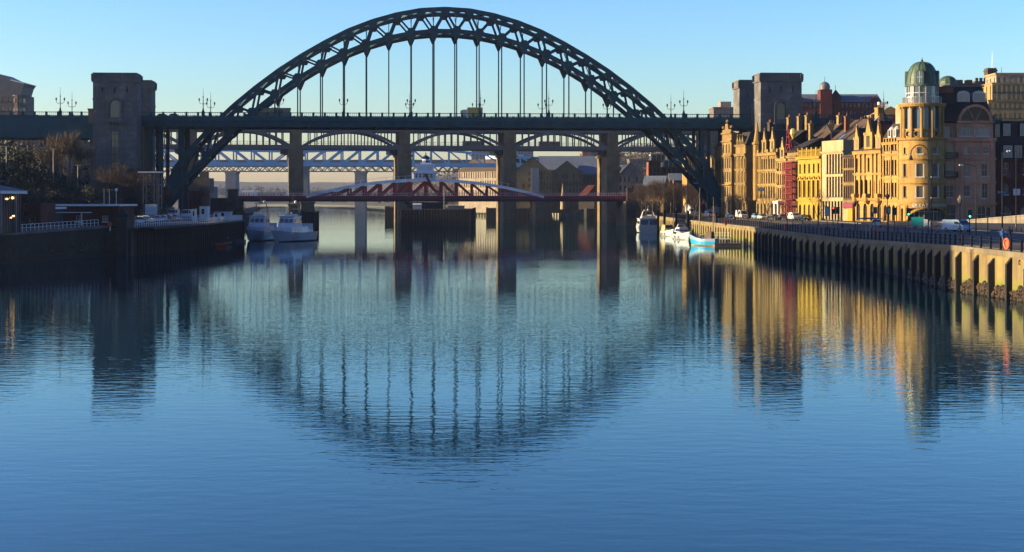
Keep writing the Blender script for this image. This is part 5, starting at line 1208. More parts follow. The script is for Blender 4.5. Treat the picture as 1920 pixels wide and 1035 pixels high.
k = MB(); k.box(xk(1863)-.2,1.4,zk(156),xk(1990),17.6,zk(156)+.3); k.box(xk(1874)-.3,3.3,zk(138.5),xk(1990),15.8,zk(138.5)+.6); k.box(-.2,-.2,H,xk(1990),20.2,H+.3); k.build('cornice', M['gold2'], t)
k = MB(); k.cyl((xk(1892),8,zk(138)),(xk(1892),8,zk(122)),.1,.05,5); k.build('antenna', M['iron'], t)
# green copper cupola and chimneys behind the corner building
t = thing('green_cupola', 'small green copper cupola among chimneys behind the mansard roof', 'cupola', (xat(1777, 420), 420, 20)); z = lambda v: zat(v, 420)-20
k = MB(); k.lathe([(2.3,0),(2.3,z(157))], (0,0), 12); k.build('drum', M['greystone'], t); k = MB(); k.lathe([(2.4*cos(a*pi/12), z(157)+2.0*sin(a*pi/12)) for a in range(0,6)]+[(.1,z(142))], (0,0), 12); k.build('dome', M['copper'], t)
t = thing('chimney_group', 'cluster of dark chimneys just right of the small green cupola', 'chimney', (xat(1800, 425), 425, 20)); z = lambda v: zat(v, 425)-20
k = MB(); k.box(-2.4,0,0,4.0,5,z(156)); k.build('stack_base', M['darkstone'], t)
for x in (-1.8, .2, 2.6): k = MB(); k.box(x-.7,1,z(156),x+.8,3,z(149)); k.build('chimney', M['darkstone'], t)
# dark roofs and chimneys directly behind the row, under the approach deck
for i, (u0, u1, vt, Y, mat, lab) in enumerate([(1395,1432,246,492,'slate','dark slate roofed building squeezed under the right bridge towers'),(1432,1500,240,488,'darkstone','long dark building in the bridge shadow behind the gothic row'),(1500,1560,238,485,'darkstone','dark building in shadow behind the brown slate roofs'),(1560,1640,236,470,'darkstone','dark building behind the brick house and white gable'),(1640,1690,232,440,'darkstone','dark roof directly left of the domed corner')]):
    t, W, H = simple_block('shaded_building', lab, u0, u1, vt+14, 330, Y, mat, 2, 5, D_=16, roof='gable', rise=3.0, roofmat='slate', side=0)
    for q in range(3): chimney(t, W*(.12+.37*q)+(q*i)%2, 8, H+.8, 1.2+.3*(i%2), 1, 2.4+.5*((q+i)%3), 'tan' if (i+q) % 2 else 'darkstone', 3)
# ---------------------------------------------------------------- far north bank buildings
def g2(u, Y): return GR(xat(u, Y), Y)
t, W, H = simple_block('long_stone_warehouse', 'long pale stone warehouse with rows of tall windows and slate roof behind the swing bridge', 860, 936, 322, 372, 1020, 'palestone', 3, 17, D_=30, roof=None, ang=R(-52), side=0, hfrac=.7)
k = MB(); k.xprism([(-.6,H),(11,H+7.5),(24,H+7.5),(30,H)], -1, W+1); k.build('roof', M['slate_brown'], t); k = MB(); k.box(W*.35,10,H+7.5,W*.9,22,H+10); k.build('roof_plant', M['white'], t)
FB = [
 ('gabled_waterfront_block','waterfront block with pale triangular gable beside the dark glass stair tower',966,1030,320,376,950,'tan',5,6,'gable',8,'slate','y'),
 ('glass_stair_tower','dark blue glass stair tower against the pale gabled block',996,1011,315,376,945,'slate_blue',0,1,None,0,'slate','x'),
 ('sunlit_balcony_flats','flats with sunlit gold balconies in rows right of the glass tower',1008,1034,320,376,948,'ochre',6,5,'flat',0,'slate','x'),
 ('brown_gabled_warehouse','broad brown warehouse with dark gables and many windows behind the swing bridge',1034,1092,324,378,960,'tan',4,9,'gable',7,'slate','y'),
 ('dark_brick_warehouse','dark brick warehouse with two lit windows right of the brown gables',1086,1124,326,378,965,'brownbrick',3,6,'gable',5,'slate_blue','x'),
 ('slate_roofed_works','wide blue grey roofed works seen between the stone piers',1010,1124,318,372,1080,'greystone',2,12,'gable',9,'slate_blue','x'),
 ('dark_gabled_works','dark gabled building just right of the right stone pier',1160,1206,328,378,900,'greystone',3,6,'gable',7,'slate','y'),
 ('white_hillside_house','white house on the hillside just under the double deck bridge',1160,1190,308,330,1250,'white',1,4,'gable',3,'slate','x'),
 ('pink_flats','pinkish block of flats with rows of windows under the double deck',1092,1124,281,300,1350,'orangebrick',3,7,'flat',0,'slate','x'),
 ('white_tower_block','pale tower block in the haze behind the blue truss end',884,926,272,330,1500,'palestone',8,6,None,0,'slate','x'),
 ('blue_glass_office','blue glass office block right of the middle stone pier',964,1000,281,318,1380,'slate_blue',4,6,'flat',0,'slate','x'),
 ('low_white_sheds','low white sheds on the hillside above the waterfront roofs',1000,1052,298,312,1240,'white',1,8,'gable',2,'slate_blue','x'),
 ('long_hillside_terrace','long dim terrace on the hillside above the waterfront',1040,1110,300,316,1300,'tan',2,12,'gable',3,'slate','x'),
 ('hillside_flats','brown flats on the hillside left of the orange framed block',1180,1212,300,322,1150,'greystone',3,6,'flat',0,'slate','x'),
 ('riverside_depot','dim low depot behind the warehouse end, left of middle pier',905,948,300,345,1200,'greystone',3,9,'gable',4,'slate_brown','x'),
]
for nm, lab, u0, u1, vt, vb, Y, mat, rows, nc, roof, rise, rm_, al in FB:
    simple_block(nm, lab, u0, u1, vt, vb, Y, mat, rows, nc, D_=22, roof=roof, rise=rise, roofmat=rm_, along=al, side=(3 if u1 > 900 and Y < 1000 and nm != 'glass_stair_tower' else 0), gm='glassblue' if 'glass' in nm else 'glass')
t = thing('pointed_marquee', 'small pale pointed marquee spire on the far quay', 'marquee', (xat(1055,930), 930, g2(1055,930)))
k = MB(); k.lathe([(1.3,0),(1.2,4),(1.6,4.2),(.7,8),(.08,zat(344,930)-g2(1055,930))], (0,0), 8); k.build('canopy', M['cream'], t)
t = thing('red_tiled_roof', 'building with steep bright red sloping roof, left of the right stone pier', 'building', (xat(1098,920), 920, g2(1098,920)), R(-20))
k = MB(); k.box(-4,0,0,5,9,6); k.build('wall', M['darkstone'], t); k = MB(); k.add([(-6,-.5,5.6),(-1,-.5,5.6),(5,1,zat(347,920)-t.location.z),(1,1,zat(347,920)-t.location.z),(-6,9,5.6),(5,8,13)], [(0,1,2,3),(0,3,5,4),(1,4,5,2),(0,4,1)]); k.build('roof', M['redbrick'], t)
# orange framed flats
t, W, H = simple_block('orange_framed_flats', 'flats with orange brick grid frame and glazed white top floors', 1217, 1279, 318, 336, 760, 'orangebrick', 0, 1, D_=16)
xo = lambda u: xat(u, 760)-xat(1217, 760); zo = lambda v: zat(v, 760)-t.location.z
k = MB(); k.box(.4,-.1,0,xo(1238)-.1,.0,zo(303)-.1); k.box(xo(1240),-.1,0,xo(1279),.0,zo(313)); k.build('dark_glazing', M['glass'], t)
k = MB()
for u in (1217,1223.3,1230.8,1237.5): k.box(xo(u)-.3,-.7,zo(330),xo(u)+.3,-.11,zo(302))
for v in (304,316,326): k.box(-.3,-.72,zo(v),xo(1238),-.12,zo(v)+.8)
for u in (1240.5,1250,1259,1268,1278): k.box(xo(u)-.3,-.7,zo(332),xo(u)+.3,-.11,zo(313))
for v in (315,329): k.box(xo(1240),-.72,zo(v),xo(1279),-.12,zo(v)+.7)
k.build('brick_frame', M['orangebrick'], t)
k = MB(); k.box(0,.5,H,xo(1238),14,zo(303)); k.build('upper_block', M['orangebrick'], t)
k = MB(); k.box(xo(1222),1,zo(303),xo(1247),12,zo(290.5)); k.box(xo(1245),1,H,xo(1279),12,zo(301)); k.build('glazed_penthouse', M['glassblue'], t)
k = MB(); k.box(xo(1221),.4,zo(290.5),xo(1248),12.5,zo(289)); k.box(xo(1244),.4,zo(301),xo(1281),12.5,zo(299.6))
for u in (1222,1231,1240,1247): k.box(xo(u)-.12,.7,zo(303),xo(u)+.12,.99,zo(290))
for u in (1245,1254,1262,1270,1279): k.box(xo(u)-.12,.7,zo(313),xo(u)+.12,.99,zo(300))
k.build('white_fascia', M['white'], t)
t, W, H = simple_block('dark_slate_block', 'dark low block with blue slate roof behind the bare quayside trees', 1256, 1290, 338, 372, 700, 'darkstone', 2, 5, roof='gable', rise=3, roofmat='slate_blue', D_=12, side=2)
t, W, H = simple_block('sheds_with_blue_roof', 'low market hall with pale blue sloping roof and sunlit end, near the bare trees', 1204, 1244, 352, 376, 690, 'gold', 0, 4, roof='gable', rise=5, roofmat='slate_blue', D_=14, side=0, ang=R(-14))
t, W, H = simple_block('square_stone_lodge', 'squat sunlit stone block above the bare trees', 1233, 1254, 336, 376, 705, 'gold', 0, 4, D_=10, side=2)
t, W, H = simple_block('sunlit_stone_hotel', 'tall yellow stone building seen through the arch legs with columned front', 1288, 1306, 300, 376, 640, 'ochre', 5, 4, roof='flat', D_=18, side=3)
t, W, H = simple_block('dark_stone_hotel', 'dark stone building side directly behind the arch foot', 1305.5, 1352, 306, 376, 645, 'darkstone', 4, 5, roof='mansard', rise=4, D_=18, side=0)
t, W, H = simple_block('cream_corner_block', 'sunlit pale block glimpsed between the last deck columns and ornate office', 1334, 1356, 296, 376, 600, 'gold2', 5, 4, roof='flat', D_=14, side=3)
t, W, H = simple_block('office_tower', 'flat topped grey office tower on the skyline left of the right bridge towers', 1338, 1378, 203, 260, 900, 'greystone', 5, 7, D_=20, roof='flat', side=3, gm='glassblue')
k = MB(); k.box(xat(1352,900)-xat(1338,900), 2, H, xat(1372,900)-xat(1338,900), 14, zat(190,900)-t.location.z); k.build('plant_room', M['palestone'], t)
# far hazy buildings across the valley
for i, (u0, u1, vt, vb, Y, lab) in enumerate([(452,476,357,368,2350,'pale hazy white factory on the valley floor'),(476,530,360,368,2450,'long low hazy shed beside the white factory'),(536,548,352,356,2800,'tiny pale block high in the haze'),(560,600,358,366,2500,'low hazy block right of the valley factory'),(400,420,352,362,2600,'faint block in the haze behind the left old building'),(596,640,356,364,2700,'faint long block in the haze under the lattice bridge')]):
    simple_block('distant_factory', lab, u0, u1, vt, vb+6, Y, 'white' if i in (0, 2) else 'palestone', 1, 8, D_=30, side=0)
# ---------------------------------------------------------------- south bank buildings
# unseen concert hall added beyond the left edge to shade the quay wall
CH = thing('shading_concert_hall', 'huge curved glass and steel concert hall added beyond the left edge to shade the quay', 'concert hall', (-180, 272, GL(-180, 272)-2), R(90))
k = MB(); n_ = 14; Lh = 84
HH = 58-CH.location.z
for j in range(24):
    x0, x1 = -Lh+2*Lh*j/24, -Lh+2*Lh*(j+1)/24
    f0 = f1 = 1
    pr = lambda f: [(-26*cos(pi*i/n_), HH*f*sin(pi*i/n_)**.6) for i in range(n_+1)]
    A, B_ = pr(f0), pr(f1); k.add([(x0, p[0], p[1]) for p in A]+[(x1, p[0], p[1]) for p in B_], [(i, i+1, n_+2+i, n_+1+i) for i in range(n_)])
k.add([(-Lh,p[0],p[1]) for p in pr(1)], [tuple(range(n_+1))]); k.add([(Lh,p[0],p[1]) for p in pr(1)], [tuple(range(n_+1))]); k.build('shell', M['lead'], CH)
t, W, H = simple_block('round_fronted_hotel', 'pale modern hotel with curved front and sloping metal roof, at the upper left edge', -120, 38, 177, 300, 620, 'greystone', 7, 12, D_=18, side=0, hfrac=.45)
k = MB(); R_ = (xat(52,620)-xat(22,620))/1.0; cx_ = xat(38,620)-xat(-120,620)-1; k.lathe([(3.2,0),(3.2,zat(180,620)-t.location.z),(3.5,zat(180,620)-t.location.z),(3.5,zat(178,620)-t.location.z),(.1,zat(177.5,620)-t.location.z)], (cx_, 3), 20); k.build('round_corner', M['greystone'], t)
for i in range(6):
    z = zat(300-(300-177)/7*(i+1.1), 620)-t.location.z
    for a in (-120,-95,-70,-45): 
        q = R(a); w_ = MB(); w_.box(-.5,-.05,0,.5,.1,1.6); w_.build('window', M['glass'], t, loc=(cx_+3.22*cos(q), 3+3.22*sin(q), z), rz=q+pi/2)
zz = lambda v: zat(v,620)-t.location.z; xx = lambda u: xat(u,620)-xat(-120,620)
k = MB(); k.prism([(xx(-120),H),(xx(36),H),(xx(40),zz(163)),(xx(44),zz(157)),(xx(22),zz(150)),(xx(0),zz(139)),(xx(-40),zz(130)),(xx(-120),zz(128))], 2, 16); k.build('metal_roof', M['lead'], t)
k = MB(); k.prism([(xx(18),zz(150.5)),(xx(43),zz(156.5)),(xx(44.5),zz(155.5)),(xx(20),zz(148.6))], .5, 17); k.build('roof_edge', M['white'], t)
t, W, H = simple_block('terraced_flats', 'dim long flats partly hidden behind the golden bare tree under the deck', 26, 120, 258, 330, 560, 'greystone', 4, 12, D_=12, side=0)
# glass pavilion
YP = 262
PV = thing('glass_pavilion', 'glass walled riverside pavilion with sloping slate roof and warm lights inside, at the left edge', 'pavilion', (xat(40, YP)-16.8, YP, 5.2))
zp = lambda v: zat(v, YP)-5.2
k = MB(); k.box(0,.3,0,13.2,.4,zp(362)); k.box(13.1,.3,0,13.2,12,zp(362)); k.build('glass_wall', M['glassblue'], PV)
for x in np.arange(.2, 13.4, 1.15): k = MB(); k.box(x-.08,.1,0,x+.08,.29,zp(362)); k.build('mullion', M['darkframe'], PV)
for y_ in (0, 8): k = MB(); k.box(13.0,y_,0,13.6,y_+.6,zp(362)); k.build('column', M['lead'], PV)
for y_ in np.arange(.6, 12, 1.2): k = MB(); k.box(13.2,y_-.07,0,13.3,y_+.07,zp(362)); k.build('mullion', M['darkframe'], PV)
k = MB(); k.box(-2,-1.2,zp(363),14.0,13,zp(357)); k.build('eaves', M['white'], PV)
k = MB(); k.frustum(-12,-1.4,zp(357),14.2,13.2,zp(332),9,7.2); k.build('roof', M['slate_blue'], PV)
for x, z, r in ((11.2, zp(371), .3), (9.9, zp(373), .22), (11.5, zp(406), .2), (10.9, zp(409), .16)):
    k = MB(); k.ball((13.3,(x-8)*2.2,z), r, 6, 0, .7); k.build('lamp_glow', M['glowwarm'], PV)
# low brick buildings
def low(nm, lab, u0, u1, vt, Y, mat, D_=12, fascia=True):
    x0, x1 = xat(u0, Y), xat(u1, Y); t = thing(nm, lab, 'building', (x0, Y, 5.2)); W = x1-x0; H = zat(vt, Y)-5.2
    shell(t, W, D_, H, mat, specs_front=[(.9,1.2,max(1,int(W/5)),1.2,0)])
    if fascia: k = MB(); k.box(-.5,-.9,H,W+.5,D_+.5,H+.35); k.build('roof_edge', M['white'], t)
    return t, W, H
low('low_office', 'low dark brick office with long white roof edge beside the car park', 74, 222, 386.5, 330, 'redbrick', 14)
low('brick_store', 'small brick store left of the long low office', 44, 76, 381, 305, 'redbrick', 10, False)
low('flat_canopy_shed', 'dark shed under a thin white canopy behind the lime green car', 52, 98, 392, 318, 'darkstone', 8)
t = thing('canopy', 'thin white canopy on one post behind the parked cars', 'canopy', (xat(132,316),316,5.2)); k = MB(); k.box(-3,0,zat(399,316)-5.2,3,4,zat(398,316)-5.2); k.build('roof', M['white'], t); k = MB(); k.box(1.7,1,0,1.9,1.2,zat(399,316)-5.2); k.build('post', M['white'], t)
# brick gate pier on the quay
t = thing('brick_quay_pier', 'tall dark red brick pier with domed cap where the white railings meet', 'pier', (xat(231, 311), 311, -1)); h = .95; zt = zat(395, 311)+1
k = MB(); k.box(-h,-1.5,0,h,1.5,zt-1.2); k.build('shaft', M['darkstone'], t); k = MB(); k.box(-h-.25,-1.75,zt-1.2,h+.25,1.75,zt-.7); k.frustum(-h,-1.4,zt-.7,h,1.4,zt+.3,.8,.7); k.build('cap', M['slate'], t)
k = MB(); k.box(-6.2,-.2,-1,1.5,2.2,6.1); k.build('wall', M['darkstone'], t)
# steel viewing tower
YT = 388; t = thing('steel_frame_tower', 'open steel frame tower with flat white roof beside the arch foot on the left bank', 'tower', (xat(283, YT), YT, 5.3)); zt = zat(324, YT)-5.3
for x in (-1.8, .7, 1.8):
    for y in (0, 3.2): k = MB(); k.box(x-.11,y-.11,0,x+.11,y+.11,zt); k.build('leg', M['lead'], t)
for i, z in enumerate(np.linspace(.5, zt, 5)):
    k = MB()
    for p, q in (((-1.8,0),(1.8,0)),((1.8,0),(1.8,3.2)),((1.8,3.2),(-1.8,3.2)),((-1.8,3.2),(-1.8,0))): k.bar((*p,z),(*q,z),.14)
    k.build('frame_ring', M['lead'], t)
zs = np.linspace(.5, zt, 5); k = MB()
for a, b_ in zip(zs[:-1], zs[1:]): k.bar((-1.8,0,a),(.7,0,b_),.08); k.bar((.7,0,a),(-1.8,0,b_),.08); k.bar((-1.8,3.2,a),(1.8,3.2,b_),.08); k.bar((.7,0,a),(1.8,0,b_),.07)
k.build('cross_bracing', M['lead'], t)
k = MB(); k.box(-2.9,-.6,zt,2.4,3.9,zt+.3); k.build('roof', M['white'], t); k = MB(); k.box(-1.3,-.3,1.6,1.2,1.5,4); k.build('lift_cabin', M['boatgrey'], t)
# old brick works with towers beyond the left arch foot
t, W, H = simple_block('old_brick_works', 'old dark brick works with steep slate roof behind the left arch foot', 336, 378, 357, 385, 545, 'redbrick', 1, 4, D_=14, roof='gable', rise=4.6, roofmat='slate', side=0)
k = MB(); k.box(W-1.5,1,H-1,W+2.6,8,H+4.0); k.box(W-1,1.5,H+4,W+1.5,5,H+6); k.build('stepped_gable', M['greystone'], t)
YQ = 560; t = thing('round_stone_turret', 'stone turret with banded top standing left of the swing bridge end', 'turret', (xat(384,YQ), YQ, 4)); zz = lambda v: zat(v,YQ)-4
k = MB(); k.box(-1.6,-1.6,0,1.6,1.6,zz(356)); k.box(-1.9,-1.9,zz(357),1.9,1.9,zz(354)); k.lathe([(1.15,zz(354)),(1.15,zz(338)),(1.35,zz(337.6)),(1.35,zz(335)),(.2,zz(334))], (0,0), 10); k.build('shaft', M['greystone'], t)
for i in range(8): q = 2*pi*i/8; w_ = MB(); w_.box(-.2,-.03,0,.2,.08,1.4); w_.build('window', M['white'], t, loc=(1.16*cos(q),1.16*sin(q),zz(349)), rz=q+pi/2)
k = MB(); k.cyl((0,0,zz(334)),(0,0,zz(330)),.08,.04,5); k.build('finial', M['iron'], t)
t, W, H = simple_block('hazy_office_slab', 'bluish office slab behind the stone turret', 388, 402, 350, 380, 900, 'slate_blue', 5, 5, D_=10, side=0, gm='glassblue')
# white site cabins and kiosk on the left quay
def cab(nm, lab, u0, u1, vt, vb, Y, mat, D_=3):
    x0, x1 = xat(u0, Y), xat(u1, Y); t = thing(nm, lab, 'cabin', (x0, Y, 5.3)); W = x1-x0; H = zat(vt, Y)-5.3
    k = MB(); k.box(0,0,0,W,D_,H-.12); k.build('wall', M[mat], t); k = MB(); k.box(-.12,-.12,H-.12,W+.12,D_+.12,H); k.build('roof', M['lead'], t); k = MB(); k.box(W*.25,-.04,H*.45,W*.6,-.0,H*.8); k.build('window', M['glass'], t)
    return t
cab('white_cabin', 'square white cabin on the left quay, right of the parked vans', 374, 389, 386, 412, 402, 'white')
cab('white_kiosk', 'tall narrow white kiosk by the quay railing', 360, 367, 391, 416, 382, 'white', 1.2)
cab('blue_roofed_hut', 'low hut with pale blue roof near the end of the left wharf', 402, 432, 396, 410, 412, 'boatgrey')
cab('small_white_booth', 'small white booth with red panel beside the gangway head', 400, 412, 398, 412, 395, 'white', 1.5)
# ---------------------------------------------------------------- vehicles
def car(nm, label, x, y, z, rz, mat, kind='hatch', group='cars parked and driving on the quays', L=4.2, Wd=1.75):
    t = thing(nm, label, {'van': 'van', 'bus': 'bus', 'lorry': 'lorry'}.get(kind, 'car'), (x, y, z), rz, group); h = Wd/2
    # x axis points to the front of the vehicle
    def loft(prof_low, prof_top, mat_, name, inset):
        k = MB(); n_ = len(prof_low)
        for s in (-1, 1): k.v += [(px_, s*(h-inset*max(0, (pz-.75))), pz) for px_, pz in prof_low]
        k.f += [tuple(range(n_)), tuple(range(2*n_-1, n_-1, -1))]+[((i+1) % n_, i, n_+i, n_+(i+1) % n_) for i in range(n_)]; k.m += [0]*(n_+2)
        return k.build(name, mat_, t)
    if kind == 'hatch':
        S = L/4.2
        body = [(-2.08*S,.32),(-2.1*S,.85),(-2.02*S,.98),(-1.1*S,1.02),(.75*S,.98),(1.75*S,.85),(2.08*S,.68),(2.1*S,.32)]
        cabp = [(-1.95*S,.96),(-1.6*S,1.38),(-.9*S,1.48),(.0,1.46),(.45*S,1.32),(1.05*S,.95)]
        loft(body, None, mat, 'body', .0); loft(cabp, None, M['carglass'], 'windows', .32)
        k = MB(); k.box(-1.5*S,-h*.72,1.4,.1*S,h*.72,1.5); k.box(-1.62*S,-h*.78,1.33,-1.3*S,h*.78,1.44); k.build('roof', mat, t)
        wx, wr = 1.28*S, .31
    elif kind == 'van':
        S = L/5.0; H = 2.3 if L > 5.2 else 1.95
        body = [(-2.5*S,.35),(-2.5*S,H-.1),(-2.35*S,H),(1.0*S,H),(1.25*S,H-.12),(2.0*S,1.15),(2.42*S,.98),(2.5*S,.7),(2.5*S,.35)]
        loft(body, None, mat, 'body', .08)
        k = MB(); k.add([(1.32*S,-h*.82,H-.2),(1.32*S,h*.82,H-.2),(1.99*S,h*.88,1.22),(1.99*S,-h*.88,1.22)], [(0,1,2,3)]); k.v = [(v[0]+.03, v[1], v[2]+.03) for v in k.v]; k.build('windscreen', M['carglass'], t)
        for s in (-1, 1): k = MB(); k.prism([(.35*S,1.25),(1.65*S,1.25),(1.15*S,H-.3),(.35*S,H-.3)], s*(h-.02)-.01 if s > 0 else -h+.0, s*(h+.0)+.015 if s > 0 else -h-.015+.03); k.v = [(v[0], s*(h-.06+.03*(v[1] > 0)) if 0 else v[1]*1.0, v[2]) for v in k.v]; k.build('side_window', M['carglass'], t)
        k = MB(); k.box(-2.53*S,-h*.7,1.3,-2.5*S,h*.7,H-.3); k.build('rear_window', M['carglass'], t)
        wx, wr = 1.55*S, .34
    elif kind == 'lorry':
        k = MB(); k.box(-L/2,-h,.75,L/2-2.0,h,3.3); k.build('cargo_box', mat, t); k = MB(); k.prism([(L/2-1.9,.5),(L/2,.5),(L/2,1.5),(L/2-.35,2.6),(L/2-1.9,2.7)], -h+.05, h-.05); k.build('cab', M['carwhite'], t)
        k = MB(); k.box(L/2-.28,-h+.2,1.55,L/2+.02,h-.2,2.4); k.build('windscreen', M['carglass'], t); wx, wr = L*.33, .45
    else:
        k = MB(); k.box(-L/2,-h,.35,L/2,h,1.5); k.box(-L/2,-h,2.45 if kind == 'bus' else 2.2,L/2,h,2.95)
        if kind == 'bus' and L > 9.5: k.box(-L/2,-h,3.7,L/2,h,4.2)
        k.build('body', mat, t)
        k = MB(); k.box(-L/2+.06,-h+.04,1.5,L/2-.06,h-.04,2.45)
        if L > 9.5: k.box(-L/2+.06,-h+.04,2.95,L/2-.06,h-.04,3.7)
        k.build('windows', M['carglass'], t); wx, wr = L*.32, .48
        k = MB()
        for x_ in np.arange(-L/2+.1, L/2, 1.5): k.box(x_-.07,-h-.01,1.5,x_+.07,h+.01,2.45)
        k.build('window_pillars', mat, t)
    for sx in (-1, 1):
        for sy in (-1, 1):
            k = MB(); k.cyl((sx*wx,sy*(h-.22),wr),(sx*wx,sy*(h+.01),wr),wr,wr,12); w_ = k.build('wheel', M['tyre'], t)
            r_ = MB(); r_.cyl((sx*wx,sy*(h),wr),(sx*wx,sy*(h+.03),wr),wr*.6,wr*.5,8); r_.build('rim', M['chrome'], w_)
    fx = L/2
    for sy in (-1, 1):
        k = MB(); k.box(fx-.12,sy*h*.55-.17 if sy > 0 else -h*.55-.17,.62,fx+.02,sy*h*.55+.17 if sy > 0 else -h*.55+.17,.8); k.build('headlight', M['white'], t)
        k = MB(); k.box(-fx-.02,sy*h*.78-.1,.7,-fx+.08,sy*h*.78+.1,.95); k.build('tail_light', M['carred'], t)
    return t
def rd(u, v):      # ground point of the north quay seen at pixel (u, v)
    Y = 400.
    for _ in range(60): Y = .5*Y+.5*F*(HC-ZX(xat(u, Y), Y)-.1)/(v-VH)
    return xat(u, Y), Y, ZX(xat(u, Y), Y)+.1
def lane(u, off):  # point on the road, off metres in from its building-side edge, seen at column u
    lo, hi = 150., 600.
    for _ in range(50):
        Y = (lo+hi)/2
        if 960+F*(RE(Y)-off)/Y > u: lo = Y
        else: hi = Y
    return RE(Y)-off, Y, ZX(RE(Y)-off, Y)-.01
def ld(u, v, z=5.32):
    Y = F*(HC-z)/(v-VH); return xat(u, Y), Y, z
TOW = R(-82); AWY = R(92)
OFF = {1795:6.0,1643:5.0,1452:4.6,1467:1.5,1419:1.5,1430:4.6,1308:3,1331:3.2}
C_ = [('pale blue panel van with roof rack driving beside the stone garden wall', 1795, 437, R(-62), 'carpaleblue', 'van', 5.0),
 ('white car seen from behind beside the bus shelter', 1643, 426.5, R(80), 'carwhite', 'hatch', 4.3),
 ('white van with large windscreen in front of the yellow house', 1489, 416.5, R(-80), 'carwhite', 'van', 4.6),
 ('dark car close behind the white van in front of the yellow house', 1507, 417.5, TOW, 'carblack', 'hatch', 4.2),
 ('dark car third in the queue left of the yellow house', 1452, 415.8, TOW, 'carblack', 'hatch', 4.2),
 ('small silver car between the two dark cars of the queue', 1467, 416.3, TOW, 'carsilver', 'hatch', 3.9),
 ('white saloon car right behind the tall white van', 1430, 413.8, TOW, 'carwhite', 'hatch', 4.4),
 ('pale blue car half hidden behind the white saloon', 1419, 412.8, TOW, 'carpaleblue', 'hatch', 4.2),
 ('tall white delivery van before the dark side wall of the ornate block', 1391, 412, R(-80), 'carwhite', 'van', 5.9),
 ('pale blue grey car left of the tall white delivery van', 1371, 411.5, TOW, 'carpaleblue', 'hatch', 4.4),
 ('dark car under the arch foot at the quay road', 1340, 407, TOW, 'carblack', 'hatch', 4.2),
 ('white pickup like van under the arch foot', 1331, 406, TOW, 'carwhite', 'van', 4.8),
 ('black car beside the white minibus by the bare trees', 1308, 404.5, TOW, 'carblack', 'hatch', 4.3),
 ('pink car in front of the large white lorry', 1283, 403.5, TOW, 'pink', 'hatch', 4.0)]
for lab, u, v, rz, mt_, kd_, L in C_:
    x, y, z = lane(u, OFF.get(u, 1.4)); car('parked_car' if kd_ == 'hatch' else 'panel_van', lab, x, y, z, rz, M[mt_], kd_, L=L, Wd=1.8 if kd_ == 'hatch' else 2.0)
x, y, z = lane(1276, 1.6); car('delivery_lorry', 'large white box lorry parked beyond the pink car', x, y, z, TOW, M['carwhite'], 'lorry', L=8, Wd=2.4, group='lorries')
x, y, z = lane(1297, 4.2); car('minibus', 'white minibus with pale windows between lorry and arch foot', x, y, z, TOW, M['carwhite'], 'van', L=6, Wd=2.1)
# teal recycling truck by the cafe
x, y, z = lane(1727, 1.0); y -= 6; car('teal_lorry', 'teal green open lorry parked in front of the cafe arch', x, y+6, z, R(-20), M['carteal'], 'lorry', L=5.4, Wd=2.1, group='lorries').scale = (.62, .62, .62)
# on the arch bridge deck
s = bt(884, 4); x, y = bw(s, 4); car('box_lorry', 'white and yellow box lorry crossing the arch bridge deck', x, y, 33.96, BA+pi, M['busyellow'], 'lorry', L=6.5, Wd=2.4, group='lorries')
s = bt(515, 4); x, y = bw(s, 4); car('double_deck_bus', 'dark blue green bus on the bridge deck where the arch rises', x, y, 33.96, BA, M['boatdark'], 'bus', L=9.4, Wd=2.5, group='buses')
for u, lab, mt_ in ((308,'small dark car on the bridge deck right of the left tower','carblack'),(470,'dark blue car on the bridge deck behind the left arch rib','carblue'),(330,'grey car on the bridge deck left of the first deck lamps','cargrey')):
    s = bt(u, 10); x, y = bw(s, 10); car('parked_car', lab, x, y, 33.96, BA, M[mt_])
for u, lab, mt_, L in ((887,'dark bus on the lower deck of the double deck bridge','boatdark',9.8),(1030,'dark red bus on the lower deck of the double deck bridge','carred',9.8)):
    s = ht(u, 4); x = H0[0]+s*cos(HA)-4*sin(HA); y = H0[1]+s*sin(HA)+4*cos(HA); car('bus', lab, x, y, 32.6, HA, M[mt_], 'coach', L=L if L < 9.5 else 9.4, Wd=2.5, group='buses')
# left bank cars
x, y, z = ld(86, 418.5, 5.22); car('parked_car', 'lime green hatchback parked nose right behind the white railing', x, y, z, R(-12), M['cargreen'], L=4.3)
x, y, z = ld(110, 416.5, 5.22); car('parked_car', 'pale silver car parked just right of the lime green hatchback', x, y, z, R(-14), M['carsilver'], L=4.4)
x, y, z = ld(50, 415, 5.22); car('parked_car', 'dark red car in the shade behind the glass pavilion corner', x, y, z, R(-5), M['carred'], L=4.2)
cols = ['carwhite','carblack','carwhite','carsilver','carwhite','carpaleblue','carblack','carsilver']
names = ['white','black','white','silver','white','pale blue','black','silver']
for i in range(8):
    x, y, z = ld(250+i*10.5, 420-i*1.0, 5.32); car('parked_car', f'{names[i]} car, {["first","second","third","fourth","fifth","sixth","seventh","eighth"][i]} from the brick pier in the parked row on the left quay', x, y, z, R(-35), M[cols[i]], L=4.2)
x, y, z = ld(326, 407.5); car('panel_van', 'white panel van parked behind the car row, left one of two', x, y, z, R(-95), M['carwhite'], 'van', L=5.6, Wd=2)
x, y, z = ld(351, 408.5); car('panel_van', 'white panel van with pale windscreen, right one of two beside the kiosk', x, y, z, R(-95), M['carwhite'], 'van', L=5.6, Wd=2)
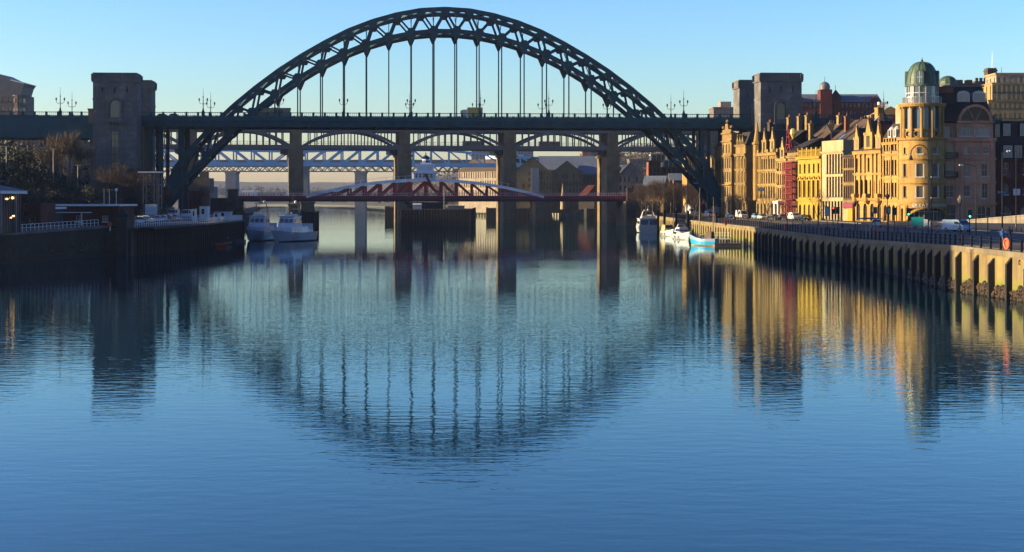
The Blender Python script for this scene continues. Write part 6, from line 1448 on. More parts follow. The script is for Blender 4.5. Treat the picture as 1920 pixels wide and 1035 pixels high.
# ---------------------------------------------------------------- boats
def hull(t, L, B, H, mat, boot=None, rake=.12, sheer=.25, flare=.2, tumble=0, transom=.8, deckmat='white', n_=14, bow_h=.4, strake=None):
    k = MB(); ring = []
    for i in range(n_+1):
        s = i/n_; x = -L/2+L*s; w = B/2*(transom+(1-transom)*min(1, s*3))*(1-max(0, (s-.45)/.55)**2.2)
        w = max(w, .02); zt = H*(1+bow_h*max(0, s-.35)**2/.42+.08*(1-s)**2); xo = rake*L*s**6
        ring.append([(x*.985 if i else x, 0, -.4), (x, w*(.55-.3*s), -.35), (x, w*(1-flare*.6), .25), (x+xo*.5, w*(1-flare*.2), zt*.6), (x+xo, w, zt), (x+xo, w*.93, zt), (x+xo, w*.93, zt-.12), (x+xo, 0, zt-.12)])
    m_ = len(ring[0])
    for sg in (1, -1):
        base = len(k.v); k.v += [(p[0], sg*p[1], p[2]) for r in ring for p in r]
        for i in range(n_):
            for j in range(m_-1):
                a = base+i*m_+j; f_ = (a, a+m_, a+m_+1, a+1); k.f.append(f_ if sg < 0 else f_[::-1]); k.m.append(1 if j >= 6 else (2 if j == 1 else (3 if j == 3 and strake else 0)))
        k.f.append(tuple(base+j for j in range(m_))); k.m.append(0)
    return k.build('hull', [mat, M[deckmat], boot or M['boatdark'], strake or mat], t)
def rails(t, pts, h, mat='chrome', name='guard_rail', r=.03):
    k = MB()
    for p in pts: k.cyl(p, (p[0],p[1],p[2]+h), r, r, 4)
    for p, q in zip(pts[:-1], pts[1:]): k.cyl((p[0],p[1],p[2]+h),(q[0],q[1],q[2]+h), r, r, 4); k.cyl((p[0],p[1],p[2]+h*.5),(q[0],q[1],q[2]+h*.5), r*.7, r*.7, 4)
    k.build(name, M[mat], t)
def tent(k, x0, x1, w0, w1, z0, z1, fr, bk, m=0):
    # tapered cabin block: fr/bk inset of the top at front and back
    k.add([(x0,-w0,z0),(x1,-w0,z0),(x1,w0,z0),(x0,w0,z0),(x0+bk,-w1,z1),(x1-fr,-w1,z1),(x1-fr,w1,z1),(x0+bk,w1,z1)], [(0,3,2,1),(4,5,6,7),(0,1,5,4),(1,2,6,5),(2,3,7,6),(3,0,4,7)], m)
def patrol(label, u, v, rz, sc=1.0):
    Y = F*HC/(v-VH); t = thing('patrol_boat', label, 'patrol boat', (xat(u, Y)+10*cos(rz+pi), Y+10*sin(rz+pi)*1.0, 0), rz, 'grey patrol boats moored side by side')
    hull(t, 20, 5.9, 2.1, M['boathull'], M['boatdark'], deckmat='lead', transom=.9)
    k = MB(); tent(k, -5.5, 5.2, 2.3, 2.1, 2.0, 3.6, .5, .2); k.build('deckhouse', M['boatgrey'], t)
    k = MB(); tent(k, -1.5, 3.6, 2.15, 1.9, 3.6, 6.1, .7, .2); k.build('wheelhouse', M['boatgrey'], t)
    for i in range(3): y0 = -1.75+i*1.22; k = MB(); k.add([(3.28,y0,4.6),(3.28,y0+1.02,4.6),(3.03,y0+1.0,5.6),(3.03,y0+.02,5.6)], [(0,1,2,3)]); k.v = [(v_[0]+.12, v_[1], v_[2]) for v_ in k.v]; k.build('wheelhouse_window', M['carglass'], t)
    for s in (-1, 1): k = MB(); k.box(-.9,s*2.06-.02,4.6,2.3,s*2.06+.02,5.5); k.build('side_window', M['carglass'], t)
    k = MB(); k.box(-1.6,-2.1,6.1,3.4,2.1,6.3); k.box(-1,-1.3,6.3,1.5,1.3,6.75); k.build('flybridge', M['boatgrey'], t)
    k = MB()
    for s in (-1, 1): k.cyl((-1.2,s*1.6,6.3),(-.6,s*1.3,9.3),.1,.07,6); k.cyl((-2.6,s*1.6,6.0),(-.8,s*1.3,9.3),.08,.06,6)
    k.bar((-.7,-1.6,9.3),(-.7,1.6,9.3),.14); k.bar((-1,-1.5,8),(-1,1.5,8),.1); k.cyl((-.7,0,9.3),(-.7,0,12.5),.09,.03,6); k.box(-1.0,-.7,9.4,-.6,.7,9.7); k.build('radar_mast', M['boatdark'], t)
    k = MB(); k.ball((-.3,.9,9.75),.38,8); k.ball((.9,-1.0,6.9),.3,8); k.ball((.9,.3,6.9),.3,8); k.build('radar_dome', M['white'], t)
    k = MB(); k.lathe([(.3,2.3),(.42,2.45),(.42,2.6),(.3,2.7)], (4.2,1.5), 8); k.box(6,-.35,2.3,7.2,.35,2.75); k.build('deck_gear', M['orange'], t)
    rails(t, [(9.6,0,2.75)]+[(8.2-1.6*i, 1.3+.42*i if i < 3 else 2.6, 2.35) for i in range(6)], .95)
    rails(t, [(9.6,0,2.75)]+[(8.2-1.6*i, -(1.3+.42*i if i < 3 else 2.6), 2.35) for i in range(6)], .95)
    k = MB(); tent(k, -9, -5.6, 1.9, 1.8, 2.0, 2.9, .1, .1); k.box(-8.4,-2.0,2.9,-8.2,2.0,4.3); k.build('aft_deck_locker', M['boatgrey'], t)
    return t
patrol('left one of the two grey patrol boats moored at the wharf end', 468, 452.5, R(-97))
patrol('right one of the two grey patrol boats, bow turned slightly left, pinkish fender on deck', 515, 454, R(-107))
def at_water(u, v): Y = F*HC/(v-VH); return xat(u, Y), Y
# large motor yacht
x, y = at_water(1216, 437); t = thing('motor_yacht', 'large white motor yacht seen from astern, with dark saloon windows and radar arch', 'motor yacht', (x, y+8, 0), R(92), 'boats moored along the sunny quay')
hull(t, 15, 6.6, 1.9, M['carwhite'], transom=.95)
k = MB(); tent(k, -6.2, 3, 2.9, 2.6, 1.8, 4.2, 2.0, .3); k.build('saloon', M['carwhite'], t)
for y0 in (-2.45, .2): k = MB(); k.add([(-6.2,y0,2.5),(-6.0,y0,3.9),(-6.0,y0+2.2,3.9),(-6.2,y0+2.2,2.5)], [(0,1,2,3)]); k.v = [(v_[0]-.05,)+v_[1:] for v_ in k.v]; k.build('saloon_window', M['carglass'], t)
for s in (-1, 1): k = MB(); k.box(-5,s*2.78-.03,2.7,.6,s*2.78+.03,3.6); k.build('side_window', M['carglass'], t)
k = MB(); k.box(-6.9,-2.9,4.2,1.2,2.9,4.45); tent(k, -5.4, 0, 2.1, 1.8, 4.45, 5.2, .8, .1); k.build('flybridge', M['carwhite'], t)
k = MB(); 
for s in (-1, 1): k.bar((-4.6,s*2.3,4.4),(-4.0,s*1.5,6.6),.3,.12)
k.bar((-4.0,-1.6,6.6),(-4.0,1.6,6.6),.35,.14); k.cyl((-4,0,6.6),(-4,0,8.6),.06,.03,5); k.ball((-4,.0,6.95),.35,8); k.ball((-4,1.1,6.9),.25,8); k.build('radar_arch', M['carwhite'], t)
rails(t, [(-7.2,-2.9,1.9),(-7.2,-1.4,1.9),(-7.2,1.4,1.9),(-7.2,2.9,1.9),(-4.5,3.05,1.9),(-2,3.1,1.9)], .9)
# cabin cruisers
def cruiser(label, u, v, rz, L, B, canvas=False):
    x, y = at_water(u, v); t = thing('cabin_cruiser', label, 'cabin cruiser', (x, y, 0), rz, 'boats moored along the sunny quay')
    hull(t, L, B, 1.35, M['carwhite'], M['carwhite'], bow_h=.55, transom=.9)
    k = MB(); tent(k, -L*.25, L*.36, B*.38, B*.3, 1.3, 1.95, L*.18, .1); k.build('coachroof', M['carwhite'], t)
    if canvas: k = MB(); tent(k, -L*.45, L*.12, B*.42, B*.36, 1.4, 3.2, .8, .3); k.build('canvas_canopy', M['cream'], t); k = MB(); k.add([(L*.12-.05,-B*.38,1.9),(L*.12-.05,B*.38,1.9),(L*.12-.68,B*.34,3.0),(L*.12-.68,-B*.34,3.0)], [(0,1,2,3)]); k.v = [(v_[0]+.05,)+v_[1:] for v_ in k.v]; k.build('windscreen', M['carglass'], t)
    else:
        k = MB(); tent(k, -L*.38, L*.18, B*.42, B*.33, 1.9, 3.05, 1.3, .25); k.build('cabin', M['carwhite'], t)
        k = MB(); tent(k, -L*.30, L*.165, B*.425, B*.355, 2.1, 2.8, .95, .2); k.build('cabin_windows', M['carglass'], t)
        k = MB(); k.box(-L*.3,-B*.33,3.05,L*.02,B*.33,3.2); k.bar((-L*.2,-B*.36,3.1),(-L*.24,-B*.2,3.9),.2,.1); k.bar((-L*.2,B*.36,3.1),(-L*.24,B*.2,3.9),.2,.1); k.bar((-L*.24,-B*.2,3.9),(-L*.24,B*.2,3.9),.2,.1); k.build('radar_arch', M['carwhite'], t)
    for s in (-1, 1):
        for q in (-.2, .12): k = MB(); k.lathe([(.02,.25),(.13,.3),(.15,.9),(.05,1.05)], (L*q, s*(B*.5+.05)), 7); k.build('fender', M['boatdark'], t)
    rails(t, [(L*.54,0,1.95),(L*.4,B*.22,1.75),(L*.25,B*.37,1.6),(L*.08,B*.45,1.5)], .6); rails(t, [(L*.54,0,1.95),(L*.4,-B*.22,1.75),(L*.25,-B*.37,1.6),(L*.08,-B*.45,1.5)], .6)
    return t
cruiser('cream canopied small cruiser between the yacht and the bright white cruiser', 1254, 443, R(-78), 7.2, 3.1, True)
cruiser('bright white sunlit cabin cruiser with rounded wheelhouse, left of the blue fishing boat', 1281, 449, R(-76), 7.8, 3.4)
# blue fishing boat
x, y = at_water(1322, 461); t = thing('fishing_boat', 'bright blue wooden fishing boat with yellow waterline, two bare masts and dark wheelhouse', 'fishing boat', (x, y+2.0, 0), R(138), 'boats moored along the sunny quay')
hull(t, 9.5, 3.4, 1.7, M['boatblue'], M['busyellow'], bow_h=.75, transom=.62, deckmat='timberbrown', strake=M['carpaleblue'])
k = MB(); tent(k, -3.2, -1.0, .95, .85, 1.6, 3.6, .2, .05); k.build('wheelhouse', M['timberbrown'], t)
k = MB(); k.box(-.98,-.6,2.6,-.94,.6,3.3); k.build('window', M['carglass'], t)
for x0, zt in ((1.6, 14.6), (-3.5, 12.2)):
    k = MB(); k.cyl((x0,0,1.5),(x0,0,zt*.55),.13,.12,7); k.cyl((x0,0,zt*.55),(x0,0,zt),.11,.05,7); k.build('mast', M['jackettan'], t)
k = MB(); k.cyl((1.6,0,2.6),(-2.6,.3,3.3),.12,.1,6); k.cyl((-3.5,0,3),(-5.6,0,3.1),.09,.07,6); k.build('boom', M['jackettan'], t)
k = MB(); 
for p, q in (((1.6,0,13.5),(5.2,0,2.9)),((1.6,0,13),(1.2,1.5,1.9)),((1.6,0,13),(1.2,-1.5,1.9)),((-3.5,0,11),(-3.6,1.3,1.9)),((-3.5,0,11),(-3.6,-1.3,1.9)),((1.6,0,13.2),(-3.5,0,11.3))): k.cyl(p, q, .025, .025, 3)
k.build('rigging', M['iron'], t)
t.scale = (.74, .74, .9)
# red skiff and rigid inflatable
x, y = at_water(385, 461.5); t = thing('red_workboat', 'long low dark red workboat lying under the piled wharf', 'workboat', (x, y, 0), R(4), 'small craft by the wharf steps'); hull(t, 9, 2.0, .55, M['orange'], M['carred'], deckmat='boatgrey'); k = MB(); tent(k,-2.6,1.2,.6,.45,.5,1.25,.5,.3); k.build('engine_cover', M['scafred'], t); k = MB(); tent(k,-1.2,.6,.3,.2,1.2,1.75,.3,.5); k.build('white_seat', M['white'], t)
x, y = at_water(418, 459); t = thing('inflatable_boat', 'small grey inflatable with outboard beside the red workboat', 'dinghy', (x, y, 0), R(-20), 'small craft by the wharf steps')
for s in (-1, 1): k = MB(); k.cyl((-2,s*.75,.35),(1.4,s*.75,.38),.26,.26,8); k.cyl((1.4,s*.75,.38),(2.3,0,.6),.26,.2,8); k.build('tube', M['cargrey'], t)
k = MB(); k.box(-1.9,-.6,.1,1.5,.6,.3); k.build('floor', M['boatdark'], t); k = MB(); k.box(-2.3,-.2,.3,-1.9,.2,1.1); k.build('outboard_motor', M['white'], t)
# pontoons
def pontoon(nm, lab, u0, u1, v, wid, mat, rail=False, rz=0):
    x0, y = at_water(u0, v); x1, _ = at_water(u1, v); L = x1-x0; t = thing(nm, lab, 'pontoon', ((x0+x1)/2, y, 0), rz); k = MB(); k.box(-L/2,0,-.2,L/2,wid,.55); k.build('float', M[mat], t); k = MB(); k.box(-L/2-.05,-.05,.55,L/2+.05,wid+.05,.68); k.build('deck', M['timberbrown'], t)
    if rail: rails(t, [(-L/2+i*(L/8),.15,.68) for i in range(9)], 1.25, 'white', 'white_rail', .05)
    return t
pontoon('mooring_pontoon', 'tan mooring pontoon with white railings right of the blue fishing boat', 1340, 1390, 462.5, 3.2, 'jackettan')
x, y = at_water(1366, 455); t = thing('gangway', 'white railed gangway above the tan pontoon with a notice panel', 'gangway', (x, y, .8), R(-10)); k = MB(); k.box(-4.2,0,0,4.2,1.4,.2); k.build('deck', M['boatgrey'], t)
rails(t, [(-4+i*1.0,.05,.2) for i in range(9)], 1.5, 'white', 'white_rail', .05); k = MB(); k.box(1.0,-.02,.3,1.9,.04,1.6); k.build('notice_panel', M['white'], t)
pontoon('long_pontoon', 'long grey pontoon behind the cabin cruisers', 1240, 1300, 437, 2.4, 'boatgrey', True)
pontoon('wharf_pontoon', 'low dark pontoon between the gangway foot and the patrol boats', 424, 458, 455, 2.6, 'boatdark')
xg, yg = xat(412, 400), 398; t = thing('gangway', 'steep ladder gangway leading down from the left wharf to the pontoon', 'gangway', (0,0,0))
a = Vector(px(410, 410, 392)); b_ = Vector(px(426, 447, 392)); 
for dy in (0, 1.1):
    k = MB(); k.bar((a.x,a.y+dy,a.z),(b_.x,b_.y+dy,b_.z),.12,.2); k.bar((a.x,a.y+dy,a.z+1),(b_.x,b_.y+dy,b_.z+1),.07); k.build('side_beam', M['boatgrey'], t)
for i in range(12): q = a.lerp(b_, (i+.5)/12); k = MB(); k.box(q.x-.18,q.y,q.z-.03,q.x+.18,q.y+1.1,q.z+.03); k.build('step', M['boatgrey'], t)
# mooring piles
for i, (u, v0, v1, lab) in enumerate([(1246,395,438,'beside the motor yacht'),(1268,396,440,'behind the canopied cruiser'),(1290,398,442,'behind the bright white cruiser'),(1313,402,445,'left of the fishing boat mast'),(1342,403,450,'right of the fishing boat'),(1377,408,452,'at the tan pontoon end, tallest'),(1234,397,440,'just right of the yacht')]):
    x, y = at_water(u, v1); t = thing('mooring_pile', 'dark steel mooring pile standing in the water '+lab, 'mooring pile', (x, y, -1), 0, 'mooring piles along the sunny quay'); zt = zat(v0, y)+1
    k = MB(); k.cyl((0,0,0),(0,0,zt),.36,.36,9); k.build('shaft', M['timber'], t); k = MB(); k.lathe([(.42,zt),(.42,zt+.12),(.05,zt+.6)], (0,0), 9); k.build('cap', M['iron'], t)
    if u in (1268,1290,1342,1377): k = MB(); k.box(.3,-.1,zt*.62,2.4,.1,zt*.62+.25); k.build('bracket_arm', M['timber'], t)
# ---------------------------------------------------------------- railings and street furniture
RL_ = thing('quay_railing', 'black post and rail fence along the edge of the sunny quay', 'railing')
pm = MB(); pm.box(-.11,-.11,0,.11,.11,1.12); pm.box(-.14,-.14,1.12,.14,.14,1.2); pm.frustum(-.13,-.13,1.2,.13,.13,1.3,.06,.06); me = pm.mesh('railing_post', M['iron'])
y = 150.0; prev = None; rmb = [MB(), MB()]
while y < 600:
    x = XR(y)+.55; z = ZR(y); link('railing_post', me, RL_, (x, y, z))
    if prev:
        for i, h in enumerate((.95, .5)): rmb[i].cyl((prev[0],prev[1],prev[2]+h),(x,y,z+h),.028,.028,5)
    prev = (x, y, z); y += 3.0 if y < 365 else 2.6
for q in rmb: q.build('rail', M['iron'], RL_)
def whiterail(lab, pts, h=1.15, pitch=1.45):
    t = thing('white_railing', lab, 'railing', (0,0,0), 0, 'white railings on the left quay'); pm = MB(); pm.box(-.05,-.05,0,.05,.05,h); me = pm.mesh('railing_post', M['white']); r = [MB(), MB()]
    for a, b_ in zip(pts[:-1], pts[1:]):
        a, b_ = Vector(a), Vector(b_); n_ = max(1, int((b_-a).length/pitch))
        for i in range(n_+1): q = a.lerp(b_, i/n_); link('railing_post', me, t, q)
        for i, hh in enumerate((h, h*.5)): r[i].cyl(a+Vector((0,0,hh)), b_+Vector((0,0,hh)), .045, .045, 5)
    for q in r: q.build('rail', M['white'], t)
ptsA = [(XL(y)-.5, y, ZL(y)) for y in (215, 230, 252, 272, 292, 309)]; whiterail('white post and rail fence left of the brick pier, above the masonry wall', ptsA)
ptsB = [(XL(y)-.4, y, ZL(y)) for y in (313.5, 340, 367, 394)]; whiterail('white railing in front of the parked car row, right of the brick pier', ptsB)
ptsC = [(XL(y)-.4, y, ZL(y)) for y in (396, 408, 419.5)]+[(-83, 419.6, 5.3)]; whiterail('close barred white railing at the far end of the left wharf', ptsC, pitch=.5)
SO = thing('stone_side_railing', 'black railing along the ramp behind the two walkers, far right', 'railing')
for i in range(26): 
    x = xat(1884, 262)+i*.55; k = MB(); k.box(-.05,-.05,0,.05,.05,1.3); k.build('railing_post', M['iron'], SO, loc=(x, 258-i*.4, 5.0))
k = MB(); k.bar((xat(1884,262),258,6.2),(xat(1884,262)+14,248,6.2),.08); k.bar((xat(1884,262),258,5.3),(xat(1884,262)+14,248,5.3),.08); k.build('rail', M['iron'], SO)
def post_at(u, Y): return (xat(u, Y), Y, (ZR if u > 960 else ZL)(Y))
def street_lamp(lab, u, Y, vt, arm=None, globe=False, mat='iron', base_v=None, grp='street lamps'):
    x, y, z = post_at(u, Y); z = ZX(x, Y) if u > 960 else z; t = thing('street_lamp', lab, 'street lamp', (x, y, z), 0, grp); H = zat(vt, Y)-z
    k = MB(); k.cyl((0,0,0),(0,0,1.0),.14,.12,7); k.cyl((0,0,1),(0,0,H),.085,.055,6); k.build('post', M[mat], t)
    if arm: k = MB(); k.cyl((0,0,H-.1),(arm*.6,0,H+.25),.05,.045,5); k.cyl((arm*.6,0,H+.25),(arm,0,H+.2),.045,.04,5); k.build('arm', M[mat], t); k = MB(); k.box(min(arm,arm*1.3),-.18,H+.02,max(arm,arm*1.3),.18,H+.22); k.build('lamp_head', M['whiteframe'], t)
    elif globe: k = MB(); k.lathe([(.06,H),(.2,H+.1),(.32,H+.55),(.3,H+.62),(.12,H+.85),(.03,H+1.1)], (0,0), 8); k.build('lantern', M['jackettan'] if globe == 1 else M['iron'], t)
    return t
street_lamp('tall lamp with curved arm rising before the corner drum', 1747, 250, 277, None); 
x, y, z = post_at(1747, 250)
t = thing('swan_neck_lamp', 'tall black swan neck lamp with hanging bell lantern in front of the drum', 'street lamp', (x-.5, y, z)); H = zat(288, 250)-z
k = MB(); pts = [(0,0,0),(0,0,H)]+[(-1.3+1.3*cos(pi*i/8), 0, H+1.3*sin(pi*i/8)) for i in range(1,9)]
for p, q in zip(pts[:-1], pts[1:]): k.cyl(p, q, .08 if p[2] > 0 else .12, .08, 6)
k.build('post', M['iron'], t); k = MB(); k.lathe([(.05,H+.05),(.12,H-.3),(.2,H-.5),(.36,H-.95),(.0,H-.95)], (-2.6,0), 8); k.build('bell_lantern', M['iron'], t)
street_lamp('short lamp with gold lantern near the pale blue van', 1800, 205, 382, globe=1)
street_lamp('lamp with lantern near the left end of the cafe building', 1664, 255, 374, globe=2)
street_lamp('lamp with small arm reaching left before the red brown facade', 1830, 235, 311, arm=-1.8)
street_lamp('tall white topped lamp before the dark red terrace', 1879, 214, 285, arm=.6)
street_lamp('leaning pair lamp at the right edge', 1905, 300, 284, arm=-.9)
street_lamp('slim lamp with gold lamp head between the arch foot and lorry', 1263, 440, 344, globe=1)
street_lamp('tall slim pole left of the pink car', 1244, 430, 335)
street_lamp('slim pole right of the arch foot lamps', 1287, 425, 352)
street_lamp('black lamp with lantern in front of the cream block', 1603, 300, 388, globe=2)
street_lamp('dark pole by the ornate office block corner', 1357, 480, 384, globe=2)
for i, (u, vt, vb, lab) in enumerate([(12,275,350,'tall slim lamp with double arm at the left edge'),(100,280,350,'slim lamp left of the golden bare tree trunk'),(146,310,360,'thin lamp right of the golden bare tree'),(132,358,384,'short lamp on the low office roof line')]):
    Y = 400; t = thing('street_lamp', lab, 'street lamp', (xat(u, Y), Y, GL(xat(u, Y), Y)), 0, 'street lamps'); H = zat(vt, Y)-t.location.z
    k = MB(); k.cyl((0,0,0),(0,0,H),.14,.09,6); k.build('post', M['lead'], t); k = MB(); k.box(-1.6 if i == 0 else -.7,-.1,H,.7,.1,H+.12); k.build('lamp_head', M['whiteframe'], t)
for u, lab in ((195,'left thin white flagpole by the low office'),(205,'right thin white flagpole by the low office'),(218,'thin white mast with small light beside the flagpoles')):
    Y = 345; t = thing('flagpole', lab, 'flagpole', (xat(u, Y), Y, 5.2), 0, 'thin white poles'); k = MB(); H = zat(356, Y)-5.2; k.cyl((0,0,0),(0,0,H),.1,.05,6); k.build('pole', M['white'], t); k = MB(); k.ball((0,0,H),.12 if u != 218 else .35,6); k.build('finial', M['white'], t)
def signal(lab, u, Y, vt, col, faces=1):
    x, y, z = post_at(u, Y); t = thing('traffic_light', lab, 'traffic light', (x, y, z), 0, 'traffic lights'); H = zat(vt, Y)-z
    k = MB(); k.cyl((0,0,0),(0,0,H),.08,.08,6); k.build('pole', M['iron'], t); k = MB(); k.box(-.28,-.2,H-1.2,.28,.12,H); k.build('signal_head', M['iron'], t)
    for i, c in enumerate(('glowred','busyellow','glowgreen')):
        m_ = M[c] if (c == col) else M['carblack']; k = MB(); k.cyl((0,-.2,H-.22-.37*i),(0,-.24,H-.22-.37*i),.13,.13,8); k.build('signal_lamp', m_, t)
signal('traffic light showing green before the red brown facade, beside the van', 1818, 240, 393, 'glowgreen'); signal('traffic light with lamps turned away, right of the green one', 1852, 245, 389, None)
signal('traffic light showing green at the left end of the cafe arch', 1703, 262, 390, 'glowgreen'); signal('traffic light showing red by the route map board', 1562, 292, 388, 'glowred'); signal('dark traffic light beside the red one', 1571, 290, 388, None)
signal('traffic light near the cafe, standing by the second map board', 1677, 262, 389, None); signal('dark signal before the gabled block', 1641, 300, 388, None)
def board(lab, u, Y, v0, v1, w, mat, nm='map_board', ht_=None):
    x, y, z = post_at(u, Y); t = thing(nm, lab, 'sign', (x, y, z), 0, 'quayside signs'); a, b_ = zat(v1, Y)-z, zat(v0, Y)-z; s = w/F*Y/2
    k = MB(); k.cyl((0,.05,0),(0,.05,b_),.07,.07,6); k.build('post', M['iron'], t); k = MB(); k.box(-s,-.1,a,s,0,b_); k.build('panel', M['iron'], t); k = MB(); k.box(-s+.1,-.13,a+.12,s-.1,-.101,b_-.12); k.build('poster', M[mat], t); return t
board('blue framed map board left of the red traffic light', 1551, 290, 387, 405, 9, 'carpaleblue'); board('blue framed map board in front of the plain sandstone block', 1666, 262, 388, 401, 8, 'carpaleblue')
board('blue round roadside sign before the gabled block', 1635, 310, 398, 406, 5, 'signblue', 'road_sign'); board('blue direction sign plate hung high before the dark red terrace', 1880, 250, 357, 364, 19, 'signblue', 'direction_sign')
board('teal hanging banner sign before the gothic block', 1427, 455, 352, 358, 12, 'carpaleblue', 'banner_sign')
# bus shelter
x, y, z = post_at(1631, 262); t = thing('bus_shelter', 'glass bus shelter with thin overhanging roof on the quay before the gabled block', 'bus shelter', (x, y, z)); sc_ = 262/F
k = MB(); k.box(-1.9,-1.2,zat(411,262)-z,1.7,1.2,zat(409.4,262)-z); k.frustum(-1.5,-.9,zat(409.4,262)-z,1.3,.9,zat(408,262)-z,.4,.3); k.build('roof', M['lead'], t)
for xx in (-.25, .85): k = MB(); k.box(xx-.3,-.06,.1,xx+.25,.0,2.25); k.build('glass_panel', M['balglass'], t)
for xx in (-.6, .0, 1.15): k = MB(); k.box(xx-.05,-.08,0,xx+.05,.08,2.35); k.build('post', M['chrome'], t)
k = MB(); k.box(-.4,.2,.45,1.0,.6,.52); k.build('bench', M['jackettan'], t)
# life rings, bins, boxes
x, y, z = post_at(1907, 181); t = thing('life_ring', 'bright orange life ring on the railing at the far right', 'life ring', (XR(181)+.5, 181, 5.2+.7), R(-74)); k = MB(); n_ = 16
for i in range(n_): a, b_ = 2*pi*i/n_, 2*pi*(i+1)/n_; k.cyl((.48*cos(a),-.05,.48*sin(a)*1.1),(.48*cos(b_),-.05,.48*sin(b_)*1.1),.13,.13,7)
k.build('ring', M['orange'], t); k = MB(); k.box(-.35,-.0,-.5,.35,.1,.5); k.build('ring_holder', M['orange'], t)
for u, Y, lab in ((1473,318,'small red box on the railing opposite the yellow house'),(1641,258,'red life buoy cabinet beside the bus shelter'),(1361,372,'orange life ring post near the ornate block')):
    x, y, z = post_at(u, Y); t = thing('life_buoy_cabinet', lab, 'life buoy box', (x, y, z), 0, 'red life buoy boxes'); k = MB(); k.box(-.25,-.15,.4,.25,.15,1.5); k.build('box', M['carred'], t); k = MB(); k.box(-.06,-.05,0,.06,.05,.4); k.build('stand', M['iron'], t)
for u, v, lab in ((105,418,'orange life ring on the left masonry quay railing'),(318,411,'orange life buoy stand behind the left wharf railing')):
    Y = 305 if u < 200 else 345; xx = xat(206 if u < 200 else u, Y); t = thing('life_ring', lab, 'life ring', (xx, Y, (6.0 if u < 200 else 6.6)), 0, 'life rings'); k = MB(); k.cyl((0,-.05,0),(0,.1,0),.42,.42,12); k.build('ring', M['orange'], t); k = MB(); k.box(-.1,.1,-1.2,.1,.2,.3); k.build('stand', M['white'], t)
# ---------------------------------------------------------------- trees
def limb(k, p, d, L, r, depth, rnd, out, spread, upb, seg=2):
    q = p
    for i in range(seg):
        d = (d+Vector((rnd.gauss(0,.13),rnd.gauss(0,.13),rnd.gauss(0,.06)+upb*.12))).normalized(); nq = q+d*L/seg; r2 = r*(.82 if depth else .6)
        k.cyl(q, nq, r, r2, 5 if r > .06 else 3, caps=False); q = nq; r = r2
        if depth > 0 and i == 0 and rnd.random() < .6: sub(k, q, d, L*.75, r*.55, depth-1, rnd, out, spread, upb)
    if depth == 0: out.append((q, d)); return
    for j in range(3 if depth > 1 else rnd.choice((3,4))): sub(k, q, d, L*(.62+.2*rnd.random()), r*.62, depth-1, rnd, out, spread, upb)
def sub(k, q, d, L, r, depth, rnd, out, spread, upb):
    v = Vector((rnd.gauss(0,1),rnd.gauss(0,1),rnd.gauss(0,.6)+upb*.5)).normalized(); nd = (d+v*spread).normalized(); limb(k, q, nd, L, r, depth, rnd, out, spread, upb)
def make_bare(seed, H, spread=.75, upb=.7, twigmat='twig', twn=9, twl=.14, depth=3):
    rnd = random.Random(seed); tk = MB(); cr = MB(); out = []
    tk.cyl((0,0,-1),(0,0,H*.22),H*.022,H*.018,8); 
    for j in range(5): 
        a = 2*pi*j/5+rnd.random(); limb(cr, Vector((0,0,H*(.18+.03*j))), Vector((cos(a)*.6,sin(a)*.6,1)).normalized(), H*.26, H*.012, depth, rnd, out, spread, upb)
    tk.cyl((0,0,H*.22),(0,0,H*.55),H*.018,H*.008,7)
    for q, d in out:
        for i in range(twn):
            v = Vector((rnd.gauss(0,1),rnd.gauss(0,1),rnd.gauss(0,1)+upb)).normalized(); e = (d*.5+v*.8).normalized(); p0 = q-d*rnd.random()*H*.05; L = H*twl*(.4+.7*rnd.random()); p1 = p0+e*L
            w = H*.0022; s_ = Vector((rnd.gauss(0,1),rnd.gauss(0,1),rnd.gauss(0,1))).normalized()*w
            n_ = len(cr.v); cr.v += [tuple(p0-s_), tuple(p0+s_), tuple(p1)]; cr.f.append((n_,n_+1,n_+2)); cr.m.append(1)
            p2 = p0+e*L*.5; p3 = p2+(e+v.cross(d)*.8).normalized()*L*.5; n_ = len(cr.v); cr.v += [tuple(p2-s_*.7), tuple(p2+s_*.7), tuple(p3)]; cr.f.append((n_,n_+1,n_+2)); cr.m.append(1)
    return tk.mesh('trunk', M['bark']), cr.mesh('crown', [M['bark'], M[twigmat]])
def make_leafy(seed, H, Wf=.42, n_=2600, mat='ever', flat=1.0):
    rnd = random.Random(seed); tk = MB(); cr = MB(); tk.cyl((0,0,-1),(0,0,H*.5),H*.03,H*.012,7); cl = []
    for i in range(26):
        z = H*(.18+.72*rnd.random()); rr = H*Wf*sqrt(max(.02, 1-((z/H-.5)/.55)**2))*sqrt(rnd.random()); a = rnd.random()*2*pi; c = Vector((rr*cos(a), rr*sin(a), z)); cl.append((c, H*(.08+.09*rnd.random()))); tk.cyl((0,0,z*.5),c,H*.006,H*.002,4,caps=False)
    for i in range(n_):
        c, r = rnd.choice(cl); v = Vector((rnd.gauss(0,1),rnd.gauss(0,1),rnd.gauss(0,.8))).normalized()*r*(.55+.6*rnd.random()); p = c+v; s = H*.011*(.6+rnd.random())
        a = Vector((rnd.gauss(0,1),rnd.gauss(0,1),rnd.gauss(0,1))).normalized()*s; b_ = a.cross(Vector((rnd.gauss(0,1),rnd.gauss(0,1),rnd.gauss(0,1)))).normalized()*s*1.2
        m_ = len(cr.v); cr.v += [tuple(p-a-b_), tuple(p+a-b_), tuple(p+a*.6+b_), tuple(p-a*.6+b_)]; cr.f.append((m_,m_+1,m_+2,m_+3)); cr.m.append(0)
    return tk.mesh('trunk', M['bark']), cr.mesh('crown', [M[mat]])
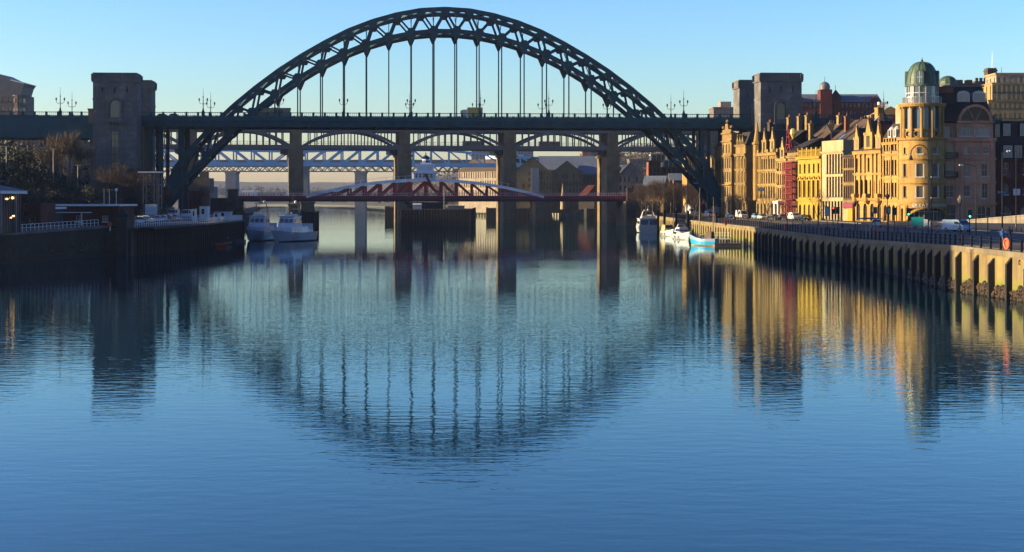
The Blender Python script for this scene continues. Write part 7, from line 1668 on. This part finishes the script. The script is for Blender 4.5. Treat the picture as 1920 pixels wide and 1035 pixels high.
def tree(nm, lab, meshes, x, y, z, sc=1, rz=0, grp=None, cat='tree', sxy=None):
    t = thing(nm, lab, cat, (x, y, z), rz, grp); t.scale = (sxy or sc, sxy or sc, sc); link('trunk', meshes[0], t); link('crown', meshes[1], t); return t
BT = [make_bare(s, 10) for s in (11, 12, 13)]; BG = make_bare(21, 14, .6, 1.3, 'twiggold', 16, .16); UP = [make_bare(31+s, 10, .55, .9, 'twig', 6, .12, 2) for s in range(2)]
LEAF = [make_leafy(s, 10, mat='ever') for s in (41, 42, 43)]; SH = [make_leafy(51, 6, .6, 1800), make_leafy(52, 6, .6, 1800)]
x, y = xat(126, 430), 430; tree('golden_bare_tree', 'tall bare tree with golden twigs lit by the sun, left of the left bridge tower', BG, x, y, GL(x, y)-.5, (zat(248,430)-GL(x,y))/14.6)
# dense planting on the left bank
EV = [(18,330,290,'at the left edge behind the pavilion'),(45,300,360,'second from the left edge under the deck'),(72,318,420,'behind the low brick store'),(92,345,380,'left of the golden bare tree'),(30,275,470,'high up near the left edge'),(60,265,520,'high up under the approach deck'),(150,330,400,'right of the golden bare tree'),(100,330,470,'behind the golden bare tree'),(172,345,380,'at the left foot of the bridge tower'),(5,345,330,'lowest at the left edge')]
for i, (u, vt, Y, lab) in enumerate(EV):
    x = xat(u, Y); zg = GL(x, Y); H = max(5, zat(vt, Y)-zg); tree('evergreen_tree', 'dark dense tree on the shaded left bank, '+lab, LEAF[i % 3], x, Y, zg-.5, H/10, i*1.3, 'dark trees on the left bank', sxy=max(H/10, .9)*1.1)
for i, (u, vt, Y, lab) in enumerate([(210,300,440,'tallest, before the near left tower'),(240,305,430,'right of the tower front'),(226,335,425,'lower, before the tower foot'),(262,318,425,'behind the steel frame tower'),(190,340,410,'left of the flagpoles'),(288,335,440,'beside the arch foot'),(250,352,432,'lowest behind the parked cars'),(305,350,430,'at the arch springing')]):
    x = xat(u, Y); zg = GL(x, Y); H = zat(vt, Y)-zg; tree('bare_tree', 'dark bare winter tree at the left bridge tower, '+lab, BT[i % 3], x, Y, zg-.3, H/10.5, i*2.1, 'bare trees before the left bridge tower', sxy=max(H/10.5,.8)*.95)
for i, (u, Y, lab) in enumerate([(20,330,'at the left edge'),(55,345,'behind the brick store'),(110,350,'behind the low office'),(140,352,'behind the low office middle'),(170,356,'behind the low office right end'),(196,420,'before the tower'),(236,428,'between tower and car park'),(262,432,'behind the steel frame tower'),(290,440,'by the arch foot')]):
    x = xat(u, Y); tree('shrub', 'low dark shrub on the shaded left bank '+lab, SH[i % 2], x, Y, GL(x, Y)-.3, .9+.3*(i % 3), i, 'dark shrubs on the left bank', 'shrub', 1.3)
# a tree on the wharf corner
x, y = xat(447, 430), 432; tree('bare_tree', 'dark tangled bush at the end of the wharf above the patrol boats', SH[0], x-1.5, y, 5, .8, 1, 'bare trees before the left bridge tower')
# bare trees right of the swing bridge and along the quay
BR = [(1212,352,600),(1224,348,590),(1236,356,575),(1246,350,600),(1258,358,570),(1268,352,590),(1280,358,580),(1298,352,590),(1312,360,560),(1326,356,545),(1338,366,520),(1348,358,515),(1204,362,620),(1302,366,545)]
for i, (u, vt, Y) in enumerate(BR):
    x = xat(u, Y); zg = GR(x, Y); H = zat(vt, Y)-zg+2.2; od = ['first','second','third','fourth','fifth','sixth','seventh','eighth','ninth','tenth','eleventh','twelfth','thirteenth','fourteenth'][sorted(range(len(BR)), key=lambda j: BR[j][0]).index(i)]
    tree('bare_tree', f'brown bare tree, {od} counting right from the swing bridge end', BT[i % 3], x, Y, zg-.2, H/10, i*1.7, 'brown bare trees between the swing bridge and the arch foot', sxy=H/10*1.15)
for i, (u, vb, vt, lab) in enumerate([(1402,412,355,'before the dark side wall'),(1440,414,352,'before the gothic block'),(1476,417,368,'before the red scaffolding'),(1534,420,352,'before the yellow house, widest'),(1384,411,360,'before the ornate block')]):
    x, y, z = rd(u, vb+4); H = zat(vt, y)-z; tree('street_tree', 'small upright bare street tree '+lab, UP[i % 2], x, y, z, H/9.5, i, 'street trees on the quay', sxy=H/12)
# woods on the far hills
def wood(nm, n_, ur, Yr, lab=None, mats='twig', hr=(7, 12)):
    rnd = random.Random(n_); k = MB()
    for i in range(n_):
        Y = Yr[0]+rnd.random()*(Yr[1]-Yr[0]); u = ur[0]+rnd.random()*(ur[1]-ur[0]); x = xat(u, Y); g = GR if x > (XR(Y)+XL(Y))/2 else GL
        if XL(Y)-6 < x < XR(Y)+6: continue
        z = g(x, Y); h = hr[0]+rnd.random()*(hr[1]-hr[0])
        for j in range(26):
            a = rnd.random()*2*pi; q = rnd.random(); c = Vector((x+h*.32*cos(a)*q, Y+h*.32*sin(a)*q, z+h*(.25+.6*rnd.random()))); s = h*.12*(.5+rnd.random()); e = Vector((rnd.gauss(0,1),rnd.gauss(0,1),1)).normalized()*s*1.5; f_ = Vector((rnd.gauss(0,1),rnd.gauss(0,1),0)).normalized()*s*.35
            m_ = len(k.v); k.v += [tuple(c-f_), tuple(c+f_), tuple(c+e)]; k.f.append((m_,m_+1,m_+2)); k.m.append(0)
    o = k.build(nm, M[mats]); tag(o, kind='stuff'); return o
wood('wooded_hillside', 900, (820, 1260), (1050, 1500)); wood('wooded_hillside', 420, (560, 860), (1550, 2100), hr=(9,15)); wood('wooded_hillside', 300, (1195, 1345), (700, 860), hr=(6,10)); wood('wooded_hillside', 500, (300, 900), (2250, 2900), hr=(9,15)); wood('wooded_hillside', 260, (0, 170), (520, 640), hr=(6,10), mats='ever')
# ---------------------------------------------------------------- people
def body_mesh(pose, seed):
    # joints for a 1.75 m figure facing -y
    st = {'walk': .22, 'stand': .05}[pose]
    V = [(0,0,.95),(0,-.01,1.15),(0,0,1.38),(0,0,1.50),(0,-.015,1.62),(0,-.01,1.72),
         (-.1,0,.90),(-.11,-st,.50),(-.11,-st*.7+.06,.08),(-.11,-st*.7-.10,.04),
         (.1,0,.90),(.11,st*.6,.52),(.11,st*1.3,.12),(.11,st*1.3-.14,.05),
         (-.19,0,1.36),(-.26,.04+st*.3,1.10),(-.25,-.08+st*.3,.86),
         (.19,0,1.36),(.26,.04-st*.5,1.10),(.25,-.10-st*.6,.90)]
    E = [(0,1),(1,2),(2,3),(3,4),(4,5),(0,6),(6,7),(7,8),(8,9),(0,10),(10,11),(11,12),(12,13),(2,14),(14,15),(15,16),(2,17),(17,18),(18,19)]
    rad = [.15,.15,.16,.06,.10,.07,.10,.075,.05,.04,.10,.075,.05,.04,.075,.055,.04,.075,.055,.04]
    me = bpy.data.meshes.new('figure'); me.from_pydata(V, E, []); o = bpy.data.objects.new('figure', me); COL.objects.link(o)
    md = o.modifiers.new('skin', 'SKIN')
    for i, r in enumerate(rad): me.skin_vertices[0].data[i].radius = (r, r*.85)
    me.skin_vertices[0].data[0].use_root = True; o.modifiers.new('sub', 'SUBSURF').levels = 1
    dg = bpy.context.evaluated_depsgraph_get(); m2_ = bpy.data.meshes.new_from_object(o.evaluated_get(dg)); bpy.data.objects.remove(o); return m2_
BM = {p: body_mesh(p, 0) for p in ('walk', 'stand')}
HM = MB().ball((0,.015,1.68), .115, 8, 0, .9).mesh('hair', M['hair'])
def person(lab, x, y, z, rz, top, bot, pose='walk'):
    me = BM[pose].copy(); me.materials.clear()
    for m_ in (M['skin'], M[top], M[bot], M['hair']): me.materials.append(m_)
    for p in me.polygons:
        c = p.center; p.material_index = 0 if c.z > 1.50 else (2 if c.z < .93 and abs(c.x) < .19 else (0 if c.z < .9 else 1))
        if c.z < .09: p.material_index = 3
        p.use_smooth = True
    t = thing('person', lab, 'person', (x, y, z), rz); link('body', me, t); link('hair', HM, t); return t
PE = [('person in bright blue jacket and pale jeans walking along the quay, far right', 1880, 456, 'jacketblue', 'jeans', 'walk', R(20)),
 ('person in long black coat walking beside the one in bright blue', 1893.5, 452, 'jacketblack', 'trousers', 'walk', R(15)),
 ('person in light blue top by the rear of the white van, yellow house', 1505, 421, 'jacketlight', 'trousers', 'stand', 0),
 ('person in black standing left of the map board group', 1551, 440, 'jacketblack', 'trousers', 'stand', R(40)),
 ('person in dark coat right of the map board group', 1563, 441, 'jacketblack', 'jeans', 'stand', R(-30)),
 ('person in black leaning at the railing opposite the yellow house', 1517, 437, 'jacketblack', 'trousers', 'stand', R(80)),
 ('person waiting at the left side of the bus shelter', 1608, 437, 'jacketblack', 'trousers', 'stand', R(70)),
 ('person in dark red waiting at the right side of the bus shelter', 1634, 438, 'jacketred', 'trousers', 'stand', R(-70)),
 ('person in black before the cafe, leftmost of three', 1684, 443, 'jacketblack', 'trousers', 'walk', R(60)),
 ('person in grey blue before the cafe, middle of three', 1697, 444, 'jeans', 'trousers', 'stand', R(10)),
 ('person in black before the cafe, right of three with pale hood', 1703, 444, 'jacketblack', 'jeans', 'walk', R(-80)),
 ('person in black by the teal lorry', 1729, 447, 'jacketblack', 'trousers', 'walk', R(90)),
 ('person in red jacket near the arch foot trees', 1329, 411, 'jacketred', 'trousers', 'stand', 0),
 ('person in blue by the queue of cars before the gothic block', 1445, 421, 'jeans', 'trousers', 'walk', R(90))]
PE += [('person in black walking by the railing left of the swan neck lamp', 1741, 449, 'jacketblack', 'jeans', 'walk', R(75)),
 ('person in tan coat on the quay right of the teal lorry', 1758, 445, 'jackettan', 'trousers', 'walk', R(-85)),
 ('person in dark red coat left of the bus shelter group', 1592, 438, 'jacketred', 'jeans', 'walk', R(80)),
 ('person in black by the lamp before the cream block', 1579, 436, 'jacketblack', 'jeans', 'stand', R(0)),
 ('person in pale blue walking before the scaffolded building', 1487, 430, 'jacketlight', 'jeans', 'walk', R(85)),
 ('person in black walking before the gothic block', 1425, 423, 'jacketblack', 'trousers', 'walk', R(-85)),
 ('person in tan coat walking before the ornate office block', 1376, 419, 'jackettan', 'jeans', 'walk', R(85))]
for lab, u, v, a, b_, po, rz in PE:
    x, y, z = rd(u, v); person(lab, x, y, z, rz, a, b_, po)
x, y, z = ld(306, 414.5, 5.32); person('person in dark clothes among the parked cars on the left quay', x, y, z, 0, 'jacketblack', 'trousers', 'stand')
# far quay crowd and stalls
k = MB(); rnd = random.Random(9); mats = [M[c] for c in ('jacketblack','jacketred','carwhite','jeans','jackettan','jacketblue')]
for i in range(330):
    Y = 700+rnd.random()*430; x = XR(Y)+1.5+rnd.random()*7; z = ZR(Y); h = 1.55+.25*rnd.random(); m_ = rnd.randrange(6)
    k.frustum(x-.24,Y-.14,z+.75,x+.24,Y+.14,z+h-.25,.08,.02, m_); k.box(x-.16,Y-.1,z,x-.02,Y+.1,z+.76,0); k.box(x+.02,Y-.12,z,x+.16,Y+.08,z+.76,0); k.ball((x,Y,z+h-.1),.13,5,4)
o = k.build('crowd', mats); tag(o, kind='stuff')
for i, Y in enumerate((700,716,732,748,764,850,866,884,902,920,960,980)):
    x = XR(Y)+9; t = thing('market_stall', 'small striped awning market stall, '+['first','second','third','fourth','fifth','sixth','seventh','eighth','ninth','tenth','eleventh','twelfth'][i]+' along the far quay from the swing bridge', 'market stall', (x, Y, ZR(Y)), R(10*i), 'market stalls on the far quay')
    k = MB(); k.frustum(-1.7,-1.5,2.2,1.7,1.5,3.0,.8,.9); k.build('awning', M[['carblue','carwhite','carred','carpaleblue'][i % 4]], t); k = MB()
    for a in (-1.5,1.5):
        for b_ in (-1.3,1.3): k.box(a-.05,b_-.05,0,a+.05,b_+.05,2.3)
    k.build('frame', M['lead'], t); k = MB(); k.box(-1.4,-1.2,.7,1.4,-.4,.9); k.build('counter', M['timberbrown'], t)
# hut and gear on the swing island
t = thing('white_hut', 'small pale blue white hut on the swing bridge island', 'hut', (xat(782,620), 620, 6.3)); k = MB(); k.box(-1.6,0,0,1.6,2,1.9); k.build('wall', M['carpaleblue'], t); k = MB(); k.frustum(-1.8,-.2,1.9,1.8,2.2,2.4,.3,.3); k.build('roof', M['white'], t)
t = thing('grey_hut', 'low grey hut at the right end of the swing bridge island', 'hut', (xat(855,620), 622, 6.3)); k = MB(); k.box(-3,0,0,3,3,1.3); k.build('wall', M['cargrey'], t); k = MB(); k.box(-3.2,-.2,1.3,3.2,3.2,1.5); k.build('roof', M['lead'], t)
t = thing('island_mast', 'thin white mast standing on the swing bridge island', 'mast', (xat(832.5,618), 618, 6.2)); k = MB(); k.cyl((0,0,0),(0,0,zat(357,618)-6.2),.09,.05,5); k.build('pole', M['white'], t)
for u in (453, 549, 560):
    t = thing('swing_lamp', {453:'twin lantern lamp at the left end of the swing bridge railing',549:'twin lantern lamp by the left swing pier',560:'second twin lantern lamp by the left swing pier'}[u], 'lamp post', (xat(u,641), 639.6, 10.6)); k = MB(); k.cyl((0,0,0),(0,0,3.2),.1,.07,6); k.box(-.7,-.05,3.0,.7,.05,3.1); k.build('post', M['iron'], t)
    for s in (-1, 1): k = MB(); k.ball((s*.7,0,3.45),.24,6); k.build('lantern', M['iron'], t)
# red moored vessel glimpsed beside the far wharf
print('OBJECTS', len(COL.objects))
# ---------------------------------------------------------------- air
hz = MB().box(-1700, -150.5, -3, 1700, 4005, 82).build('haze', []); tag(hz, kind='stuff')
m = bpy.data.materials.new('thin_haze'); m.use_nodes = True; n = m.node_tree; n.nodes.clear()
pv = n.nodes.new('ShaderNodeVolumePrincipled'); mo = n.nodes.new('ShaderNodeOutputMaterial'); pv.inputs['Density'].default_value = HAZE; pv.inputs['Color'].default_value = (.62,.76,1,1); pv.inputs['Anisotropy'].default_value = 0.6
n.links.new(pv.outputs[0], mo.inputs['Volume']); hz.data.materials.append(m)
